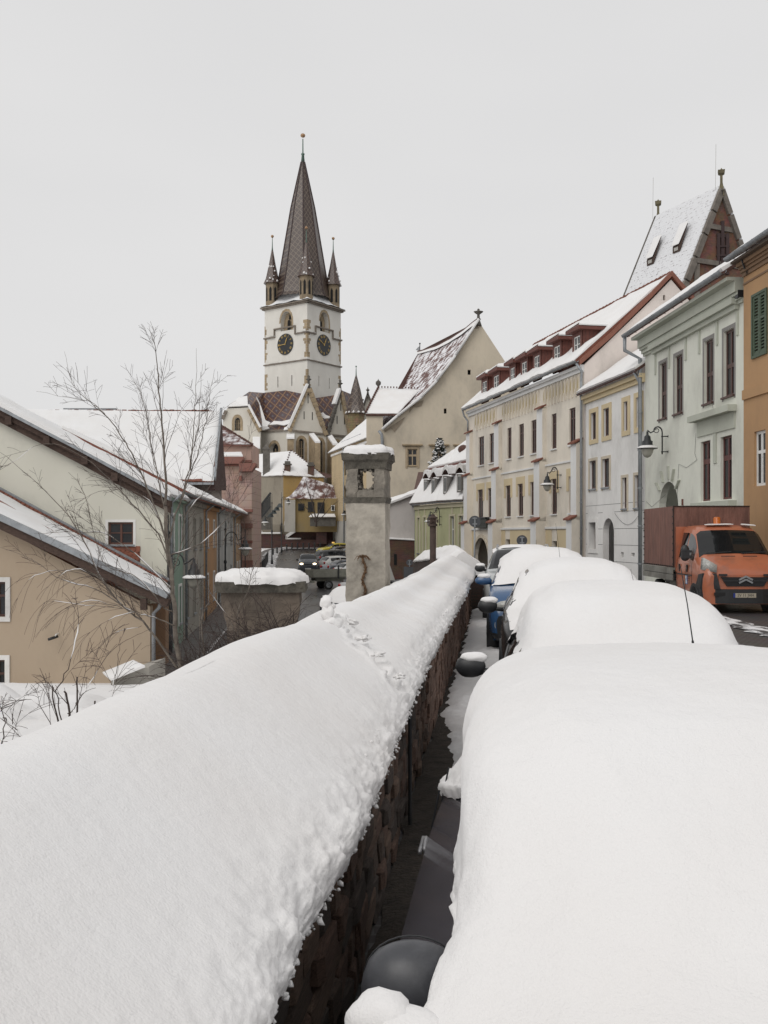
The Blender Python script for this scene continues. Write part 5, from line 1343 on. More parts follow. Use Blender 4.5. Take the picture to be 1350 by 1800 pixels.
q = [OH.pt(0, zl + .73, .48), OH.pt(OH.L, zl + .73, .48), OH.pt(OH.L, zl + 4.0, -5), OH.pt(0, zl + 4.0, -5)]
B = MB(); slab(B, q, .12); B.build('roof', TILEDARK, h); snow_slab([p + Vector((0, 0, .14)) for p in q], .10, h, 30, 12, .0, .8, seed=12)
B = MB(); a, z_ = OH.px(1316, 478); fbox(B, OH, a - .08, z_ - .08, a + .1, z_ + .1, .003, .06); a, z_ = OH.px(1320, 465); B.bar(OH.pt(a, z_ - .15, .2), OH.pt(a, z_ + .15, .3), .04); B.build('wall_bracket', IRON, h)

# ---- olive green corner house with the mansard roof
h = thing('olive_green_house', 'small olive green corner house with snowy mansard roof and four curved dormers', 'house', (5, 74, -1.8))
Z8 = Z((660, 760), 5.625)
O2 = Fac((4.24, 72.0), (5.84, 68.5)); O1 = Fac((2.48, 78.0), (4.24, 72.0))
CR = plaster('cream_trim', (.54, .50, .36), amt=.3)
for fc, rs in ((O2, [(742, 803, 782, 1045), (830, 797, 873, 1045)]), (O1, [(418, 817, 441, 1045), (478, 811, 503, 1045), (585, 805, 607, 1045)])):
    rr = [zr(fc, Z8, *q) for q in rs]; rr = [(a, .55, b, 3.35) for a, _, b, _ in rr]
    fwall(fc, [(0, -2.2), (fc.L, -2.2), (fc.L, 4.3), (0, 4.3)], [frect(q) for q in rr], OLIVE, h)
    body_box(fc, h, OLIVE, 7 if fc is O2 else 3, -2, 4.2)
    for q in rr: fwin(fc, q, h, WHITEPAINT, 2, (.66,), .07, .12, surround=CR, sw=.16, sp=.06)
    B = MB(); fbox(B, fc, 0, -.25, fc.L, .02, .003, .07); fbox(B, fc, 0, 4.0, fc.L, 4.25, .003, .10); B.build('string_course', CR, h)
    B = MB()
    for q in rr: fbox(B, fc, (q[0] + q[2]) / 2 - .1, 3.53, (q[0] + q[2]) / 2 + .1, 3.99, .004, .05)
    for z_ in (-.7, -1.15, -1.6): fbox(B, fc, 0, z_, fc.L, z_ + .03, .002, .005)
    B.build('wall_mouldings', CR, h)
    gutter(fc, 4.42, -.05, fc.L + .05, .3, h, .08)
p = O1.pt(-.1, 0, .2)
downpipe([p + Vector((0, 0, 4.4)), p + Vector((.25, 0, 3.9)), p + Vector((.25, 0, -1.9))], h, .055)
downpipe([O2.pt(O2.L + .1, 4.4, .3), O2.pt(O2.L + .1, 3.9, .1), O2.pt(O2.L + .1, -1.9, .1)], h, .055)
ev = [O1.pt(-.15, 4.38, .32), O2.pt(0, 4.38, .34), O2.pt(O2.L + .1, 4.38, .32)]
br = [P(752, 829.5, 82), P(790, 822, 76.5), P(829, 814, 72.5)]
tp_ = [P(762, 824, 86), P(800, 797, 81), P(832, 773, 77)]
B = MB()
for a, b, c, d in ((ev[0], ev[1], br[1], br[0]), (ev[1], ev[2], br[2], br[1]), (br[0], br[1], tp_[1], tp_[0]), (br[1], br[2], tp_[2], tp_[1])): slab(B, [a, b, c, d], .1)
B.poly([ev[0], br[0], P(735, 830, 90), P(728, 890, 90)]); B.build('roof', TILEDARK, h)
for i, (a, b, c, d) in enumerate(((ev[0], ev[1], br[1], br[0]), (ev[1], ev[2], br[2], br[1]))): snow_slab([p + Vector((-.05, -.1, .1)) for p in (a, b, c, d)], .14, h, 16, 12, .0, .3, seed=20 + i)
for i, (a, b, c, d) in enumerate(((br[0], br[1], tp_[1], tp_[0]), (br[1], br[2], tp_[2], tp_[1]))): snow_slab([p + Vector((-.0, -.35, .25)) for p in (a, b, c, d)], .22, h, 16, 10, .0, .3, seed=24 + i)
B = MB()
for a, b in zip(br, br[1:]): B.bar(a + Vector((0, -.3, .05)), b + Vector((0, -.3, .05)), .3, .35)
B.build('roof_break_moulding', MAROON, h)
for k, (x0, y0, x1, y1, Y) in enumerate([(476, 465, 512, 630, 76.6), (552, 452, 590, 622, 74.0), (668, 428, 708, 610, 71.2), (803, 412, 850, 595, 68.6)]):
    a, b = Z8(x0, y0), Z8(x1, y1); p0 = P(a[0], b[1], Y); p1 = P(b[0], b[1], Y); hh = (b[1] - a[1]) / FPX * Y
    B = MB(); dv = Vector((.9, 2.6, 0)); w = p1 - p0; up_ = Vector((0, 0, hh))
    B.poly([p0, p1, p1 + up_, p0 + up_]); B.poly([p1, p1 + up_, p1 + up_ + dv]); B.poly([p0, p0 + up_, p0 + up_ + dv]); B.poly([p0 + up_, p1 + up_, p1 + up_ + dv, p0 + up_ + dv])
    d_ = B.build('dormer', GREYPL2, h)
    B = MB(); e = w * .12; B.box((p0 + p1) / 2 + up_ * .5 + Vector((0, -.03, 0)), (w.length * .62, .05, hh * .84)); f_ = B.build('window_frame', WHITEPAINT, d_)
    for sx in (-1, 1):
        B = MB(); B.box((p0 + p1) / 2 + up_ * .5 + Vector((sx * w.length * .15, -.062, 0)), (w.length * .2, .02, hh * .74)); B.build('pane', GLASS, d_)
    B = MB(); B.smooth = True
    def hood(u, v, p0=p0, p1=p1, up_=up_, dv=dv, w=w):
        c = p0 + (w * 1.7) * (v - .5) + w * .5 + up_ + Vector((0, -.3, .02)) + dv * u * 1.15
        return c + Vector((0, 0, .42 * math.sin(PI * v) * (1 - .2 * u) + .25 * u))
    B.grid(hood, 5, 10)
    B.build('dormer_roof', TILEDARK, d_)
    B = MB(); B.smooth = True
    B.grid(lambda u, v: hood(u, v) + Vector((0, -.05, .05 + .26 * min(1, 5 * min(v, 1 - v) + .15) * (1 + .4 * noise.noise(Vector((u * 4 + k * 5, v * 7, 0)))))), 8, 16)
    for j in range(16): q0, q1 = hood(0, j / 16) + Vector((0, -.05, .05 + .26 * min(1, 5 * min(j / 16, 1 - j / 16) + .15))), hood(0, (j + 1) / 16) + Vector((0, -.05, .05 + .26 * min(1, 5 * min((j + 1) / 16, 1 - (j + 1) / 16) + .15))); B.poly([q0, q1, hood(0, (j + 1) / 16), hood(0, j / 16)])
    B.build('dormer_snow', SNOWFAR, d_)
q = P(815, 790, 76); B = MB(); B.smooth = True
B.blob(q, .45, 2, .1, 2, (1, 1.2, .8)); B.build('eyebrow_vent', TILEDARK, h)

# ---- low white wall on a brick base beside it
h = thing('yard_wall', 'high grey white yard wall on a brick base right of the tall chimney', 'wall', (.7, 80, -1.8))
def panel(B, pts, Y, dep, Y1=None):
    f = [P(x, y, Y) for x, y in pts]; B.hexa(f, [p + Vector((0, dep, 0)) for p in f])
B = MB(); panel(B, [(640, 905), (640, 1015), (729, 1015), (738, 950), (738, 866), (700, 876)], 80.4, .6); B.build('upper_wall', plaster('grey_white_limewash', (.50, .47, .45), amt=.5), h)
BRK = mat_brick('red_brown_brick', (.19, .085, .055), (.13, .06, .045), (.16, .13, .11), .28, .085, dirt=.6)
B = MB(); panel(B, [(640, 946), (640, 1030), (728.5, 1030), (728.5, 951)], 79.6, .8); B.build('brick_base', BRK, h)
B = MB(); panel(B, [(692.5, 974), (692.5, 993), (697.5, 993), (697.5, 974)], 79.55, .1); panel(B, [(681, 988), (681, 1006), (683.5, 1006), (683.5, 988)], 79.55, .1); B.build('slit_opening', DARKIN, h)
snow_slab([P(640, 945, 79.5), P(728.5, 950, 79.5), P(728.5, 949, 80.4), P(640, 944, 80.4)], .12, h, 20, 3, .0, name='ledge_snow')
snow_slab([P(640, 903, 80.1), P(738, 866, 80.1), P(738, 862, 82), P(640, 896, 82)], .28, h, 30, 5, .0, name='coping_snow', seed=3)

# ---- big beige gabled hall
h = thing('gabled_hall', 'huge beige gabled building with flared tiled roof dusted by snow and a stone finial', 'building', (6, 106, -1.5))
HF = Fac((-2, 98), (16, 98))
gp = [(841, 564), (822, 594), (800, 628), (767, 672.5), (740, 701), (718, 718), (698, 734), (673, 755)]
out = [HF.px(672, 1012)] + [HF.px(*p) for p in gp[::-1]] + [HF.px(890, 639), HF.px(908, 665), HF.px(930, 690)] + [HF.px(930, 1012)]
wr = [HF.rect(716.5, 789, 733.5, 819), HF.rect(763, 789, 780, 819), HF.rect(806, 789, 823, 819)]
dk = [HF.rect(822, 650, 827.3, 658.7), HF.rect(780.2, 718, 784.9, 727)]
fwall(HF, out, [frect(q) for q in wr + dk], BEIGEP, h, reveal=.4)
STF = mat('stone_frame', (.40, .32, .22), .9, .15, 3)
for q in wr:
    w = fwin(HF, q, h, STF, 2, (.62,), .10, .15, surround=STF, sw=.22, sp=.06, sillm=SANDSTONE, muntin=.10)
    B = MB(); fbox(B, HF, q[0] - .55, q[3] + .32, q[2] + .55, q[3] + .45, .003, .28); fbox(B, HF, q[0] - .35, q[3] + .23, q[2] + .35, q[3] + .317, .003, .12); B.build('window_hood', SANDSTONE, w)
for q in dk: B = MB(); fbox(B, HF, *q, -.45, -.4) if False else fbox(B, HF, q[0], q[1], q[2], q[3], -.45, -.4); B.build('vent_opening', DARKIN, h)
near = [P(x, y, 97.8) for x, y in [(841, 563), (800, 627), (767, 671.5), (740, 700), (698, 733), (672, 756)]]
far = [P(735, 620.5, 114.7), P(722, 646, 113.6), P(704, 680, 112), P(694, 700, 110), P(676, 724, 107), P(664, 745, 104)]
sag = lambda t: -.55 * math.sin(PI * t)
B = MB(); B.smooth = True
def rf(u, v):
    i = min(4, int(v * 5)); t = v * 5 - i
    a = near[i].lerp(near[i + 1], t); b = far[i].lerp(far[i + 1], t)
    return a.lerp(b, u) + Vector((0, 0, sag(u) * (1 - v) + .06 * noise.noise(Vector((u * 7, v * 7, 0)))))
B.grid(rf, 40, 30)
ROOFG = mat_blend('brown_tiles_dusted_with_snow', (.14, .075, .065), (.80, .80, .82), .49, .60, 1.1, wave=(1.0, 'Z', .08), rough=(.85, .75), bump=.4, det=12)
B.build('roof', ROOFG, h)
B = MB(); B.smooth = True
for a, b in zip(near, near[1:]): B.bar(a + Vector((0, -.15, .08)), b + Vector((0, -.15, .08)), .55, .25)
B.build('verge_snow', SNOWFAR, h)
B = MB()
for k in range(40): a = rf(k / 40, 0); b = rf((k + .9) / 40, 0); B.tube([a + Vector((0, 0, .08)), b + Vector((0, 0, .12))], .17, 6)
B.build('ridge_tiles', TILEDARK, h)['kind'] = 'stuff'
B = MB(); B.smooth = True
for (i, v0, v1) in ((0, .02, .03),): pass
B.grid(lambda u, v: rf(u, v * .035) + Vector((-.1, -.1, .12)), 40, 3); B.build('ridge_snow', SNOWFAR, h)
B = MB(); pR = [P(841, 564, 98.3), P(890, 639, 98.3), P(915, 676, 98.3)]; ax = Vector((-5.5, 16.5, 0))
for a, b in zip(pR, pR[1:]): B.poly([a, b, b + ax, a + ax])
B.poly([far[0], P(676, 724, 107), pR[2] + ax, pR[0] + ax]); B.build('rear_roof', TILEDARK, h)
B = MB(); B.smooth = True; p = P(841, 566, 98); B.lathe(p, [(.35, -.4), (.22, 0), (.16, .15), (.26, .3), (.15, .38), (.13, .75), (.42, .95), (.5, 1.05), (.2, 1.12), (.1, 1.2), (.14, 1.28), (0, 1.38)], 10); B.build('finial', DARKSTONE, h)
B = MB()
for pts in ([(722, 712), (745, 703), (741, 714), (727, 716), (719, 726)], [(676, 757), (712, 733), (706, 744), (696, 756), (693, 760), (688, 753), (677, 760)], [(834, 577), (839, 570), (842, 577)]):
    f = [P(x, y, 97.93) for x, y in pts]; B.poly(f)
B.build('bare_patch', mat('bare_masonry', (.30, .25, .19), .9, .2, 2), h)
downpipe([P(666, 757, 97.6), P(671, 764, 97.6), P(672, 775, 97.7), P(672, 812, 97.7)], h, .16, rings=False)
# its stair wing
h = thing('stair_wing', 'small beige wing with snowy roof and ball finial beside the gabled hall', 'building', (-1, 101, -1.5))
B = MB(); panel(B, [(644, 729), (644, 1000), (673, 1000), (673, 731)], 98.6, 6); B.build('wall', BEIGEP, h)
q = [P(643, 731, 98.4), P(699, 731, 98.4), P(738, 689, 103), P(665, 687, 103)]
B = MB(); slab(B, q, .15); B.poly([q[0], q[3], P(650, 729, 108)]); B.build('roof', TILEDARK, h); snow_slab([p + Vector((0, 0, .2)) for p in q], .12, h, 30, 14, .0, .3, seed=31)
B = MB()
for k in range(12): t = k / 12; a = q[0].lerp(q[3], t); B.tube([a + Vector((0, -.1, .38)), q[0].lerp(q[3], t + .045) + Vector((0, -.1, .38))], .12, 5)
for k in range(14): t = k / 14; a = q[3].lerp(q[2], t); B.tube([a + Vector((0, -.1, .40)), q[3].lerp(q[2], t + .03) + Vector((0, -.1, .40))], .10, 5)
B.build('ridge_tiles', TILEDARK, h)['kind'] = 'stuff'
B = MB(); B.smooth = True; B.lathe(q[3], [(.12, 0), (.1, .5), (.28, .7), (.28, .95), (.05, 1.15), (0, 1.3)], 8); B.build('finial', DARKSTONE, h)
# weather vane far behind the hall
h = thing('weather_vane', 'small metal weather vane on a thin rod above the big tiled roof', 'weather vane', P(737, 622, 115))
B = MB(); p = P(738, 621, 115); B.tube([p - Vector((0, 0, 1)), p + Vector((0, 0, 1.1))], .05, 6); B.blob(p + Vector((0, 0, 1.15)), .12, 1, 0, 1); B.build('rod', IRON, h)
B = MB(); B.hexa([p + Vector((-.5, 0, .4)), p + Vector((.0, 0, .25)), p + Vector((.0, 0, .85)), p + Vector((-.2, 0, .75))], [p + Vector((-.5, .05, .4)), p + Vector((.0, .05, .25)), p + Vector((.0, .05, .85)), p + Vector((-.2, .05, .75))]); B.build('flag', CHROME, h)

# ---- brick gabled church roof high on the right
h = thing('brick_gabled_church', 'tall church with steep snowy roof and exposed brick gable above the houses', 'church', (31, 92, 0))
pk = P(1268, 329, 90); u_ = Vector((.923, .385, 0)); ax = Vector((-3.5, 8.4, 0)); sl_ = 9.1 / 4.17
def gpt(k): return pk + u_ * k - Vector((0, 0, abs(k) * sl_))
KB = 8.2
BRG = mat_brick('weathered_gable_brick', (.33, .15, .095), (.24, .115, .08), (.20, .16, .13), .34, .12, dirt=.7)
B = MB(); a, b = gpt(-KB), gpt(KB); f = [pk, a, a - Vector((0, 0, 16)), b - Vector((0, 0, 16)), b]
B.hexa(f, [p + ax.normalized() * .5 for p in f]); B.build('brick_gable', BRG, h)
B = MB()
for s_ in (-1, 1):
    for k in range(8): p0, p1 = gpt(s_ * KB * k / 8), gpt(s_ * KB * (k + .93) / 8); B.bar(p0 + Vector((0, -.12, -.3)), p1 + Vector((0, -.12, -.3)), .35, .55)
B.build('gable_coping', mat('grey_gable_stone', (.17, .15, .13), .9, .3, 2), h)
B = MB()
for y_ in (402, 465): 
    k = (pk.z - (CZ - (y_ - HYP) / FPX * 90)) / sl_ ; B.bar(gpt(-k) + Vector((.3, -.15, 0)), gpt(k) + Vector((-.3, -.15, 0)), .1, .45)
for k in (-2.9,): z_ = gpt(4.9).z; B.bar(pk + u_ * k + Vector((0, -.15, z_ - pk.z + 3.2)), pk + u_ * k + Vector((0, -.15, z_ - pk.z - 8)), .1, .5)
B.build('stone_bands', MATS['grey_gable_stone'], h)
B = MB(); c = pk + u_ * .05
B.bar(c + Vector((0, -.2, -3.2)), c + Vector((0, -.2, -7.3)), .2, .30)
B.box(c + Vector((0, -.2, -4.6)), (.9, .15, .3))
B.bar(c + Vector((-.42, -.25, -4.4)), c + Vector((-.42, -.25, -8.2)), .28); B.bar(c + Vector((.42, -.25, -4.4)), c + Vector((.42, -.25, -8.2)), .28)
for k in range(3): B.box(c + Vector((0, -.3, -5.6 - k * .85)), (1.25, .2, .14))
B.build('gable_window', mat('dark_maroon_wood', (.05, .03, .03), .8), h)
B = MB(); LK = lambda k, far_: gpt(-k) + (ax if far_ else Vector((0, 0, 0)))
q = [LK(KB, 0), LK(KB, 1), LK(0, 1), LK(0, 0)]
B.hexa(q, [p + Vector((-.25, 0, .12)) for p in q]); q3 = [gpt(KB), gpt(KB) + ax, pk + ax, pk]; B.hexa(q3, [p + Vector((.25, 0, .12)) for p in q3])
B.poly([pk + ax, gpt(-KB) + ax, gpt(KB) + ax]); RRr = B.build('roof', SNOWTILE, h)
B = MB(); e = [gpt(-k) + ax + Vector((-.15, .1, .05)) for k in (0, 2, 4, 6, KB)]
for a, b in zip(e, e[1:]): B.bar(a, b, .3, .3)
B.build('roof_edge', DARKSTONE, h)
for c, nme in ((pk, 0), (pk + ax, 1)):
    B = MB(); B.smooth = False; B.lathe(c, [(.36, -.9), (.25, 0), (.16, .4), (.16, 1.1), (.40, 1.25), (.44, 1.55), (.16, 1.6), (0, 1.8)], 4, a0=.5); B.tube([c + Vector((-.55, 0, -.2)), c + Vector((-.5, 0, 4.0))], .012, 4); B.build('finial', mat('mossy_stone_%d' % nme, (.15, .13, .08), .9, .3, 3), h)
nr = Vector((-.92 * .9, -.385 * .9, .42)).normalized()
for (x, y, Y) in ((1151, 459, 93.5), (1197, 437, 90.3)):
    # find the roof point on the ray
    d = Vector(((x - CXP) / FPX, 1, -(y - HYP) / FPX)); n_ = (q[1] - q[0]).cross(q[3] - q[0]); t = (q[0] - Vector((0, 0, CZ))).dot(n_) / d.dot(n_); c = Vector((0, 0, CZ)) + d * t
    o_ = -u_
    B = MB(); f = [c + ax.normalized() * s_ * .52 + o_ * .55 + Vector((0, 0, dz)) for s_, dz in ((-1, -.42), (1, -.42), (1, .18), (-1, .18))]
    B.poly(f); B.poly([f[3], f[2], c + Vector((0, 0, 2.3)) + u_ * .35 + ax.normalized() * .6, c + Vector((0, 0, 2.3)) + u_ * .35 - ax.normalized() * .6]); B.poly([f[0], f[3], c + Vector((0, 0, 2.2)) + u_ * .3 - ax.normalized() * .6]); B.poly([f[1], f[2], c + Vector((0, 0, 2.2)) + u_ * .3 + ax.normalized() * .6])
    d_ = B.build('dormer', OLDWOOD, h)
    B = MB(); e1 = [p + o_ * .15 + Vector((0, 0, .06)) for p in (f[3], f[2])]; e2 = [c + Vector((0, 0, 2.45)) + u_ * .35 + ax.normalized() * s_ * .6 for s_ in (1, -1)]
    B.hexa(e1 + e2, [p + Vector((0, 0, .07)) for p in e1 + e2]); B.build('dormer_snow', SNOWFAR, d_)
    B = MB(); B.hexa([f[0].lerp(f[2], .25) + o_ * .02, f[1].lerp(f[3], .25) + o_ * .02, f[2].lerp(f[0], .22) + o_ * .02, f[3].lerp(f[1], .22) + o_ * .02], [p + o_ * .05 for p in (f[0].lerp(f[2], .25), f[1].lerp(f[3], .25), f[2].lerp(f[0], .22), f[3].lerp(f[1], .22))]); B.build('pane', CURTAIN, d_)
# ------------------------------------------------------------------ the church with its clock tower
LIME = plaster('tower_limewash', (.70, .68, .63), amt=.3, dirt=(.3, .28, .24)); LIME2 = plaster('nave_limewash', (.66, .63, .56), amt=.3, dirt=(.3, .26, .2))
SPIRE = mat_diamond('glazed_spire_tiles', (.066, .043, .037), (.17, .13, .10), (.11, .082, .062), .8, .10, (1, .6, 0))
TURM = mat_diamond('glazed_turret_tiles', (.065, .038, .034), (.15, .10, .075), (.09, .07, .055), .55, .10, (1, 0, 0))
NAVE = mat_diamond('glazed_nave_tiles', (.085, .04, .042), (.30, .165, .075), (.13, .13, .155), 1.45, .05, (1, .3, 0))
TSTONE = mat('turret_stone', (.25, .195, .13), .9, .25, 1.5, .3, 6, dirt=(.12, .10, .08), dirt_amt=.6)
STONEB = mat('string_stone', (.20, .17, .14), .9, .25, 2, .3, 10)
h = thing('clock_tower', 'tall white church tower with black clock faces and patterned tiled spire', 'church tower', (-14.4, 171, 2))
Lc, Cc, Rc = Vector((-21.1, 171, 0)), Vector((-13.1, 165, 0)), Vector((-7.71, 172.5, 0)); Bc = Lc + Rc - Cc; ctr = (Lc + Rc) / 2
TL, TR = Fac(tuple(Lc)[:2], tuple(Cc)[:2]), Fac(tuple(Cc)[:2], tuple(Rc)[:2])
ZT, ZS, ZL = 41.6, 36.5, 31.8
for fc, ni, sl in ((TL, (493.3, 547.5, 512.8, 581), [(487.6, 662, 489.2, 681), (512, 659.5, 513.8, 678.5)]), (TR, (562.6, 549, 577.6, 583.5), [(560, 661, 561.2, 679.5), (578.2, 665, 579.5, 683.5)])):
    n_ = fc.rect(*ni); ss = [fc.rect(*q) for q in sl]
    fwall(fc, [(0, 2), (fc.L, 2), (fc.L, ZT), (0, ZT)], [arch_pts(n_, 'point')] + [frect(q) for q in ss], LIME, h, reveal=.9, name='wall')
    B = MB(); fbox(B, fc, n_[0], n_[1], n_[2], n_[3], -1.0, -.9); wd_ = B.build('belfry_window', SANDSTONE, h)
    c = (n_[0] + n_[2]) / 2 + (.35 if fc is TL else -.35); w = (n_[2] - n_[0]) * .62
    for s_ in (-1, 1):
        B = MB(); r = (c + s_ * w * .27 - w * .2, n_[1] + .15, c + s_ * w * .27 + w * .2, n_[1] + 2.0); f = [fc.pt(a, z_, -.88) for a, z_ in arch_pts(r, 'point')]; B.hexa(f, [p + fc.n * .1 for p in f]); B.build('louvre_opening', DARKIN, wd_)
    B = MB(); r = (c - w * .25, n_[1] + 2.05, c + w * .25, n_[3] - .35); f = [fc.pt(a, z_, -.88) for a, z_ in arch_pts(r, 'point')]; B.hexa(f, [p + fc.n * .1 for p in f]); B.build('louvre_opening', DARKIN, wd_)
    o = arch_pts((n_[0] - .3, n_[1], n_[2] + .3, n_[3] + .4), 'point'); i_ = arch_pts((n_[0] - .02, n_[1], n_[2] + .02, n_[3] + .02), 'point')
    B = MB(); rr = random.Random(5)
    for k in range(1, len(o) - 1):
        for t0, t1 in ((0, .5), (.5, 1)):
            q0, q1 = Vector(o[k]).lerp(Vector(o[k + 1]), t0), Vector(o[k]).lerp(Vector(o[k + 1]), t1); j0, j1 = Vector(i_[k]).lerp(Vector(i_[k + 1]), t0), Vector(i_[k]).lerp(Vector(i_[k + 1]), t1)
            e = rr.uniform(.0, .25); q0 = q0 + (q0 - j0) * e; q1 = q1 + (q1 - j1) * e
            f = [fc.pt(*p, .004) for p in (j0, j1, q1, q0)]; B.hexa(f, [p + fc.n * .04 for p in f])
    B.build('window_surround', SANDSTONE, wd_)
    for q in ss: B = MB(); fbox(B, fc, q[0], q[1], q[2], q[3], -1, -.5); B.build('slit_window', DARKIN, h)
    # ledge, stepping over the clock
    g = fc.rect(ni[0] - (9.5 if fc is TL else 8), 580, ni[2] + (5.8 if fc is TL else 6), 590); B = MB(); m0, m1 = g[0], g[2]; up_ = ZS + 1.35
    fbox(B, fc, -.1, ZS, m0, ZS + .22, .0, .28); fbox(B, fc, m1, ZS, fc.L + .1, ZS + .22, .0, .28); fbox(B, fc, m0 - .2, up_, m1 + .2, up_ + .22, .0, .28); fbox(B, fc, m0 - .2, ZS + .222, m0, up_ - .002, .0, .25); fbox(B, fc, m1, ZS + .222, m1 + .2, up_ - .002, .0, .25)
    B.build('string_course', STONEB, h)
    B = MB(); fbox(B, fc, -.15, ZL, fc.L + .15, ZL + .2, .0, .22); B.build('string_course', STONEB, h)
    B = MB(); B.smooth = True
    for k in range(30):
        a = rr.uniform(0, fc.L); 
        if not m0 - .3 < a < m1 + .3: fbox(B, fc, a, ZS + .222, a + .5, ZS + .30, .02, .24)
        fbox(B, fc, a, ZL + .202, a + .4, ZL + .26, .02, .2)
    B.build('ledge_snow', SNOWFAR, h)['kind'] = 'stuff'
    B = MB(); fbox(B, fc, -.35, ZT, fc.L + .35, ZT + .25, -.3, .35); fbox(B, fc, -.6, ZT + .253, fc.L + .6, ZT + .45, -.3, .6); B.build('cornice', STONEB, h)
    # quoins
    for z0, z1 in ((27.5, 30.2), (32.4, 36.3), (36.9, 38.4)):
        z = z0; k = 0
        while z < z1:
            hh = rr.uniform(.32, .55); w_ = rr.choice((.35, .65, .9))
            a = fc.L - w_ if fc is TL else 0.0
            B = MB(); fbox(B, fc, a, z, a + w_, z + hh, .003, .03); B.build('quoin', SANDSTONE, h)
            w_ = rr.choice((.2, .45, .7)); a = 0 if fc is TL else fc.L - w_
            B = MB(); fbox(B, fc, a, z, a + w_, z + hh, .003, .03); B.build('quoin', SANDSTONE, h); z += hh + .03
    # clock
    cc = fc.px(502, 605.3) if fc is TL else fc.px(568.8, 606.7); r_ = 1.84
    B = MB(); n = 40; f = [fc.pt(cc[0] + r_ * math.cos(2 * PI * k / n), cc[1] + r_ * math.sin(2 * PI * k / n), .02) for k in range(n)]; B.hexa(f, [p + fc.n * .1 for p in f]); ck = B.build('clock_face', mat('clock_black', (.018, .02, .022), .5, .2, 2) if 'clock_black' not in MATS else MATS['clock_black'], h)
    ex = fc.u if fc.u.x > 0 else -fc.u
    MM = Matrix(((ex.x, 0, fc.n.x, 0), (ex.y, 0, fc.n.y, 0), (0, 1, 0, 0), (0, 0, 0, 1)))
    off = base_of(ck)
    for k, nm_ in enumerate(['XII', 'I', 'II', 'III', 'IIII', 'V', 'VI', 'VII', 'VIII', 'IX', 'X', 'XI']):
        a = PI / 2 - 2 * PI * k / 12; p = fc.pt(cc[0], cc[1], .13) + ex * math.cos(a) * 1.45 + Vector((0, 0, math.sin(a) * 1.45)) - off
        text_obj(nm_, .62, GOLD, ck, Matrix.Translation(p) @ MM @ Matrix.Rotation(a - PI / 2, 4, 'Z'), 'numeral', .02, .75)
    for a, l, w_ in ((math.radians(66), 1.15, .12), (math.radians(183 if fc is TL else 150), 1.65, .10)):
        B = MB(); p = fc.pt(cc[0], cc[1], .18); dd = ex * math.cos(a) + Vector((0, 0, math.sin(a))); B.bar(p - dd * .15, p + dd * l, w_, .05, up=fc.n); B.blob(p + dd * l * .6, w_ * 1.1, 1, 0, 1); B.build('hand', GOLD, ck)
B = MB(); B.poly([Lc + Vector((0, 0, 2)), Bc + Vector((0, 0, 2)), Bc + Vector((0, 0, ZT)), Lc + Vector((0, 0, ZT))]); B.poly([Rc + Vector((0, 0, 2)), Bc + Vector((0, 0, 2)), Bc + Vector((0, 0, ZT)), Rc + Vector((0, 0, ZT))]); B.build('rear_wall', LIME, h)
# apron roof and octagonal spire
R0, ZB, ZA = 4.3, 44.6, 69.0
oct_ = lambda r, z, k, a0=.1: ctr + Vector((r * math.cos(a0 + PI / 4 * k), r * math.sin(a0 + PI / 4 * k), z))
B = MB(); prf = [(5.35, 43.6), (4.95, 44.2), (4.7, 45.2), (4.05, 48.5), (3.2, 53.5), (2.1, 60), (.30, 68.2)]
for (r0, z0), (r1, z1) in zip(prf, prf[1:]):
    for k in range(8): B.poly([oct_(r0, z0, k), oct_(r0, z0, k + 1), oct_(r1, z1, k + 1), oct_(r1, z1, k)])
B.build('spire', SPIRE, h)
for k in range(8):
    B = MB()
    for (r0, z0), (r1, z1) in zip(prf, prf[1:]): B.tube([oct_(r0 + .04, z0, k), oct_(r1 + .04, z1, k)], .10, 5)
    B.build('spire_rib', mat('dark_ridge_tile', (.05, .03, .03), .6, .2) if 'dark_ridge_tile' not in MATS else MATS['dark_ridge_tile'], h)
COPPER = mat('green_copper', (.10, .16, .13), .6, .25, 3); BALL = mat('gilded_ball', (.36, .22, .12), .45, .2, 3, metal=.3)
B = MB(); B.smooth = True; B.lathe(ctr + Vector((0, 0, 68)), [(.36, 0), (.22, 1.4), (.3, 1.45), (.3, 1.7), (.12, 1.75), (.09, 4.3)], 10); B.build('spire_tip', COPPER, h)
B = MB(); B.smooth = True; B.blob(ctr + Vector((0, 0, 72.9)), .44, 1, 0, 2, (1, 1, .85)); B.build('ball', BALL, h)
B = MB(); cn = [p + (p - ctr).normalized() * .9 + Vector((0, 0, ZT + .46)) for p in (Lc, Cc, Rc, Bc)]
for i in range(4):
    a, b = cn[i], cn[(i + 1) % 4]; mid = (a + b) / 2
    def ap(u, v, a=a, b=b):
        p = a.lerp(b, u); q = p.lerp(ctr + Vector((0, 0, 45.5)), v * .50); q.z = lerp(p.z, 44.9, v ** 1.5); q.z += .18 * noise.noise(q * .8) + .12; return q
    B.smooth = True; B.grid(ap, 14, 6)
B.build('apron_snow', mat_blend('patchy_roof_snow', (.12, .06, .05), (.82, .83, .84), .30, .38, .9, bump=.3), h)
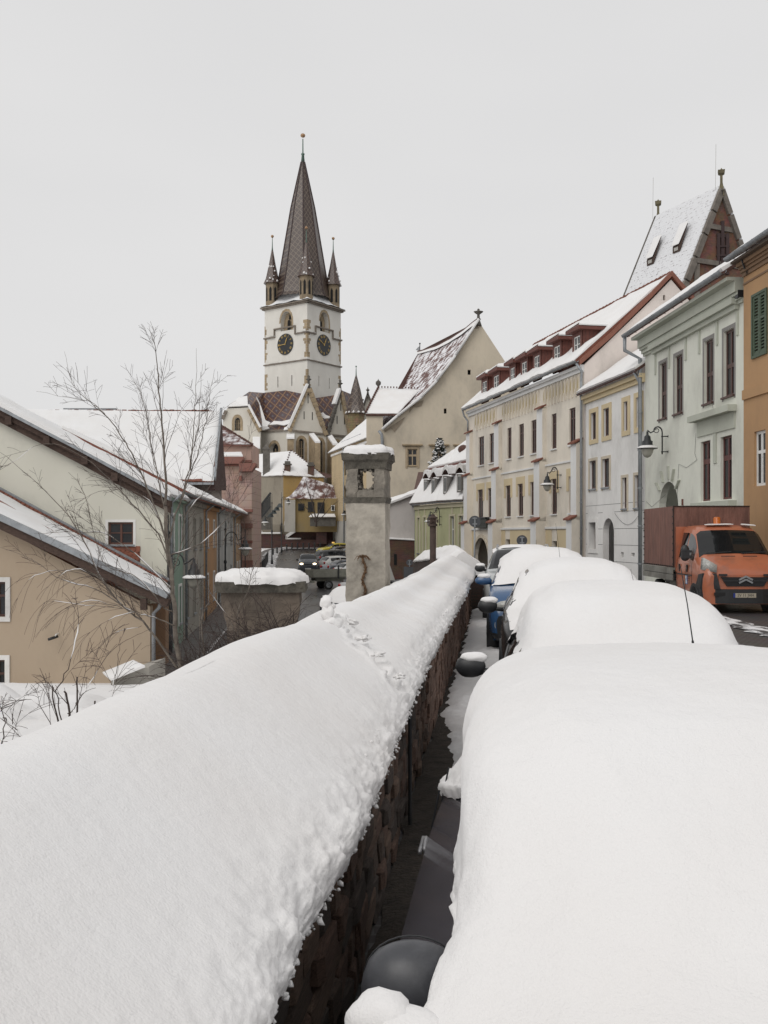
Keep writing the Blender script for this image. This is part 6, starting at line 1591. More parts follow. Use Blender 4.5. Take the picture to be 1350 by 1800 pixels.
for k, cp in enumerate((Lc, Cc, Rc, Bc)):
    c = cp.lerp(ctr, .20) + Vector((0, 0, 41.9)); H_ = 4.6
    B = MB(); B.lathe(c, [(1.12, 0), (1.12, .5), (1.2, .55), (1.16, .7), (1.16, H_ - .1), (1.35, H_)], 8, a0=.2); tb = B.build('turret', TSTONE, h)
    for j in range(8):
        a = .2 + PI / 8 + PI / 4 * j; n_ = Vector((math.cos(a), math.sin(a), 0)); t_ = Vector((-n_.y, n_.x, 0)); p = c + n_ * 1.06 + Vector((0, 0, 1.3))
        f = [p + t_ * x + Vector((0, 0, z_)) for x, z_ in ((-.2, 0), (.2, 0), (.2, 2.1), (0, 2.5), (-.2, 2.1))]; B = MB(); B.hexa(f, [q + n_ * .06 for q in f]); B.build('turret_opening', DARKIN, tb)
    B = MB(); pr = [(1.55, H_ - .15), (1.15, H_ + .8), (.62, H_ + 3.2), (.08, H_ + 6.2)]; B.lathe(c, pr, 8, a0=.2); B.build('turret_roof', TURM, tb)
    B = MB(); B.smooth = True; B.tube([c + Vector((0, 0, H_ + 5.2)), c + Vector((0, 0, H_ + 6.4)), c + Vector((0, 0, H_ + 8.2))], [.22, .1, .05], 6); B.build('turret_pin', COPPER, tb)
    B = MB(); B.smooth = True; B.blob(c + Vector((0, 0, H_ + 8.3)), .27, 1, 0, 2); B.build('ball', BALL, tb)
    B = MB(); rr = random.Random(k)
    for j in range(16):
        a = rr.uniform(0, 6.28); t = rr.random() ** 2; r0 = lerp(1.5, .5, t); B.blob(c + Vector((math.cos(a) * r0, math.sin(a) * r0, H_ + .05 + t * 3.4)), rr.uniform(.1, .22), j, .4, 1)
    B.build('turret_snow', SNOWFAR, tb)['kind'] = 'stuff'

# nave and choir
h = thing('church_choir', 'white gothic church choir with stone gables, buttresses and lozenge patterned glazed roof', 'church', (-16, 160, 2))
X_ = lambda x, Y: (P(x, 900, Y).x, Y)
FA, FB, FC_ = Fac(X_(458, 164), X_(508, 158.5)), Fac(X_(508, 158.5), X_(573, 160.5)), Fac(X_(573, 160.5), X_(614, 164))
FT = Fac(X_(391, 160), X_(458, 160))
def churchwall(fc, top, wins, kind='point', bot=960):
    l = fc.px(top[0][0], bot); r = fc.px(top[-1][0], bot)
    ws_ = [fc.rect(*w) for w in wins]
    fwall(fc, [(l[0], 2)] + [fc.px(*p) for p in top] + [(r[0], 2)], [arch_pts(w, kind, 12) for w in ws_], LIME2, h, reveal=.7)
    for w in ws_:
        for (k_, m_, o) in ((1.0, SANDSTONE, -.72),):
            B = MB(); fbox(B, fc, w[0], w[1], w[2], w[3], -.8, -.7); g = B.build('gothic_window', GLASS, h)
        B = MB(); n = 3
        for i in range(1, n): a = lerp(w[0], w[2], i / n); fbox(B, fc, a - .07, w[1], a + .07, w[3] - (w[2] - w[0]) * .35, -.7, -.55)
        for zq in (.3, .6): fbox(B, fc, w[0], lerp(w[1], w[3], zq) - .04, w[2], lerp(w[1], w[3], zq) + .04, -.69, -.6)
        B.build('tracery', SANDSTONE, g)
        o = arch_pts((w[0] - .45, w[1], w[2] + .45, w[3] + .5), kind, 12); i_ = arch_pts((w[0] - .01, w[1], w[2] + .01, w[3] + .01), kind, 12); rr = random.Random(int(w[0] * 9))
        B = MB(); oo = [o[0]] + o[2:] + [] ; ii = [i_[0]] + i_[2:]
        o2, i2 = [o[1]] + o[2:] + [o[0]], [i_[1]] + i_[2:] + [i_[0]]
        for k in range(len(o2) - 1):
            f0, f1 = o2[k], o2[k + 1]; e = rr.uniform(0, .2); f = [fc.pt(*p, .004) for p in (i2[k], i2[k + 1], f1, f0)]; B.hexa(f, [p + fc.n * .05 for p in f])
        B.build('window_surround', SANDSTONE, g)
churchwall(FA, [(459, 758), (508, 756)], [(474, 779, 490, 815)], 'round')
churchwall(FB, [(508, 757), (542, 677), (573, 764)], [(525, 771, 535, 812), (558.5, 774, 567, 836)])
churchwall(FC_, [(574, 765), (598, 684), (614, 768)], [(588.5, 777, 597, 812)])
churchwall(FT, [(392, 735), (399, 718), (438, 716), (458, 757)], [(412.5, 734, 422, 757)])
B = MB(); a = FT.pt(0, 2); B.poly([a, a + Vector((6, 22, 0)), a + Vector((6, 22, 20)), P(392, 735, 160)]); B.build('side_wall', LIME2, h)
def edge(fc, pts, w, m, name, par=None, o=.1, dep=.5, tooth=True):
    B = MB(); rr = random.Random(len(name) + int(pts[0][0]))
    for a, b in zip(pts, pts[1:]):
        pa, pb = fc.pt(*fc.px(*a), o), fc.pt(*fc.px(*b), o); n = max(1, int((pb - pa).length / .75)) if tooth else 1
        for k in range(n):
            q0, q1 = pa.lerp(pb, k / n), pa.lerp(pb, (k + .92) / n) if tooth else pb; ww = w * (rr.uniform(.7, 1.3) if tooth else 1); B.bar(q0 - Vector((0, 0, .2)), q1 - Vector((0, 0, .2)), dep, ww)
    return B.build(name, m, par or h)
edge(FB, [(508, 756), (541, 680)], .5, SANDSTONE, 'gable_edge'); edge(FB, [(573, 763), (543, 680)], .7, SANDSTONE, 'gable_edge')
edge(FC_, [(575, 764), (597, 686)], .5, DARKSTONE, 'gable_edge'); edge(FC_, [(614, 767), (599, 686)], .6, SANDSTONE, 'gable_edge')
edge(FT, [(437, 718), (458, 757)], .6, SANDSTONE, 'gable_edge'); edge(FT, [(391, 735), (398, 719)], .5, STONEB, 'gable_edge')
for fc, pts in ((FB, [(506, 755), (540, 678)]), (FC_, [(587, 713), (596, 686)]), (FT, [(437, 714), (458, 754)])):
    B = MB(); pa, pb = fc.pt(*fc.px(*pts[0]), .0), fc.pt(*fc.px(*pts[1]), .0); B.bar(pa + Vector((0, 0, .25)), pb + Vector((0, 0, .25)), .9, .35); B.build('verge_snow', SNOWFAR, h)
for fc, x, y, s_ in ((FB, 542.5, 677, 1), (FC_, 598, 684, 1)):
    B = MB(); B.smooth = True; B.lathe(fc.pt(*fc.px(x, y), 0), [(.4, -.6), (.2, .2), (.15, .7), (.5, .95), (.15, 1.15), (.25, 1.4), (0, 1.7)], 8); B.build('finial', DARKSTONE, h)
for fc, (a, b) in ((FA, ((459, 758), (508, 756))), (FB, ((508, 756.5), (573, 763.5))), (FC_, ((574, 764), (614, 768)))):
    B = MB(); p0, p1 = fc.pt(*fc.px(*a), .1), fc.pt(*fc.px(*b), .1); B.bar(p0, p1, .4, .3); B.build('cornice', STONEB, h)
for (x, y0, y1) in ((541.5, 692, 709), (534.5, 723, 737), (549, 724.5, 738.5)): r = FB.rect(x - .7, y0, x + .7, y1); B = MB(); fbox(B, FB, r[0], r[1], r[2], r[3], .004, .02); B.build('slit_window', DARKIN, h)
for (x, y0, y1) in ((599, 708, 722), (592.5, 731, 745), (605.5, 732, 746)): r = FC_.rect(x - .7, y0, x + .7, y1); B = MB(); fbox(B, FC_, r[0], r[1], r[2], r[3], .004, .02); B.build('slit_window', DARKIN, h)
# roofs
B = MB()
r1 = [P(459, 757, 164.3), P(508, 755, 158.8), P(541, 682, 166), P(463, 690.5, 170)]
B.poly(r1); B.poly([P(508, 755, 158.8), P(541, 678, 159.2), P(541, 682, 166)]); B.build('roof', NAVE, h)
B = MB(); r2 = [P(572, 756, 161), P(553, 700, 166), P(598, 693, 168), P(576, 762, 161)]; B.poly(r2); B.poly([P(543, 678, 159.4), P(573, 762, 160.8), P(553, 697, 167), P(543, 681, 166)]); B.poly([P(598, 685, 162), P(614, 767, 164.2), P(640, 702, 170), P(598, 692, 168)]); B.build('roof', NAVE, h)
B = MB(); B.poly([P(399, 718, 160.1), P(437, 717, 160.1), P(438, 688.5, 168), P(408, 709, 164)]); B.poly([P(437, 717, 160.1), P(460, 757, 160.4), P(463, 690.5, 170), P(438, 688.5, 168)]); tr_ = B.build('transept_roof', NAVE, h)
def patch(pts, Y, m=SNOWFAR, name='roof_snow', dep=.25):
    B = MB(); f = [P(x, y, yy) for (x, y), yy in zip(pts, Y)]; B.hexa(f, [p + Vector((0, -dep, dep * .4)) for p in f]); return B.build(name, m, h)
patch([(400, 716), (436, 714), (435, 697), (421, 699), (408, 709)], [159.9, 159.9, 165, 165, 163.5])
patch([(451, 698), (457, 709), (461, 728), (467, 740), (476, 744), (470, 750), (474, 754), (462, 757.5), (457, 752), (450, 727), (452, 715)], [166, 166, 165, 163, 162.5, 162, 162, 162, 162, 164, 165])
patch([(473, 748), (482, 741), (495, 742), (512, 738), (511, 745), (500, 749), (488, 747)], [162, 162.5, 161.5, 161.5, 160.5, 160.5, 161.6])
patch([(500, 753), (506, 750), (511, 748), (508, 756), (499, 757)], [159, 159, 159, 158.5, 158.5])
for (pts, Y) in (([(563, 728), (568, 726), (573, 731), (580, 733), (579, 736), (570, 737), (564, 733)], 161),): patch(pts, [Y] * 7)
# buttresses
def butt(x0, x1, yt, yb, Y, dep, cap=6, slope_y=14):
    B = MB(); a, b = P(x0, yt + slope_y, Y - dep), P(x1, yt + slope_y, Y - dep); c, d = P(x0, yt, Y), P(x1, yt, Y); g = 2.0
    B.hexa([Vector((a.x, a.y, g)), Vector((b.x, b.y, g)), Vector((d.x, d.y, g)), Vector((c.x, c.y, g))], [a, b, d, c]); bo = B.build('buttress', SANDSTONE, h)
    B = MB(); B.hexa([a + Vector((-.15, -.15, .03)), b + Vector((.15, -.15, .03)), d + Vector((.15, 0, .03)), c + Vector((-.15, 0, .03))], [a + Vector((-.1, -.1, .33)), b + Vector((.1, -.1, .33)), d + Vector((.1, 0, .33)), c + Vector((-.1, 0, .33))]); B.build('buttress_snow', SNOWFAR, bo)
butt(505, 516.5, 764, 800, 159, 1.8, slope_y=8); butt(445.5, 456, 771, 800, 160, 2.2, slope_y=18); 
def butt2(xa, ya, xb, yb, wpx, Y, dep):
    a, b = P(xa, ya, Y), P(xb, yb, Y - dep); w = Vector((wpx / FPX * Y, 0, 0)); g = 2.0
    B = MB(); B.hexa([Vector((a.x, a.y, g)), Vector((b.x, b.y, g)), Vector((b.x + w.x, b.y, g)), Vector((a.x + w.x, a.y, g))], [a, b, b + w, a + w]); bo = B.build('buttress', SANDSTONE, h)
    B = MB(); u3 = Vector((0, 0, .3)); f = [a + u3 * .1, b + u3 * .1, b + w + u3 * .1, a + w + u3 * .1]; B.hexa(f, [p + u3 for p in f]); B.build('buttress_snow', SNOWFAR, bo)
butt2(541, 762, 554, 779, 9, 160, 3.4); butt2(574, 767, 585, 783, 9, 161, 3.0)
# round stair turret with the spire roof
h = thing('stair_turret', 'slim stone stair turret with a pointed patterned tile roof beside the church choir', 'turret', P(626, 900, 158))
c = Vector((P(626, 900, 158).x, 158, 0)); zt_ = P(0, 727, 158).z
SB = mat_brick('yellow_ashlar', (.34, .26, .15), (.28, .21, .12), (.2, .16, .1), .7, .38, msize=.03, dirt=.5)
B = MB(); B.lathe(c, [(1.42, 2), (1.42, zt_ - .3), (1.6, zt_)], 8, a0=.3); B.build('shaft', SB, h)
B = MB(); B.lathe(c, [(1.85, zt_ - .1), (1.35, zt_ + 1.2), (.8, zt_ + 3.8), (.12, zt_ + 6.2)], 8, a0=.3); B.build('roof', SPIRE, h)
B = MB(); B.tube([c + Vector((0, 0, zt_ + 5.6)), c + Vector((0, 0, zt_ + 6.4)), c + Vector((0, 0, zt_ + 7.6))], [.2, .1, .05], 6); B.blob(c + Vector((0, 0, zt_ + 7.7)), .15, 1, 0, 1); B.build('pin', COPPER, h)
B = MB(); B.box(c + Vector((.2, -1.4, zt_ - 2.6)), (.32, .2, 1.1)); B.build('slit_window', DARKIN, h)
B = MB()
for k in range(12): a = k * .5; B.blob(c + Vector((math.cos(a) * 1.65, math.sin(a) * 1.65, zt_ + .1)), .22, k, .3, 1)
B.build('eave_snow', SNOWFAR, h)['kind'] = 'stuff'
h = thing('far_gable', 'small white church gable with a finial just left of the stair wing', 'church gable', P(647, 900, 160))
B = MB(); f = [P(x, y, 160) for x, y in ((639, 730), (639, 712), (646.5, 692), (656, 712), (656, 820), (639, 820))]; B.hexa(f, [p + Vector((0, 1, 0)) for p in f]); B.build('wall', LIME2, h)
B = MB(); B.bar(P(639, 713, 159.8), P(646.5, 692, 159.8), .4, .3); B.bar(P(646.5, 692, 159.8), P(655, 713, 159.8), .4, .3); B.build('gable_edge', DARKSTONE, h)
B = MB(); B.lathe(P(646.5, 692, 160), [(.25, -.3), (.12, .4), (.35, .6), (.12, .8), (0, 1.2)], 8); B.build('finial', DARKSTONE, h)

# ------------------------------------------------------------------ houses and walls below the church
OCH = plaster('deep_ochre_plaster', (.40, .265, .10), amt=.4); SMOKE = plaster('smoky_render', (.27, .24, .19), amt=.7, dirt=(.12, .10, .08)); GREYR = plaster('pale_render', (.42, .40, .36), amt=.5)
def pquad(B, pts, Ys): B.poly([P(x, y, Y) for (x, y), Y in zip(pts, Ys)])
def prism(pts, Y, dep, m, name, par):
    B = MB(); f = [P(x, y, Y) for x, y in pts]; B.hexa(f, [p + Vector((0, dep, 0)) for p in f]); return B.build(name, m, par)
h = thing('snow_roofed_house', 'old house with broad snow roof, stained side wall and ochre front', 'house', P(497, 930, 146))
B = MB(); pquad(B, [(436, 838), (498, 834), (498, 960), (436, 960)], [150, 145, 145, 150]); B.build('side_wall', SMOKE, h)
B = MB(); pquad(B, [(498, 834), (569, 838), (569, 960), (498, 960)], [145, 147, 147, 145]); B.build('front_wall', OCH, h)
e = [P(434, 839, 150.2), P(497.5, 836, 144.6), P(571, 840, 147), P(511, 794, 151), P(440, 801, 156)]
for q, sd_ in (([e[0], e[1], e[3], e[4]], 41), ([e[1], e[2], e[3] + Vector((.3, 0, 0)), e[3]], 42)):
    snow_slab(q, .22, h, 26, 12, .02, .25, seed=sd_)
B = MB(); slab(B, [e[0], e[1], e[3], e[4]], .02); slab(B, [e[1], e[2], e[3] + Vector((.3, 0, 0)), e[3]], .02); B.poly([e[2], e[3], e[4], P(600, 838, 158)]); B.build('roof', TILEDARK, h)
B = MB()
for k in range(16): B.box(e[3].lerp(e[2], k / 16 + .03) + Vector((0, -.1, .32)), (.25, .25, .14)); 
for k in range(10): B.box(e[3].lerp(e[1], k / 10 + .03) + Vector((0, -.1, .32)), (.2, .25, .14))
B.build('hip_tiles', TILEDARK, h)['kind'] = 'stuff'
for (x0, y0, x1, y1, Y, m) in ((462, 790, 473.5, 833, 147.5, DARKSTONE), (500, 816, 510, 834, 145.5, BRK), (541, 818, 551.5, 835, 146.3, BRK)):
    c_ = prism([(x0, y1 + 3), (x0, y0), (x1, y0), (x1, y1 + 3)], Y, .9, m, 'chimney', h)
    if x0 == 462:
        B = MB(); a = P(467.7, 790, Y) + Vector((0, .45, 0)); B.lathe(a, [(.75, -.05), (.75, .1), (.1, .9), (.06, 1.6), (0, 1.7)], 4, a0=PI / 4); B.build('chimney_cap', DARKSTONE, c_)
    else:
        B = MB(); a = P((x0 + x1) / 2, y0, Y) + Vector((0, .45, 0)); B.box(a, (1.2, 1.2, .2)); B.box(a + Vector((0, 0, .3)), (.8, .8, .35)); B.build('chimney_cap', DARKSTONE, c_)
r = [(440.5, 853), (440.5, 869), (444.5, 869), (444.5, 853)]; prism(r, 149, .2, WHITEPAINT, 'window', h)

h = thing('ochre_cottage', 'ochre cottage with a flared tiled hip roof powdered with snow behind the bare tree', 'house', P(545, 930, 138))
TS = mat_blend('brown_tiles_half_snow', (.13, .065, .055), (.80, .80, .82), .46, .60, .9, bump=.4, det=12)
B = MB(); ev_ = [P(496, 876, 138), P(561, 873, 136.5), P(594, 878, 139), P(586, 853, 141), P(560, 853, 141), P(537, 838, 141)]; B.smooth = False
def hip(u, v):
    a = ev_[0].lerp(ev_[2], u); t = P(lerp(533, 541, u) if u < .5 else lerp(537, 586, (u - .5) * 2), 838 if u < .5 else lerp(838, 853, (u - .5) * 2), 141); s_ = v ** 1.5 * .25 + v * .75; q = a.lerp(t, s_); q.z -= .8 * math.sin(PI * v) * (1 if u < .3 else .6); return q
B.grid(hip, 24, 12); B.build('roof', TS, h)
B = MB(); pquad(B, [(500, 878), (519, 878), (519, 935), (500, 935)], [138.3] * 4); B.build('pilaster_wall', GREYR, h)
B = MB(); pquad(B, [(519, 876), (594, 876), (594, 935), (519, 935)], [138.8] * 4); B.build('wall', plaster('dull_ochre', (.30, .22, .10), amt=.5), h)
for r in [(524, 885, 534.5, 897.5), (541, 882, 552, 900), (558, 883, 570, 903), (582, 888, 588.5, 898)]:
    w = prism([(r[0], r[3]), (r[0], r[1]), (r[2], r[1]), (r[2], r[3])], 138.6, .15, IRON if r[0] < 580 else WHITEPAINT, 'window', h)
    B = MB(); a = P(r[0] + 1.3, r[3] - 1.3, 138.5); b = P(r[2] - 1.3, r[1] + 1.3, 138.5); B.hexa([a, Vector((b.x, a.y, a.z)), Vector((b.x, a.y, b.z)), Vector((a.x, a.y, b.z))], [p + Vector((0, .05, 0)) for p in (a, Vector((b.x, a.y, a.z)), Vector((b.x, a.y, b.z)), Vector((a.x, a.y, b.z)))]); B.build('pane', GLASS, w)
snow_slab([P(543, 909, 136.8), P(590, 909, 136.8), P(588, 904, 138.6), P(548, 904, 138.6)], .15, h, 16, 3, .0, name='canopy_snow')
B = MB(); pquad(B, [(545, 910), (590, 910), (590, 925), (545, 925)], [137.2] * 4); B.build('canopy', DARKSTONE, h)

h = thing('arched_window_house', 'long apricot building with tall arched windows half hidden by the weathered chimney', 'building', P(600, 930, 135))
AF = Fac(X_(583, 143), X_(700, 108)); AP = plaster('apricot_plaster', (.50, .39, .235), amt=.3)
ws_ = [AF.rect(*q) for q in [(603, 808, 609.5, 836), (603, 853, 609.5, 882), (604, 897, 609.5, 920), (620, 800, 630, 832), (620, 853, 630, 884), (643, 790, 656, 828), (643, 852, 656, 886)]]
ztA = AF.px(583, 797)[1]
fwall(AF, [(0, 0), (AF.L, 0), (AF.L, ztA), (0, ztA)], [arch_pts(w, 'round', 8) for w in ws_], AP, h, reveal=.3)
for w in ws_: B = MB(); fbox(B, AF, w[0], w[1], w[2], w[3], -.35, -.3); g = B.build('window', GLASS, h); B = MB(); c = (w[0] + w[2]) / 2; fbox(B, AF, c - .06, w[1], c + .06, w[3], -.3, -.25); B.build('mullion', WHITEPAINT, g)
B = MB(); zq = AF.px(600, 905)[1]; fbox(B, AF, 0, .2, AF.L, AF.px(600, 916)[1], .004, .12); B.build('plinth', GREYR, h)
B = MB(); fbox(B, AF, 0, ztA - .5, AF.L, ztA - .2, .004, .15); B.build('cornice', WHITEP, h)
B = MB(); B.poly([AF.pt(0, 0), AF.pt(0, 0) + Vector((9, 6, 0)), AF.pt(0, ztA) + Vector((9, 6, 0)), AF.pt(0, ztA)]); B.build('side_wall', AP, h)
q = [P(579, 798, 143), P(646, 774, 124), P(648, 742, 130), P(640, 750, 133)]
q = [AF.pt(-.4, ztA, .4), AF.pt(AF.L, ztA, .4), AF.pt(AF.L, ztA + 6.2, -6), AF.pt(5.5, ztA + 6.2, -6)]
snow_slab(q, .2, h, 50, 14, .05, .3, seed=55); B = MB(); slab(B, q, .05); B.build('roof', TILEDARK, h)
B = MB(); B.bar(AF.pt(4.0, ztA + 1.2, -.7), AF.pt(16, ztA + 1.2, -.7), .3, .25); B.build('snow_guard', ZINC, h)
downpipe([AF.pt(9.3, ztA, .3), AF.pt(9.3, .5, .2)], h, .09, rings=False)

RB = mat_brick('dark_red_wall_brick', (.13, .055, .045), (.09, .045, .04), (.11, .09, .08), .5, .14, dirt=.6)
h = thing('retaining_wall', 'dark red brick retaining walls edged with snow at the bend of the road', 'wall', P(545, 960, 137))
prism([(440, 985), (440, 939), (500, 939), (500, 948), (620, 950), (620, 985)], 140, .8, RB, 'lower_wall', h)
prism([(498, 950), (531, 926), (620, 926), (620, 952)], 141.5, .8, RB, 'upper_wall', h)
prism([(484, 950), (484, 922), (532, 922), (532, 950)], 143.5, .8, SMOKE, 'rear_wall', h)
def snowbar(pts, Y, t=.3, w=.9):
    B = MB()
    for a, b in zip(pts, pts[1:]): p, q = P(*a, Y), P(*b, Y); B.smooth = False; B.bar(p + Vector((0, .3, .1)), q + Vector((0, .3, .1)), w, t)
    B.build('parapet_snow', SNOWFAR, h)
snowbar([(498, 948), (532, 924.5)], 141.2, .45, 1.3); snowbar([(530, 925), (620, 926)], 141.2, .4, 1.3); snowbar([(498, 948), (529, 948)], 140.6, .2, 1.0); snowbar([(500, 921), (516, 921), (529, 920)], 143.2, .55, 1.2); snowbar([(443, 938), (493, 938)], 140, .2, 1.2); snowbar([(446, 927), (488, 927)], 143, .5, 1)
prism([(442, 939), (442, 922), (492, 922), (492, 939)], 142.5, .8, SMOKE, 'rear_wall', h)
c_ = prism([(556, 956), (556, 935), (574, 935), (574, 956)], 139, 1.4, RB, 'pier', h)
B = MB(); a = P(565, 935, 139.2) + Vector((0, .6, 0)); B.lathe(a, [(1.15, 0), (1.15, .2), (.0, 1.0)], 4, a0=PI / 4 + .2); B.build('pier_snow', SNOWFAR, c_)
prism([(594, 939), (594, 943), (599.5, 943), (599.5, 939)], 139.9, .1, WHITEPAINT, 'plaque', h); prism([(604, 937), (604, 957), (612, 957), (612, 937)], 139.9, .1, IRON, 'gate', h)
h = thing('stair_railing', 'dark iron railings of the covered steps climbing past the stained wall', 'railing', P(455, 930, 128))
for k in range(14):
    B = MB(); x = lerp(446, 475, k / 13); y = lerp(905, 868, k / 13); p = P(x, y, 128); B.bar(p, P(x, y + 22, 128), .12); B.build('baluster', IRON, h)
B = MB(); B.bar(P(445, 906, 128), P(476, 866, 128), .25); B.bar(P(445, 928, 128), P(476, 890, 128), .2); B.build('handrail', IRON, h)
prism([(449, 931), (449, 903), (475, 872), (476, 931)], 131, .5, DARKSTONE, 'stair_flight', h)
for i, (x, c, nme) in enumerate(((451, (.25, .02, .02), 'red'), (456, (.02, .03, .12), 'dark blue'))):
    f_ = tag(prism([(x - 2, 899), (x - 2, 888 - i * 4), (x + 2.5, 886 - i * 5), (x + 2.5, 897)], 127.5, .05, mat('flag_cloth_%d' % i, c, .8, .2), 'flag', None), nme + ' flag hanging at the foot of the covered steps', 'flag')
    f_['group'] = 'flags at the steps'
for i in range(4):
    x, y = 492 - i * 5.2, 889 + i * 5.7; B = MB(); B.hexa([P(x - 7, y + 3, 127), P(x + 5, y + 3, 127), P(x + 4, y + 2.5, 128), P(x - 6, y + 2.5, 128)], [P(x - 2, y - 4, 127.5), P(x + 2.5, y - 4, 127.5), P(x + 2, y - 4, 128), P(x - 2, y - 4, 128)])
    a = tag(B.build('hanging_lantern', mat('lantern_iron', (.05, .06, .06), .6) if 'lantern_iron' not in MATS else MATS['lantern_iron']), ['topmost snow rimmed lantern of four before the stained wall', 'second from the top of four snow rimmed lanterns before the stained wall', 'third from the top of four snow rimmed lanterns before the stained wall', 'lowest snow rimmed lantern of four before the stained wall'][i], 'lantern', 'row of street lanterns receding by the steps')

# ------------------------------------------------------------------ terrace row on the left, seen from behind the wall
LF = lambda Y: (-8.05 - .082 * (Y - 36), Y)
cols = [('green_row_house', 'narrow mint green row house nearest in the left hand terrace', plaster('mint_green_plaster', (.25, .35, .28)), 36.05, 40.6),
        ('beige_row_house', 'grey beige row house between the mint green and the orange one', plaster('grey_beige_plaster', (.36, .34, .30)), 40.6, 48.8),
        ('orange_row_house', 'faded orange row house in the middle of the left hand terrace', plaster('faded_orange_plaster', (.42, .24, .12)), 48.8, 56),
        ('grey_row_house', 'pale grey row house under the big snow roof in the left terrace', plaster('pale_grey_plaster', (.42, .42, .41)), 56, 69),
        ('tan_row_house', 'small tan row house last in the terrace before the pink building', plaster('tan_plaster', (.38, .25, .15)), 69, 77)]
for ci, (nme, lab, m, ya, yb) in enumerate(cols):
    f = Fac(LF(ya), LF(yb)); h = thing(nme, lab, 'house', (f.A.x - 2, (ya + yb) / 2, -2.6))
    n = 2 if f.L < 7.5 else 3; hs = []
    for i in range(n):
        c = f.L * (i + .5) / n; hs += [(c - .38, 1.35, c + .38, 2.75), (c - .38, -1.6, c + .38, -.1)]
    fwall(f, [(0, -2.9), (f.L, -2.9), (f.L, 3.5), (0, 3.5)], [frect(q) for q in hs], m, h)
    for q in hs: fwin(f, q, h, WHITEPAINT, 2, (.6,), .06, .1, surround=m if ci % 2 else WHITEP, sw=.1, sp=.04)
    B = MB(); fbox(B, f, 0, 3.3, f.L, 3.5, .003, .15); B.build('cornice', m, h)
    gutter(f, 3.62, 0, f.L, .55, h, .07)
    x0 = f.A.x; q = [f.pt(0, 3.5, .55), f.pt(f.L, 3.5, .55), f.pt(f.L, 6.3, -5.0), f.pt(0, 6.3, -5.0)]
    if ci: 
        B = MB(); slab(B, q, .12); B.build('roof', TILE, h); snow_slab([p + Vector((0, 0, .14)) for p in q], .14, h, 24, 12, .0, .9, seed=60 + ci)
    downpipe([f.pt(.1, 3.5, .5), f.pt(.1, 3.2, .12), f.pt(.1, -2.6, .12)], h, .055)
    if ci: body_box(f, h, m, 9, -2.9, 3.4)
# pale house whose gable faces us
h = thing('pale_gabled_house', 'pale cream gabled house with exposed rafter ends and one small brown window', 'house', (-14, 38, -2.6))
PG = Fac((-20, 36), (-8.05, 36)); PGM = plaster('pale_cream_plaster', (.66, .645, .565), amt=.3, dirt=(.34, .33, .27))
pw = PG.rect(190, 918, 234, 957)
fwall(PG, [PG.px(-260, 1210), PG.px(-260, 590), PG.px(0, 735), PG.px(295, 884), PG.px(296, 1210)], [frect(pw)], PGM, h)
fwin(PG, pw, h, mat('chestnut_window', (.11, .045, .03), .5, .2, 6), 2, (.52,), .07, .10, surround=WHITEP, sw=.10, sp=.02, muntin=.018)
B = MB(); r = PG.rect(248, 884, 295, 1210); fbox(B, PG, r[0], -2.6, r[2], PG.px(248, 868)[1] - .75, .003, .02); B.build('corner_strip', plaster('corner_cream', (.69, .675, .58), amt=.2), h)
FS = mat('hung_tile_red', (.25, .09, .055), .8, .2, 5, .2, 30)
a0, z1 = PG.px(187, 960); a1, z0 = PG.px(246, 1000); sc_h = .16; row = 0; z = z1 - .02
bk_ = MB(); fbox(bk_, PG, a0, z0 - .6, a1, z1, .003, .012); bkp = bk_.build('tile_hanging', FS, h)
while z > z0 - .5:
    a = a0 + (.09 if row % 2 else 0)
    while a < a1 - .08:
        B = MB(); w = .088; pts = [(a, z), (a + w * 2, z), (a + w * 2, z - .12), (a + w * 1.5, z - .19), (a + w, z - .21), (a + w * .5, z - .19), (a, z - .12)]
        o = .02 + .0; B.hexa([PG.pt(p[0], p[1], .014 + (z - p[1]) * .12) for p in pts], [PG.pt(p[0], p[1], .026 + (z - p[1]) * .12) for p in pts]); B.build('tile', FS, bkp); a += .182
    z -= sc_h; row += 1
vr = [PG.px(-260, 575), PG.px(0, 712), PG.px(150, 790), PG.px(295, 869), PG.px(303, 874)]
for z0_, z1_, o0, o1, m, nm in ((-.62, -.36, .18, .30, OLDWOOD, 'verge_board'), (-.36, -.14, .0, .45, OLDWOOD, 'verge_board'), (-.14, -.02, .05, .6, ZINC, 'verge_flashing')):
    B = MB()
    for a, b in zip(vr, vr[1:]): B.hexa([PG.pt(a[0], a[1] + z0_, o0), PG.pt(b[0], b[1] + z0_, o0), PG.pt(b[0], b[1] + z0_, o1), PG.pt(a[0], a[1] + z0_, o1)], [PG.pt(a[0], a[1] + z1_, o0), PG.pt(b[0], b[1] + z1_, o0), PG.pt(b[0], b[1] + z1_, o1), PG.pt(a[0], a[1] + z1_, o1)])
    B.build(nm, m, h)
for x, y in ((24, 742), (90, 776), (156, 811), (208, 840), (268, 873)):
    a, z = PG.px(x, y); B = MB(); s_ = .12 if x < 220 else .06; fbox(B, PG, a - s_, z - .14, a + s_, z + .16, -.2, .55); B.build('rafter_end', OLDWOOD, h)
vrx = [(PG.pt(a[0], a[1], .6)) for a in (vr[0], vr[-1])]
q = [vrx[1], vrx[1] + Vector((-.5, 7.2, 0)), vrx[0] + Vector((-.5, 7.2, 0)), vrx[0]]
snow_slab([p + Vector((0, 0, .0)) for p in (q[0], q[1], q[2], q[3])], .22, h, 20, 60, .0, .25, seed=71, m=SNOWROOF); B = MB(); slab(B, q, .02); B.build('roof', TILE, h)
B = MB(); k = 60; a, b = q[1] + Vector((0, 0, .11)), q[2] + Vector((0, 0, .11))
for i in range(k): B.box(a.lerp(b, (i + .5) / k), (.12, .1, .05), tilt=('Y', .5))
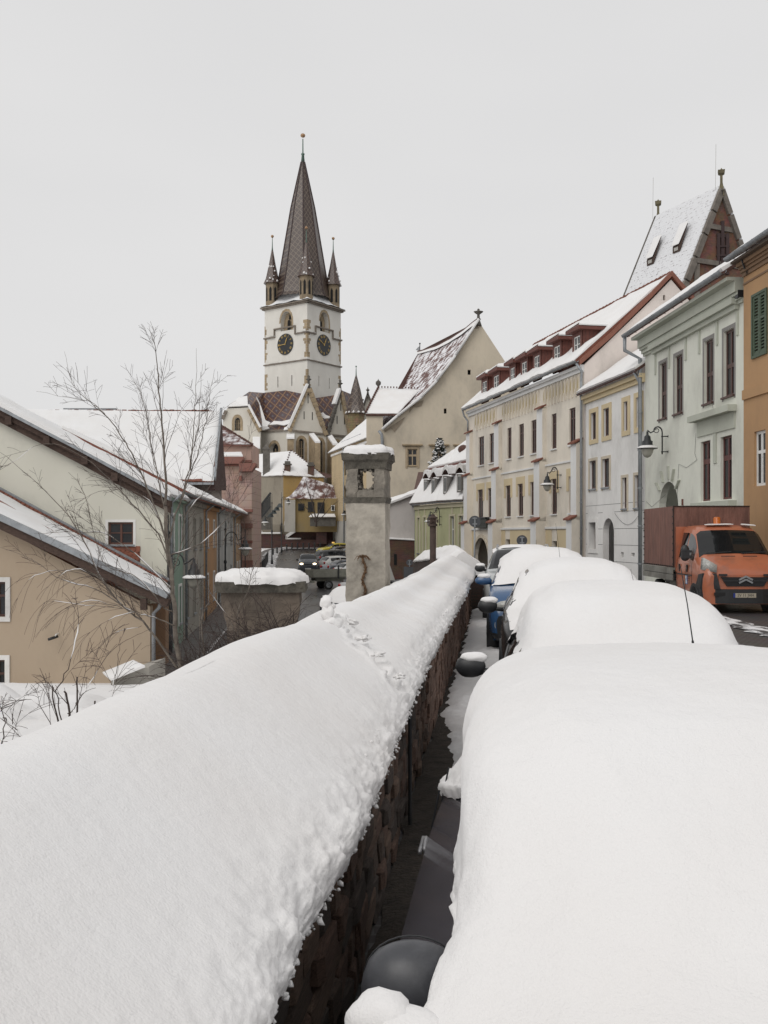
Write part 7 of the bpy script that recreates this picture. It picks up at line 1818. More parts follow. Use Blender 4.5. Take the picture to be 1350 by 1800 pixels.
B.build('edge_tiles', TILEDARK, h)['kind'] = 'stuff'
# big barn roof behind
h = thing('big_roofed_house', 'house with large snow covered roof and dark boarded gable end', 'house', (-15, 58, -2.6))
e0, e1, r1_, r0_ = P(-40, 850, 56), P(376, 849, 56), P(387.5, 727, 60.7), P(-40, 722, 60.7)
snow_slab([e0, e1, r1_, r0_], .2, h, 90, 24, .06, .2, seed=80, m=SNOWROOF); B = MB(); slab(B, [e0, e1, r1_, r0_], .06); B.build('roof', TILE, h)
B = MB(); BW = mat('dark_boarded_gable', (.06, .03, .027), .85, .3, 4, .3, 20, stretch=(6, 6, .4))
a, b, c = e1 + Vector((.05, 0, .1)), r1_ + Vector((.05, 0, .1)), P(398, 862, 60.7); d = P(378, 862, 56.2); f = [a, b, c, d]; B.hexa(f, [p + Vector((-.4, .1, 0)) for p in f]); B.build('boarded_gable', BW, h)
B = MB(); B.bar(e1 + Vector((.05, 0, .25)), r1_ + Vector((.05, 0, .25)), .12, .3); B.build('barge_flashing', ZINC, h)
B = MB(); B.hexa([P(290, 852, 55.8), P(376, 852, 55.8), P(376, 852, 56.3), P(290, 852, 56.3)], [P(290, 848, 55.8), P(376, 848, 55.8), P(376, 848, 56.3), P(290, 848, 56.3)]); B.build('gutter', ZINC, h)
B = MB(); f = [P(x, y, 56.8) for x, y in ((295, 845), (372, 845), (372, 930), (295, 930))]; B.hexa(f, [p + Vector((0, 3.5, 0)) for p in f]); B.build('wall', plaster('taupe_render', (.26, .23, .21)), h)
rr = random.Random(4); B = MB()
for k in range(60):
    u = k / 60; x = lerp(40, 375, u); B.box(P(x, 722.0 + rr.uniform(-.5, .5), 60.6), (.26, .2, rr.choice((.06, .1, .02))))
B.build('ridge_tiles', TILE, h)['kind'] = 'stuff'
B = MB(); B.bar(P(112, 720, 60.8), P(205, 720, 60.8), .2, .16); B.build('ridge_grille', ZINC, h)
B = MB()
for k in range(70): 
    u = rr.random() ** .7; x = lerp(296, 345, rr.random()) + 10 * u; y = 846 - rr.random() ** 2 * 16; t = (849 - y) / 122; p = P(x, y - 1.0, lerp(56, 60.7, t) - .25); B.box(p, (.22, .16, .06), tilt=('X', .7))
B.build('bare_tiles', TILE, h)['kind'] = 'stuff'
for k in range(8):
    B = MB(); B.smooth = True; a = P(340 + k * 4.6, 848.5, 55.9); B.tube([a, a + Vector((0, 1.2, 1.25))], .09, 6); B.build('cover_tile', TILE, h)

# pink corner building
h = thing('pink_building', 'salmon pink corner building with banded stonework and dark red cornices', 'building', (-11.5, 80, -2.4))
PKM = mat_brick('pink_ashlar_plaster', (.52, .375, .32), (.50, .36, .31), (.36, .25, .21), 1.3, .55, msize=.02, bump=.25, dirt=.25); PKS = plaster('salmon_plaster', (.53, .36, .30)); RC = plaster('brick_red_trim', (.27, .125, .10))
prism([(383, 1010), (383, 812), (420.5, 812), (420.5, 1010)], 78, 5, PKM, 'wall', h); prism([(420, 1010), (420, 822), (442.5, 822), (442.5, 1010)], 77, 6, PKM, 'corner_bay', h)
prism([(386, 815), (386, 780), (442, 780), (442, 816)], 81, 5, PKS, 'attic_wall', h)
for pts, Y, o in (([(383, 815), (383, 803), (427.5, 803), (427.5, 807), (420, 815)], 77.4, 1), ([(420, 828), (420, 814), (449.5, 814), (449.5, 818), (442, 828)], 76.2, 1), ([(383, 819), (383, 816.5), (421, 816.5), (421, 819)], 77.9, .5), ([(420, 829.5), (420, 826.5), (443, 826.5), (443, 829.5)], 76.9, .5), ([(386, 812), (386, 808.5), (442.5, 808.5), (442.5, 812)], 80.8, .5), ([(383, 899), (383, 893), (420, 893), (420, 899)], 77.8, .5), ([(420, 900), (420, 895), (443.5, 895), (443.5, 900)], 76.8, .5), ([(410, 928), (410, 920), (443, 920), (443, 928)], 76.8, .5), ([(410, 1012), (410, 985), (443.5, 985), (443.5, 1012)], 76.8, .5), ([(410, 955), (410, 950), (443, 950), (443, 955)], 76.8, .5), ([(386, 784), (386, 780), (443.5, 780), (443.5, 784)], 80.7, .5)):
    prism(pts, Y, o, RC, 'cornice', h)
prism([(420, 845), (420, 836), (424.5, 836), (424.5, 845)], 76.7, .5, RC, 'wall_ornament', h)
B = MB(); ap_ = P(390, 749, 83); pquad(B, [(384, 781), (443, 781), (390, 749)], [80.6, 80.6, 83]); B.poly([P(443, 781, 80.6), P(447, 781, 86), ap_]); B.build('roof', TS, h)
B = MB()
for k in range(20): B.blob(ap_.lerp(P(443, 781, 80.6), k / 19), .13, k, .4, 1)
B.build('hip_tiles', TILEDARK, h)['kind'] = 'stuff'
snow_slab([P(383, 803, 77.4), P(427, 803, 77.4), P(424, 796, 80.5), P(383, 796, 80.5)], .12, h, 16, 4, .02, name='cornice_snow')

# ------------------------------------------------------------------ ochre house in the left foreground
h = thing('tan_house', 'tan rendered house low on the left with white window frames', 'house', (-9, 33, -2.6))
TN = plaster('tan_render', (.44, .355, .265), amt=.35, dirt=(.26, .19, .13), var=.08)
OF = Fac((-18, 30), (-7.25, 30))
w1, w2_ = OF.rect(-19, 1023, 10, 1084), OF.rect(-19, 1160, 9, 1222)
fwall(OF, [OF.px(-340, 1230), OF.px(-340, 760), OF.px(0, 928), OF.px(264, 1066), OF.px(264, 1230)], [frect(w1), frect(w2_)], TN, h)
for w in (w1, w2_): fwin(OF, w, h, BROWNWOOD, 2, (.6,), .07, .12, surround=WHITEP, sw=.15, sp=.05, sill=False)
prism([(262, 1230), (262, 1062), (291, 1062), (291, 1230)], 33.4, .5, plaster('rust_orange_render', (.30, .19, .12)), 'side_wing', h)
B = MB(); B.poly([P(264, 1066, 30), P(264, 1230, 30), P(262, 1230, 37), P(262, 1040, 37)]); B.build('side_wall', TN, h)
ov = [(-340, 748), (0, 916), (295, 1046)]
S0, S1 = P(-340, 752, 29.5), P(297, 1048, 29.5); N0, N1 = P(-340, 700, 36) , P(297, 1036, 34.5)
S0 = P(-340, 750, 29.5); tb_ = P(190, 977, 35.3); ta_ = P(0, 874, 35.7); dr_ = (tb_ - ta_); N1 = tb_ + dr_ * .55; N0 = ta_ - dr_ * 2.0
q = [S1, N1, N0, S0]
snow_slab(q, .16, h, 16, 60, .02, .2, seed=90, m=SNOWROOF); B = MB(); slab(B, q, .02); B.build('roof', TILE, h)
B = MB(); B.smooth = False; B.bar(S0 + Vector((0, -.12, .02)), S1 + Vector((0, -.12, .02)), .3, .16); B.build('verge_flashing', ZINC, h)
B = MB(); B.bar(S0 + Vector((0, .05, -.2)), S1 + Vector((0, .05, -.2)), .45, .26); B.build('verge_board', OLDWOOD, h)
B = MB(); k = 90
for i in range(k): B.box(N0.lerp(N1, (i + .5) / k) + Vector((0, -.1, .24)), (.15, .16, .08), tilt=('Y', .5))
B.build('edge_tiles', TILE, h)['kind'] = 'stuff'
B = MB(); B.bar(N0 + Vector((0, .1, .30)), N1 + Vector((0, .1, .30)), .12, .1); B.build('edge_flashing', ZINC, h)
downpipe([P(283, 1052, 29.8), P(280, 1068, 29.9), P(270, 1078, 30), P(270, 1230, 30)], h, .06, rings=False)
B = MB(); B.bar(P(253, 1072, 29.4), P(253, 1052, 29.4), .18); B.build('rafter_bracket', OLDWOOD, h)
c_ = thing('security_camera', 'small grey security camera fixed to the tan house wall', 'camera', P(95, 1122, 29.8))
B = MB(); B.smooth = True; p = P(95, 1122, 29.75); B.tube([p + Vector((.08, .1, .05)), p + Vector((-.12, -.15, -.02))], .045, 8); B.build('housing', BLACKPL, c_)
B = MB(); B.tube([p + Vector((.05, .25, .12)), p + Vector((.05, .05, .12)), p + Vector((.03, 0, .06))], .02, 6); B.build('bracket', WHITEPAINT, c_)
h = thing('lean_to', 'little lean-to with a snow slab roof against the tan house', 'shed', P(225, 1205, 26))
prism([(195, 1215), (195, 1195), (233, 1180), (262, 1172), (262, 1215)], 27, 2, GREYR, 'wall', h)
snow_slab([P(196, 1198, 26.5), P(256, 1174, 26.5), P(236, 1164, 28), P(182, 1186, 28)], .10, h, 16, 6, .02, seed=95)
# ------------------------------------------------------------------ chimneys behind the wall
CONC = mat('weathered_chimney_render', (.42, .385, .33), .92, .25, 2.2, .5, 16, dirt=(.10, .09, .075), dirt_amt=.7, bdist=.03)
CONCD = mat('mossy_chimney_stone', (.105, .095, .078), .95, .45, 5, .9, 14, dirt=(.04, .038, .033), dirt_amt=.8, bdist=.05)
h = thing('weathered_chimney', 'tall weathered rendered chimney with a hole knocked through its head and a dead vine', 'chimney', (-.28, 17.35, -3), -.14)
ch0 = Vector((-.28, 17.35, 0)); zof = lambda y: CZ - (y - HYP) / FPX * 17.0
def rough_box(B, cx, cy, z0, z1, w, d, n=8, amt=.012, seed=0, wt=None, dt=None):
    wt = wt or w; dt = dt or d; per = []
    for k in range(4 * n):
        s_, t = divmod(k, n); t = t / n; c = [(-1, -1), (1, -1), (1, 1), (-1, 1)]; a, b = c[s_], c[(s_ + 1) % 4]; per.append((lerp(a[0], b[0], t), lerp(a[1], b[1], t)))
    m = max(1, int((z1 - z0) / .06)); b0 = len(B.v)
    for j in range(m + 1):
        z = lerp(z0, z1, j / m); ww, dd = lerp(w, wt, j / m) / 2, lerp(d, dt, j / m) / 2
        for (x, y) in per:
            q = Vector((cx + x * ww, cy + y * dd, z)); q += Vector((x, y, 0)) * (amt * fbm((q.x * 5 + seed, q.y * 5, q.z * 5), 4)) * 1.6; B.v.append(q)
    N_ = 4 * n
    for j in range(m):
        for k in range(N_): B.f.append([b0 + j * N_ + k, b0 + j * N_ + (k + 1) % N_, b0 + (j + 1) * N_ + (k + 1) % N_, b0 + (j + 1) * N_ + k]); B.mi.append(B.m); B.sm.append(False)
    for st in (0, m): B.f.append([b0 + st * N_ + k for k in range(N_)]); B.mi.append(B.m); B.sm.append(False)
lz = lambda y: zof(y) + 3
B = MB(); rough_box(B, 0, 0, 0, lz(884), .70, .66, 10, .010); B.build('shaft', CONC, h, local=True)
B = MB(); rough_box(B, 0, 0, lz(884), lz(874), .745, .70, 10, .02, 3); B.build('ledge', CONCD, h, local=True)
# head with a ragged hole right through
B = MB(); W2, D2, z0, z1 = .345, .33, lz(874), lz(824); hx0, hx1, hz0, hz1 = -.14, .16, lz(861), lz(825)
rough_box(B, (-W2 + hx0) / 2, 0, z0, z1, hx0 + W2, D2 * 2, 4, .02, 7); rough_box(B, (W2 + hx1) / 2, 0, z0, z1, W2 - hx1, D2 * 2, 4, .02, 8); rough_box(B, (hx0 + hx1) / 2, 0, z0, hz0, hx1 - hx0 + .02, D2 * 2 - .01, 6, .012, 9)
for k in range(34):
    a = 2 * PI * k / 34; cx_, cz_ = (hx0 + hx1) / 2, (hz0 + hz1) / 2; B.blob((cx_ + math.cos(a) * (hx1 - hx0) * .5, -D2 + .05 + (k % 3) * .12, cz_ + math.sin(a) * (hz1 - hz0) * .52), R.uniform(.025, .045), k, .6, 1)
B.build('head', mat('chimney_head_render', (.25, .225, .19), .93, .35, 4, .7, 16, dirt=(.07, .065, .055), dirt_amt=.8, bdist=.04), h, local=True)
B = MB(); rough_box(B, 0, 0, lz(824), lz(812), .74, .68, 8, .014, 2); rough_box(B, 0, 0, lz(812), lz(808), .74, .68, 8, .014, 2, wt=.82, dt=.76); rough_box(B, 0, 0, lz(808), lz(796), .84, .78, 8, .02, 5); B.build('cornice', CONCD, h, local=True)
def snow_cap(root, w, d, z, t, seed=0, n=30, sag=0.0):
    B = MB(); B.smooth = True
    def f(u, v):
        a = u * 2 * PI; e = v; c, s_ = math.cos(a), math.sin(a); k = 1 / max(abs(c), abs(s_)) ** .55
        r = math.sin(min(1, e * 1.0) * PI / 2) if e < 1 else 1
        x, y = c * k * w / 2 * r, s_ * k * d / 2 * r
        hh = t * (max(0, 1 - e ** 2.2)) ** .6
        if e >= .999: hh = -.01
        p = Vector((x, y, z + hh)); return p + Vector((c, s_, .6)) * (t * .22 * noise.noise(Vector((x * 6 + seed, y * 6, 1))) + t * .12 * noise.noise(Vector((x * 18 + seed, y * 18, hh * 20))))
    B.grid(f, n * 2, n // 2); return B.build('snow_cap', SNOW, root, local=True)
snow_cap(h, .89, .83, lz(797), .17, 3)
B = MB(); rr = random.Random(8)
pts = [(-.02 + .03 * math.sin(k * .9), -.36 - .01 * (k % 2), lz(1048 - k * 5.6)) for k in range(13)]
B.tube(pts, .022, 5)
for k in range(70):
    j = rr.randrange(12); p = Vector(pts[j]); q = p + Vector((rr.uniform(-.05, .05), rr.uniform(-.04, 0), rr.uniform(-.09, .04))); B.tube([p, p.lerp(q, .5) + Vector((0, -.02, 0)), q], [.008, .006, .002], 4)
top = Vector(pts[-1])
for k in range(22): a = rr.uniform(-.2, PI + .2); q = top + Vector((math.cos(a) * rr.uniform(.08, .17), -.03, math.sin(a) * .05 - .02)); B.tube([top, top.lerp(q, .6) + Vector((0, -.03, .04)), q + Vector((0, 0, -.03))], [.009, .007, .003], 4)
B.build('dead_vine', mat('dry_vine', (.13, .075, .04), .95, .4, 20), h, local=True)['kind'] = 'stuff'
# squat chimney lower down, smothered by branches
h = thing('squat_chimney', 'broad squat grey chimney with a flared stone head under a thick pillow of snow', 'chimney', (-1.69, 13.5, -3), .05)
z_ = lambda y: CZ - (y - HYP) / FPX * 13.0 + 3
CONC2 = mat('squat_chimney_render', (.15, .12, .095), .92, .3, 3, .6, 18, dirt=(.08, .07, .06), dirt_amt=.7, bdist=.03)
B = MB()
for (ya, yb, wa, wb) in ((1400, 1105, .90, .93), (1105, 1085, .93, .98), (1085, 1060, .98, 1.05), (1060, 1042, 1.05, 1.06)): rough_box(B, 0, 0, z_(ya), z_(yb), wa, wa * .85, 8, .015, 2, wt=wb, dt=wb * .85)
B.build('shaft', CONC2, h, local=True)
B = MB(); rough_box(B, 0, 0, z_(1042), z_(1023), 1.20, 1.02, 10, .02, 4); B.build('head_slab', CONCD, h, local=True)
snow_cap(h, 1.27, 1.12, z_(1026), .19, 6, 40)
# bare rusty post with a capped head
h = thing('rusty_post', 'dark rusty iron chimney pipe with a collared cap rising behind the snowy wall', 'post', P(761, 1010, 26))
h.location.z = -2; pz = lambda y: CZ - (y - HYP) / FPX * 26 + 2
B = MB(); B.smooth = True; B.lathe((0, 0, 0), [(.085, 0), (.085, pz(925))], 14); B.build('pipe', RUST, h, local=True)
B = MB(); B.lathe((0, 0, 0), [(.12, pz(925)), (.12, pz(921)), (.08, pz(920)), (.10, pz(917)), (.10, pz(912)), (.055, pz(910)), (.05, pz(908))], 12)
for k in range(6):
    a = k * PI / 3; B.box((math.cos(a) * .13, math.sin(a) * .13, pz(916)), (.04, .05, .09))
B.lathe((0, 0, 0), [(.13, pz(911.5)), (.13, pz(909.5)), (.06, pz(907)), (.045, pz(904)), (0, pz(903))], 12); B.build('cap', RUST, h, local=True)

# ------------------------------------------------------------------ street lamps and signs
GLOBE = mat('frosted_lamp_glass', (.42, .41, .36), .25, .1, 4, 0)
def lamp_head(par, c, r, snow=True, local=False):
    c = Vector(c)
    B = MB(); B.smooth = True; B.lathe(c, [(r, 0), (r * .98, r * .07), (r * .62, r * .30), (r * .52, r * .42), (r * .52, r * .75), (r * .36, r * .85), (r * .30, r * 1.25), (r * .12, r * 1.4), (r * .1, r * 1.75)], 18); hd = B.build('lamp_shade', IRON, par)
    B = MB(); B.smooth = True; B.lathe(c, [(r * .60, .0), (r * .60, -r * .15), (r * .5, -r * .5), (r * .3, -r * .8), (0, -r * .92)], 16); B.build('lamp_globe', GLOBE, hd)
    if snow:
        B = MB(); B.smooth = True; B.lathe(c + Vector((0, 0, r * .03)), [(r * 1.03, 0), (r * 1.0, r * .12), (r * .72, r * .26), (r * .6, r * .3)], 18); B.build('shade_snow', SNOWFAR, hd)
    return hd
def wall_lamp(label, mt, mb_, head, r, n, snow=True):
    """mt, mb_: upper and lower fixings; head: rim centre; n: direction out of the wall"""
    mt, mb_, head = Vector(mt), Vector(mb_), Vector(head); h = thing('wall_lamp', label, 'street lamp', mb_, group='black bracket lamps on the facades')
    out = (head - mt); out.z = 0; L_ = out.length; o = out.normalized()
    B = MB(); B.smooth = True
    st = mb_ + o * .22 - Vector((0, 0, .1)); tpp = Vector((st.x, st.y, mt.z + .15))
    k = 12; arc = [st, tpp] + [tpp + o * (L_ * .42 * (1 - math.cos(PI * i / k)) ) * .5 + Vector((0, 0, L_ * .30 * math.sin(PI * i / k))) for i in range(1, k)]
    e = arc[-1]; tip = head + Vector((0, 0, r * 1.75))
    arc += [e.lerp(tip, .5) + Vector((0, 0, -.06)), tip + Vector((0, 0, .05))]
    B.tube(arc, .028, 7); c = arc[2 + k // 2] - Vector((0, 0, L_ * .16))
    sp = [c + (o * math.cos(t) + Vector((0, 0, math.sin(t)))) * (.04 + .11 * t / 9.0) for t in [j * .45 for j in range(21)]]; B.tube(sp, .016, 5)
    for p in (mt, mb_): B.tube([p + o * .0, p + o * .22], .022, 6); B.lathe(p, [(.07, -.0), (.07, .03)], 10, Matrix.Rotation(PI / 2, 3, 'Y')); B.blob(p + o * .22, .05, 1, 0, 1)
    B.build('bracket', IRON, h); lamp_head(h, head, r, snow); return h
def onfac(fac, x, y, off=0.0): a, z = fac.px(x, y); return fac.pt(a, z, off)
Yg = onfac(GH, 1172, 765).y
wall_lamp('black bracket lamp on the pale green house beside its zinc downpipe', onfac(GH, 1174, 767), onfac(GH, 1174, 794), P(1138, 789, Yg), .40, GH.n)
Yc = onfac(C, 986, 834).y
wall_lamp('black bracket lamp on the cream buttressed house between its lower windows', onfac(C, 986, 835), onfac(C, 986, 857), P(962, 853, Yc - .3), .36, C.n)
wall_lamp('black bracket lamp on the olive green house, mostly behind the rusty post', onfac(O2, 775, 908), onfac(O2, 775, 922), P(756, 917.5, 70.5), .40, O2.n)
def pole_lamp(label, px, Y, ybase, ytop, hx, hy, r, sc=1.0, dbl=False):
    b = P(px, ybase, Y); b.z = low(Y) + .1; t = P(px, ytop, Y); h = thing('street_lamp', label, 'street lamp', b, group='scroll armed lamps of the lower street')
    H_ = t.z - b.z
    B = MB(); B.smooth = True; B.lathe(b, [(.13, 0), (.13, .5), (.10, .55), (.07, .9), (.06, 1.0), (.06, H_ * .45), (.10, H_ * .46), (.10, H_ * .48), (.05, H_ * .5), (.045, H_ * .86), (.08, H_ * .87), (.03, H_ * .89), (.02, H_)], 10); B.build('pole', IRON, h)
    hd = P(hx, hy, Y); s_ = 1 if hx > px else -1; L_ = abs(hd.x - b.x); tip = hd + Vector((0, 0, r * 1.75)); k = 12; B = MB(); B.smooth = True
    st = Vector((b.x, b.y, tip.z - .2)); arc = [st + Vector((s_ * L_ * .62 * (1 - math.cos(PI * i / k)) / 2, 0, L_ * .42 * math.sin(PI * i / k))) for i in range(k + 1)]
    arc += [Vector((lerp(arc[-1].x, tip.x, .5), b.y, tip.z - .10)), tip + Vector((-s_ * .1, 0, -.03)), tip + Vector((0, 0, .03))]; B.tube(arc, .03, 6)
    c = st + Vector((s_ * L_ * .3, 0, .05)); B.tube([c + Vector((math.cos(t_) * s_, 0, math.sin(t_))) * (.03 + .016 * t_) for t_ in [j * .45 for j in range(20)]], .016, 5); B.build('scroll_arm', IRON, h)
    lamp_head(h, hd, r); return h
pole_lamp('nearest street lamp of the lower street, its big snow rimmed shade behind the birch', 296, 36, 1180, 905, 341, 1017, .42)
pole_lamp('second street lamp of the lower street, before the grey row house', 396, 60, 1040, 912, 431, 966, .44)
pole_lamp('third street lamp, in front of the pink building corner', 443, 84, 1010, 890, 454, 935, .38)
pole_lamp('fourth street lamp beside the lamp with twin rods, over the dark railings', 478, 98, 1000, 868, 466, 919, .36)
pole_lamp('tall plain street lamp standing at the bend before the smoke stained wall', 495, 126, 970, 865, 507, 884, .35)
pole_lamp('slim street lamp beside the long apricot building, just left of the weathered chimney', 611, 112, 975, 872, 604, 905, .3)
for i, x in enumerate((424, 431)):
    b = P(x, 1030, 66); b.z = low(66); B = MB(); B.tube([b, b + Vector((0, 0, 4.6 - .2 * i))], .04, 6); tag(B.build('slim_pole', IRON), ['slim dark pole left of its twin before the pink building', 'slim dark pole right of its twin before the pink building'][i], 'pole', 'twin slim poles')
h = thing('street_railing', 'dark iron railing along the lower pavement beside the pink building', 'railing', P(455, 1010, 88))
for k in range(26):
    Y = lerp(82, 104, k / 25); b = Vector((interp(LRL, Y) - .3, Y, low(Y) + .1)); B = MB(); B.bar(b, b + Vector((0, 0, 1.1)), .05); B.build('baluster', IRON, h)
B = MB(); a = Vector((interp(LRL, 82) - .3, 82, low(82) + 1.2)); b = Vector((interp(LRL, 104) - .3, 104, low(104) + 1.2)); B.bar(a, b, .08); B.bar(a - Vector((0, 0, .9)), b - Vector((0, 0, .9)), .05); B.build('handrail', IRON, h)
bp0 = [(480, 983), (487, 979.5), (495, 977), (504, 975), (513, 973.2), (523, 971.5), (533, 970.2), (543, 969.2), (553, 968.3), (563, 967.6)]
me_b = None
for i, (x, y) in enumerate(bp0):
    Y = 137 - i * .0 if i > 3 else 118 + i * 5; b = P(x, y, Y); b.z = low(Y)
    if me_b is None:
        B = MB(); B.lathe(b, [(.11, 0), (.10, .75), (.13, .78), (.11, .9), (0, .98)], 8); o = B.build('bollard', IRON, origin=b); me_b = o
    else: o = me_b.copy(); COL.objects.link(o); o.location = b
    tag(o, ('%s bollard counted from the left along the snowy kerb of the bend' % ['first', 'second', 'third', 'fourth', 'fifth', 'sixth', 'seventh', 'eighth', 'ninth', 'tenth'][i]), 'bollard', 'bollards along the bend')
def round_sign(label, x, y, r, Y, ybase, back=True, plate=None):
    c = P(x, y, Y); b = Vector((c.x, c.y + .05, upper(Y) if Y < 60 else low(Y))); h = thing('road_sign', label, 'road sign', b)
    B = MB(); B.smooth = True; B.tube([b, Vector((c.x, c.y + .05, c.z + r * .8))], .035, 8); B.build('post', ZINC, h)
    B = MB(); B.lathe(c, [(r, -.01), (r, .012)], 32, Matrix.Rotation(PI / 2, 3, 'X')); B.build('disc', mat('sign_back_grey', (.075, .08, .09), .6, .1, 4) if 'sign_back_grey' not in MATS else MATS['sign_back_grey'], h)
    B = MB(); B.bar(c + Vector((-r * .4, -.03, r * .55)), c + Vector((r * .4, -.03, r * .55)), .04, .05); B.bar(c + Vector((-r * .4, -.03, -r * .45)), c + Vector((r * .4, -.03, -r * .45)), .04, .05); B.bar(c + Vector((0, -.05, r * .7)), c + Vector((0, -.05, -r)), .05, .05); B.build('clamp', ZINC, h)
    if plate: B = MB(); B.box(c + Vector((0, .0, -r - plate / 2 - .05)), (plate * .9, .02, plate)); B.build('plate', MATS['sign_back_grey'], h)
    return h
round_sign('round road sign seen from its grey back beside the hanging sign board', 834.5, 916.5, .235, 40, 985)
round_sign('round road sign back half sunk behind the snowy car roofs', 917.5, 950, .20, 36, 990)
round_sign('small road sign with square plates at the foot of the red brick wall', 720, 989, .23, 66, 1010, plate=.9)

# ------------------------------------------------------------------ cars on the lower road
def lower_car(label, px, Y, slope, prof, L, H, col, rev=False, W=.88, **k):
    x = P(px, 900, Y).x; y = Y
    if rev:
        d = math.atan(slope); x += math.sin(d) * L; y += math.cos(d) * L
    o = car(label, x, y, slope, prof, L, W, H, col, detail=False, rev=rev, handles=False, z=low(Y) + .02, group='cars on the lower road', ns=26, nt=20, **k)
    return o
lower_car('dark SUV with lit headlights driving down the wet lower road', 541.5, 86, -.08, SUVP, 4.6, 1.75, ('navy_black_paint', (.02, .024, .035)), lit=True, pname='moving_car')
lower_car('bright yellow taxi with an orange roof sign, farthest of the parked cars', 560, 121, 1.7, HATCH, 4.3, 1.5, ('yellow_paint', (.50, .42, .05)), taxi=True)
lower_car('dark brown hatchback parked in front of the yellow taxi', 566, 112, 1.7, HATCH, 4.1, 1.45, ('brown_paint', (.045, .035, .035)))
lower_car('amber yellow taxi half hidden behind the weathered chimney', 583, 108.5, 1.7, HATCH, 4.2, 1.45, ('amber_paint', (.48, .27, .03)))
lower_car('dull red car parked beyond the amber taxi by the brick wall', 597, 118, 1.7, HATCH, 4.2, 1.42, ('dull_red_paint', (.12, .04, .04)))
lower_car('silver estate car parked behind the black SUV', 561, 102, 1.6, SEDAN, 4.6, 1.48, ('silver_grey_paint', (.30, .31, .32)), rev=True)
lower_car('black SUV parked nose in, beside the white hatchback', 556, 95, 1.5, SUVP, 4.6, 1.75, ('deep_black_paint', (.014, .013, .014)), rev=True)
lower_car('white hatchback with red tail light parked behind the grey flatbed', 563, 88, 1.5, HATCH, 4.3, 1.48, ('ivory_paint', (.52, .52, .50)), rev=True)
lower_car('dark grey estate car just behind the flatbed truck', 569, 82, 1.5, SEDAN, 4.5, 1.45, ('slate_paint', (.07, .075, .09)), rev=True)
lower_car('small white car between the dark estate and the flatbed', 592, 78, 1.5, HATCH, 4.1, 1.46, ('plain_white_paint', (.55, .56, .56)), rev=True)
lower_car('white hatchback with red tail lamp parked in front of the grey flatbed', 604, 61.5, 1.4, HATCH, 4.0, 1.48, ('chalk_white_paint', (.55, .55, .55)), rev=True)
lower_car('snow covered car parked nearest below the tall chimney', 586, 51, .25, HATCH, 4.1, 1.46, ('steel_grey_paint', (.09, .10, .12)), snow=.10, edges=dict(l=lambda s: 1.38 if s < 3.4 else 1.1, r=lambda s: 1.38))
FB_ = thing('flatbed_truck', 'grey dropside flatbed truck parked across the lower road behind the tall chimney', 'truck', (P(556, 0, 69).x, 69, low(69)), -.0)
bz = base_of(FB_); u = Vector((.93, .36, 0)); v = Vector((-.36, .93, 0))
def lb(B, a, b, c, d, z0, z1): f = [bz + u * x + v * y for x, y in ((a, c), (b, c), (b, d), (a, d))]; B.hexa([p + Vector((0, 0, z0)) for p in f], [p + Vector((0, 0, z1)) for p in f])
GB = mat('grey_dropside', (.20, .20, .17), .7, .2, 3, .1, 20, dirt=(.08, .07, .05), dirt_amt=.6)
for k in range(3): B = MB(); lb(B, -.2, 4.2, 0, .05, .92 + k * .17, 1.08 + k * .17); lb(B, -.2, 4.2, 1.95, 2.0, .92 + k * .17, 1.08 + k * .17); B.build('side_board', GB, FB_)
B = MB(); lb(B, -.2, 4.2, .05, 1.95, .86, .92); lb(B, -.22, -.16, 0, 2, .92, 1.43); lb(B, .1, 5.8, .4, .6, .6, .85); lb(B, .1, 5.8, 1.4, 1.6, .6, .85); lb(B, -.3, -.1, .1, 1.9, .5, .65); B.build('bed_frame', GB, FB_)
B = MB(); lb(B, 1.6, 1.72, -.04, .0, .8, 1.75); B.build('stake', IRON, FB_)
B = MB(); B.hexa([bz + u * x + v * y + Vector((0, 0, .6)) for x, y in ((4.4, 0), (6.1, .1), (6.1, 1.9), (4.4, 2))], [bz + u * x + v * y + Vector((0, 0, 2.1)) for x, y in ((4.4, .1), (5.6, .2), (5.6, 1.8), (4.4, 1.9))]); B.build('cab', paint('ivory_paint', (.5, .5, .48)), FB_)
for a in (.95, 5.2):
    for c in (.12, 1.88):
        B = MB(); B.smooth = True; Mw = Matrix((u, v, Vector((0, 0, 1)))).transposed() @ Matrix.Rotation(PI / 2, 3, 'X'); B.lathe(bz + u * a + v * c + Vector((0, 0, .34)), [(.2, -.12), (.32, -.12), (.34, -.06), (.34, .06), (.32, .12), (.2, .12)], 16, Mw); w_ = B.build('wheel', RUBBER, FB_)
        B = MB(); B.lathe(bz + u * a + v * (c + (-.1 if c < 1 else .1)) + Vector((0, 0, .34)), [(0, -.02), (.19, -.02), (.2, .02)], 12, Mw); B.build('rim', ZINC, w_)

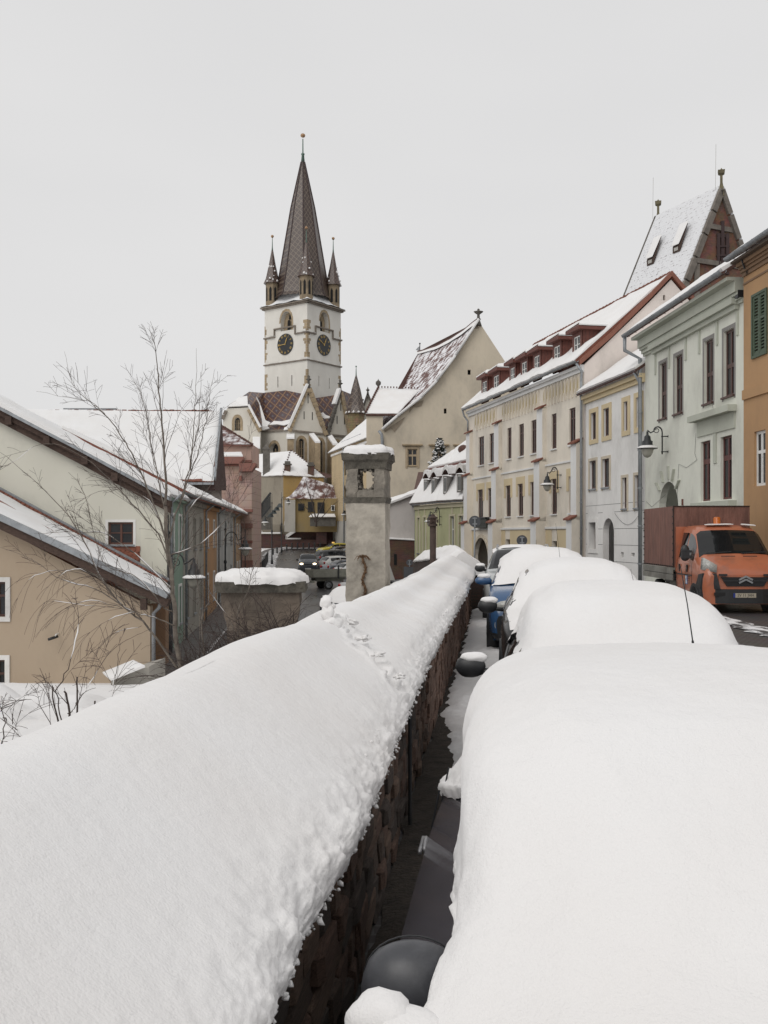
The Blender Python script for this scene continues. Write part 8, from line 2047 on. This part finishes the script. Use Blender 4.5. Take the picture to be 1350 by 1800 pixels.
# ------------------------------------------------------------------ trees and bushes
def twigs(B, p, d, L_, r, lvl, rg, droop=0.0, spread=.6, n=None):
    """a branch with side shoots; writes tubes into B"""
    k = 5; pts = [Vector(p)]; dd = Vector(d).normalized(); rad = [r]
    for i in range(k):
        dd = (dd + Vector((rg.gauss(0, .06), rg.gauss(0, .06), rg.gauss(0, .05) - droop * (i + 1) / k))).normalized(); pts.append(pts[-1] + dd * L_ / k); rad.append(max(.0012, r * (1 - (i + 1) / k * .75)))
    B.tube(pts, rad, 4 if r < .006 else 6, cap=False)
    if lvl <= 0: return
    for i in range(n or rg.randint(3, 6)):
        t = rg.uniform(.15, .98); j = min(k - 1, int(t * k)); q = pts[j].lerp(pts[j + 1], t * k - j); ax_ = (pts[j + 1] - pts[j]).normalized()
        sd_ = Vector((rg.gauss(0, 1), rg.gauss(0, .7), rg.gauss(0, 1))).cross(ax_).normalized()
        twigs(B, q, ax_ * (1 - spread * .6) + sd_ * spread + Vector((0, 0, .12 - droop * .3)), L_ * rg.uniform(.3, .55) * (1.15 - t * .5), max(.0013, rad[j] * .55), lvl - 1, rg, droop, spread)
def pxbranch(B, pts, Y, r0, r1, Y1=None, n=4, jit=.01, rg=None):
    """a limb through photo points at a distance Y (Y1 at its tip), radii in metres; returns the smooth centreline"""
    Y1 = Y if Y1 is None else Y1; m = len(pts); c = [P(x, y, lerp(Y, Y1, i / (m - 1))) for i, (x, y) in enumerate(pts)]; out = []
    for i in range(m - 1):
        for k in range(n): out.append(Vector(cr_pt([tuple(q) for q in c], i, k / n)) + Vector((rg.gauss(0, jit), rg.gauss(0, jit), rg.gauss(0, jit))))
    out.append(c[-1]); N_ = len(out); rad = [lerp(r0, r1, (i / (N_ - 1)) ** .8) for i in range(N_)]
    B.tube(out, rad, 7, cap=True); return out, rad
def limb_tree(h, limbs, twm, Y, seed, droop=.05, dens=1.0, lvl=1, name='limb', m=BARK, tl=.45):
    rg = random.Random(seed); TW = MB(); TW.smooth = True; CS = []
    for (pts, y0, y1, r0, r1) in limbs:
        B = MB(); B.smooth = True; c, rad = pxbranch(B, pts, y0, r0 * .52, r1 * .6, y1, rg=rg, jit=.004); B.build(name if r0 < .035 else 'trunk', m, h); CS.append((c, rad))
        L_ = sum((b - a).length for a, b in zip(c, c[1:])); k = int(L_ * 6.5 * dens)
        for i in range(k):
            t = rg.uniform(.15, .88); j = min(len(c) - 2, int(t * (len(c) - 1))); ax_ = (c[j + 1] - c[j]).normalized(); sd_ = Vector((rg.gauss(0, 1), rg.gauss(0, .6), rg.gauss(0, 1))).cross(ax_).normalized()
            twigs(TW, c[j], ax_ * .9 + sd_ * .55 + Vector((0, 0, .3 - droop)), rg.uniform(.5, 1.3) * tl * (1.35 - t), max(.0014, min(.0038, rad[j] * .4)), lvl, rg, droop, .55)
    TW.build('twigs', twm, h, recalc=False)['kind'] = 'stuff'
    if Y < 20:
        S = MB(); S.smooth = True
        for c, rad in CS:
            for k in range(2 if rad[0] > .005 else 1):
                i = rg.randrange(len(c) // 2); ax_ = (c[i + 1] - c[i]).normalized()
                if abs(ax_.z) > .85: continue
                r = rad[i] * .8 + .002; m_ = min(5, len(c) - i - 1); S.tube([c[i + j] + Vector((0, 0, rad[i] * .7)) for j in range(m_)], [r * rg.uniform(.5, 1) * (.4 if j in (0, m_ - 1) else 1) for j in range(m_)], 6)
        S.build('branch_snow', SNOW, h)['kind'] = 'stuff'
h = thing('birch_tree', 'leafless young birch with pale mottled trunk spreading thin twigs before the left houses', 'tree', P(322, 1250, 9.5))
LB = [([(330, 1290), (322, 1200), (309, 1120), (306, 1060), (300, 1000), (293, 950), (290, 890)], 9.5, 9.5, .055, .030),
      ([(290, 890), (291, 830), (286, 760), (281, 700), (277, 650), (272, 610), (262, 573)], 9.5, 9.3, .028, .002),
      ([(296, 960), (306, 915), (320, 870), (335, 810), (341, 750), (343, 700), (345, 612)], 9.5, 10, .022, .002),
      ([(318, 880), (336, 830), (352, 780), (362, 740), (368, 690), (378, 648)], 9.7, 10.2, .014, .002),
      ([(336, 830), (339, 790), (350, 740), (352, 690), (356, 640)], 9.8, 9.6, .011, .0015),
      ([(297, 965), (275, 900), (253, 845), (235, 805), (215, 770), (190, 735), (165, 712)], 9.5, 9, .020, .006), ([(185, 730), (150, 700), (128, 675), (113, 618)], 9.0, 8.8, .008, .0015),
      ([(184, 728), (160, 706), (142, 703), (64, 688)], 9.0, 8.8, .006, .0015),
      ([(292, 905), (280, 850), (268, 790), (258, 735), (247, 690), (228, 661)], 9.5, 9.9, .014, .0015), ([(290, 860), (268, 800), (262, 745), (240, 662)], 9.5, 9.2, .009, .0015),
      ([(300, 1000), (278, 940), (232, 885), (195, 845), (150, 805), (95, 780)], 9.5, 8.8, .018, .003), ([(95, 780), (60, 785), (20, 815), (0, 820)], 8.8, 8.7, .004, .0015),
      ([(304, 1040), (250, 985), (190, 940), (140, 935), (60, 938)], 9.5, 9, .014, .002),
      ([(315, 1180), (262, 1105), (215, 1065), (180, 1020), (150, 955), (110, 895), (60, 845), (0, 795)], 9.5, 8.4, .024, .002),
      ([(215, 1065), (165, 1035), (110, 1020), (60, 985), (0, 962)], 9.0, 8.3, .012, .002),
      ([(308, 1100), (270, 1085), (240, 1078), (213, 1062), (175, 1010), (140, 975)], 9.4, 8.8, .013, .002),
      ([(303, 1075), (285, 1065), (262, 1035), (232, 1010), (180, 985), (150, 870), (120, 830)], 9.5, 9.0, .014, .002),
      ([(300, 975), (330, 965), (360, 950), (395, 915), (420, 880), (440, 845)], 9.5, 9.9, .013, .002),
      ([(303, 1010), (318, 960), (325, 910), (345, 880), (372, 850), (378, 790), (390, 740)], 9.6, 10.0, .013, .002),
      ([(298, 985), (287, 930), (262, 880), (215, 860), (160, 868), (120, 900)], 9.5, 9.0, .010, .0015),
      ([(392, 960), (405, 905), (412, 860), (430, 810), (440, 750), (458, 700)], 10.2, 10.5, .007, .0012)]
limb_tree(h, LB, TWIG, 9.5, 5, .05, 1.25, 1)
h = thing('weeping_branches', 'fine drooping birch twigs hanging in front of the tan house wall', 'branches', P(140, 1180, 8))
limb_tree(h, [([(222, 1066), (180, 1020), (130, 1000), (85, 1030), (68, 1060)], 8.6, 8.2, .008, .0015), ([(215, 1068), (160, 1055), (120, 1070), (60, 1120)], 8.6, 8.2, .007, .0015), ([(235, 1075), (190, 1090), (150, 1120), (135, 1160)], 8.6, 8.2, .006, .0015), ([(150, 1010), (100, 1002), (50, 1020), (20, 1080)], 8.5, 8.0, .006, .0015), ([(215, 1070), (150, 1065), (80, 1060), (50, 1140)], 8.6, 8.2, .005, .0012), ([(250, 1100), (210, 1110), (180, 1130), (160, 1160)], 8.6, 8.3, .004, .0012)], TWIG, 8.4, 9, .42, 1.5, 0, tl=.5)
h = thing('birch_sapling', 'smaller pale birch stems tangled against the squat chimney', 'tree', P(420, 1250, 10.5))
limb_tree(h, [([(380, 1200), (360, 1150), (355, 1090), (368, 1060), (372, 1040), (385, 1065)][:4], 10.5, 10.5, .022, .012), ([(372, 1180), (352, 1130), (352, 1070), (345, 1010), (350, 960)], 10.5, 10.7, .014, .003), ([(415, 1190), (418, 1120), (420, 1070), (436, 1040), (443, 1005), (460, 965)], 10.4, 10.8, .020, .003), ([(440, 1010), (425, 990), (430, 960), (420, 930)], 10.6, 10.5, .006, .0015), ([(400, 1160), (412, 1110), (390, 1070), (360, 1030), (330, 1010)], 10.4, 10.2, .013, .002),
    ([(425, 1190), (440, 1140), (452, 1090), (475, 1060), (485, 1035)], 10.4, 10.6, .010, .0015), ([(460, 1170), (470, 1120), (490, 1090), (530, 1075)], 10.2, 10.4, .009, .0015)], TWIG, 10.5, 15, .1, 1.6, 1, tl=.4)
rg = random.Random(21)
h = thing('bramble_thicket', 'tangled dark bramble stems between the birch and the squat chimney', 'thicket', P(400, 1200, 9.6))
B = MB(); B.smooth = True
for k in range(330):
    x = rg.uniform(330, 515); p = P(x, 1215 + rg.uniform(-15, 25) - (x - 330) * .42, rg.uniform(9.3, 11.2)); twigs(B, p, (rg.gauss(0, .9), rg.gauss(0, .4), rg.uniform(.3, 1.2)), rg.uniform(.25, .75), rg.uniform(.0035, .008), 1, rg, .22, .7, 4)
B.build('stems', mat('bramble_stem', (.05, .035, .03), .9, .4, 20), h, recalc=False)['kind'] = 'stuff'
h = thing('bare_shrub', 'cut back bare shrub with stubby dark stems poking from the snow behind the wall', 'shrub', P(130, 1290, 5.5))
limb_tree(h, [([(106, 1300), (98, 1250), (92, 1205)], 5.6, 5.6, .013, .006), ([(112, 1300), (104, 1240), (94, 1208)], 5.4, 5.4, .008, .005), ([(127, 1300), (121, 1250), (113, 1215)], 5.5, 5.5, .016, .009), ([(137, 1300), (137, 1240), (136, 1190)], 5.5, 5.5, .013, .007), ([(168, 1285), (169, 1260), (167, 1232)], 5.4, 5.4, .011, .008), ([(120, 1255), (130, 1245), (134, 1235)], 5.5, 5.5, .006, .004), ([(172, 1280), (195, 1230), (202, 1190), (208, 1160), (213, 1130)], 5.4, 5.8, .007, .002),
    ([(97, 1215), (120, 1175), (135, 1110), (137, 1070), (130, 1030)], 5.5, 6, .007, .0015), ([(140, 1230), (165, 1190), (190, 1150), (230, 1120), (265, 1105)], 5.5, 6.2, .005, .0015), ([(110, 1290), (150, 1270), (185, 1255)], 5.4, 5.4, .004, .002)], TWIG, 5.5, 3, .1, .8, 1, 'stem', BARKDARK, .28)
h = thing('snowy_bush', 'dark bare bush stems with snow on them at the lower left edge', 'shrub', P(20, 1300, 5.6))
limb_tree(h, [([(55, 1320), (30, 1285), (5, 1262)], 5.3, 5.3, .012, .006), ([(0, 1300), (25, 1310), (38, 1330)], 5.4, 5.2, .007, .003), ([(0, 1250), (40, 1225), (48, 1200)], 5.6, 5.8, .006, .002), ([(100, 1300), (70, 1240), (40, 1230), (0, 1245)], 5.6, 5.8, .005, .002), ([(2, 1310), (8, 1270), (0, 1230)], 5.5, 5.5, .008, .003), ([(0, 1340), (20, 1322), (40, 1316)], 5.2, 5.2, .01, .004)], TWIG, 5.5, 8, .15, 1.6, 1, 'stem', BARKDARK, .3)
h = thing('snow_mound', 'lumpy heap of snow over garden bushes at the foot of the tan house', 'snow mound', P(100, 1220, 14))
B = MB(); B.smooth = True
def mound(u, v):
    x = lerp(-9.5, -3.2, u); y = lerp(9.5, 17, v); e = min(u, 1 - u, v * 1.2, 1 - v) * 4; z = low(y) - .12 + min(1, max(0, e)) * (.30 + .42 * fbm((x * .6, y * .5, 2), 3)) ; return (x, y, z + .03 * noise.noise(Vector((x * 5, y * 5, 0))))
B.grid(mound, 90, 80); B.build('snow', SNOW, h, recalc=False)['kind'] = 'stuff'
# bare tree by the ochre cottage
h = thing('bare_tree', 'dark bare tree with spreading fine crown before the ochre cottage', 'tree', P(556, 925, 130))
limb_tree(h, [([(556, 926), (555, 912), (549, 885), (541, 860), (537, 842)], 130, 130, .28, .04), ([(555, 915), (563, 895), (572, 875), (580, 855)], 130, 129, .2, .04), ([(554, 918), (545, 900), (530, 885), (518, 872)], 130, 131, .16, .03), ([(556, 918), (570, 905), (583, 890), (596, 880)], 130, 130, .14, .03), ([(549, 885), (552, 865), (558, 845)], 130, 130, .1, .03)], TWIG, 130, 33, .03, .45, 2, 'limb', BARKDARK, 5.0)
for o in list(h.children):
    if o.name.startswith('twigs'): pass
# snow dusted spruce
h = thing('spruce_tree', 'small dark spruce loaded with snow in front of the gabled hall window', 'tree', P(773, 830, 92))
B = MB(); b = P(773, 840, 92); tp = P(773, 770, 92); B.tube([b, tp], [.14, .03], 6); B.build('trunk', BARKDARK, h)
B = MB(); S = MB(); rg = random.Random(2)
for k in range(1100):
    t = rg.random() ** .8; z = lerp(tp.z, b.z, t); rr_ = .10 + t * 1.25 * (1 if rg.random() < .8 else 1.25); a = rg.uniform(0, 2 * PI); r = rr_ * rg.uniform(.35, 1.0); c = Vector((tp.x + math.cos(a) * r, 92 + math.sin(a) * r, z - r * .25))
    d = Vector((math.cos(a), math.sin(a), rg.uniform(-.3, .25))).normalized(); s_ = Vector((-d.y, d.x, 0)); L_ = rg.uniform(.15, .32)
    B.add([c - s_ * .07, c + s_ * .07, c + d * L_], [[0, 1, 2]])
    B.add([c - Vector((0, 0, .07)), c + Vector((0, 0, .06)), c + d * L_], [[0, 1, 2]])
    if k % 4 == 0: S.blob(c + d * L_ * .4 + Vector((0, 0, .07)), rg.uniform(.06, .17), k, .5, 1, (1.2, 1.2, .55))
cr_ = B.build('crown', mat('spruce_needles', (.03, .045, .035), .9, .4, 3), h, recalc=False); cr_['kind'] = 'stuff'
S.build('branch_snow', SNOWFAR, h)['kind'] = 'stuff'
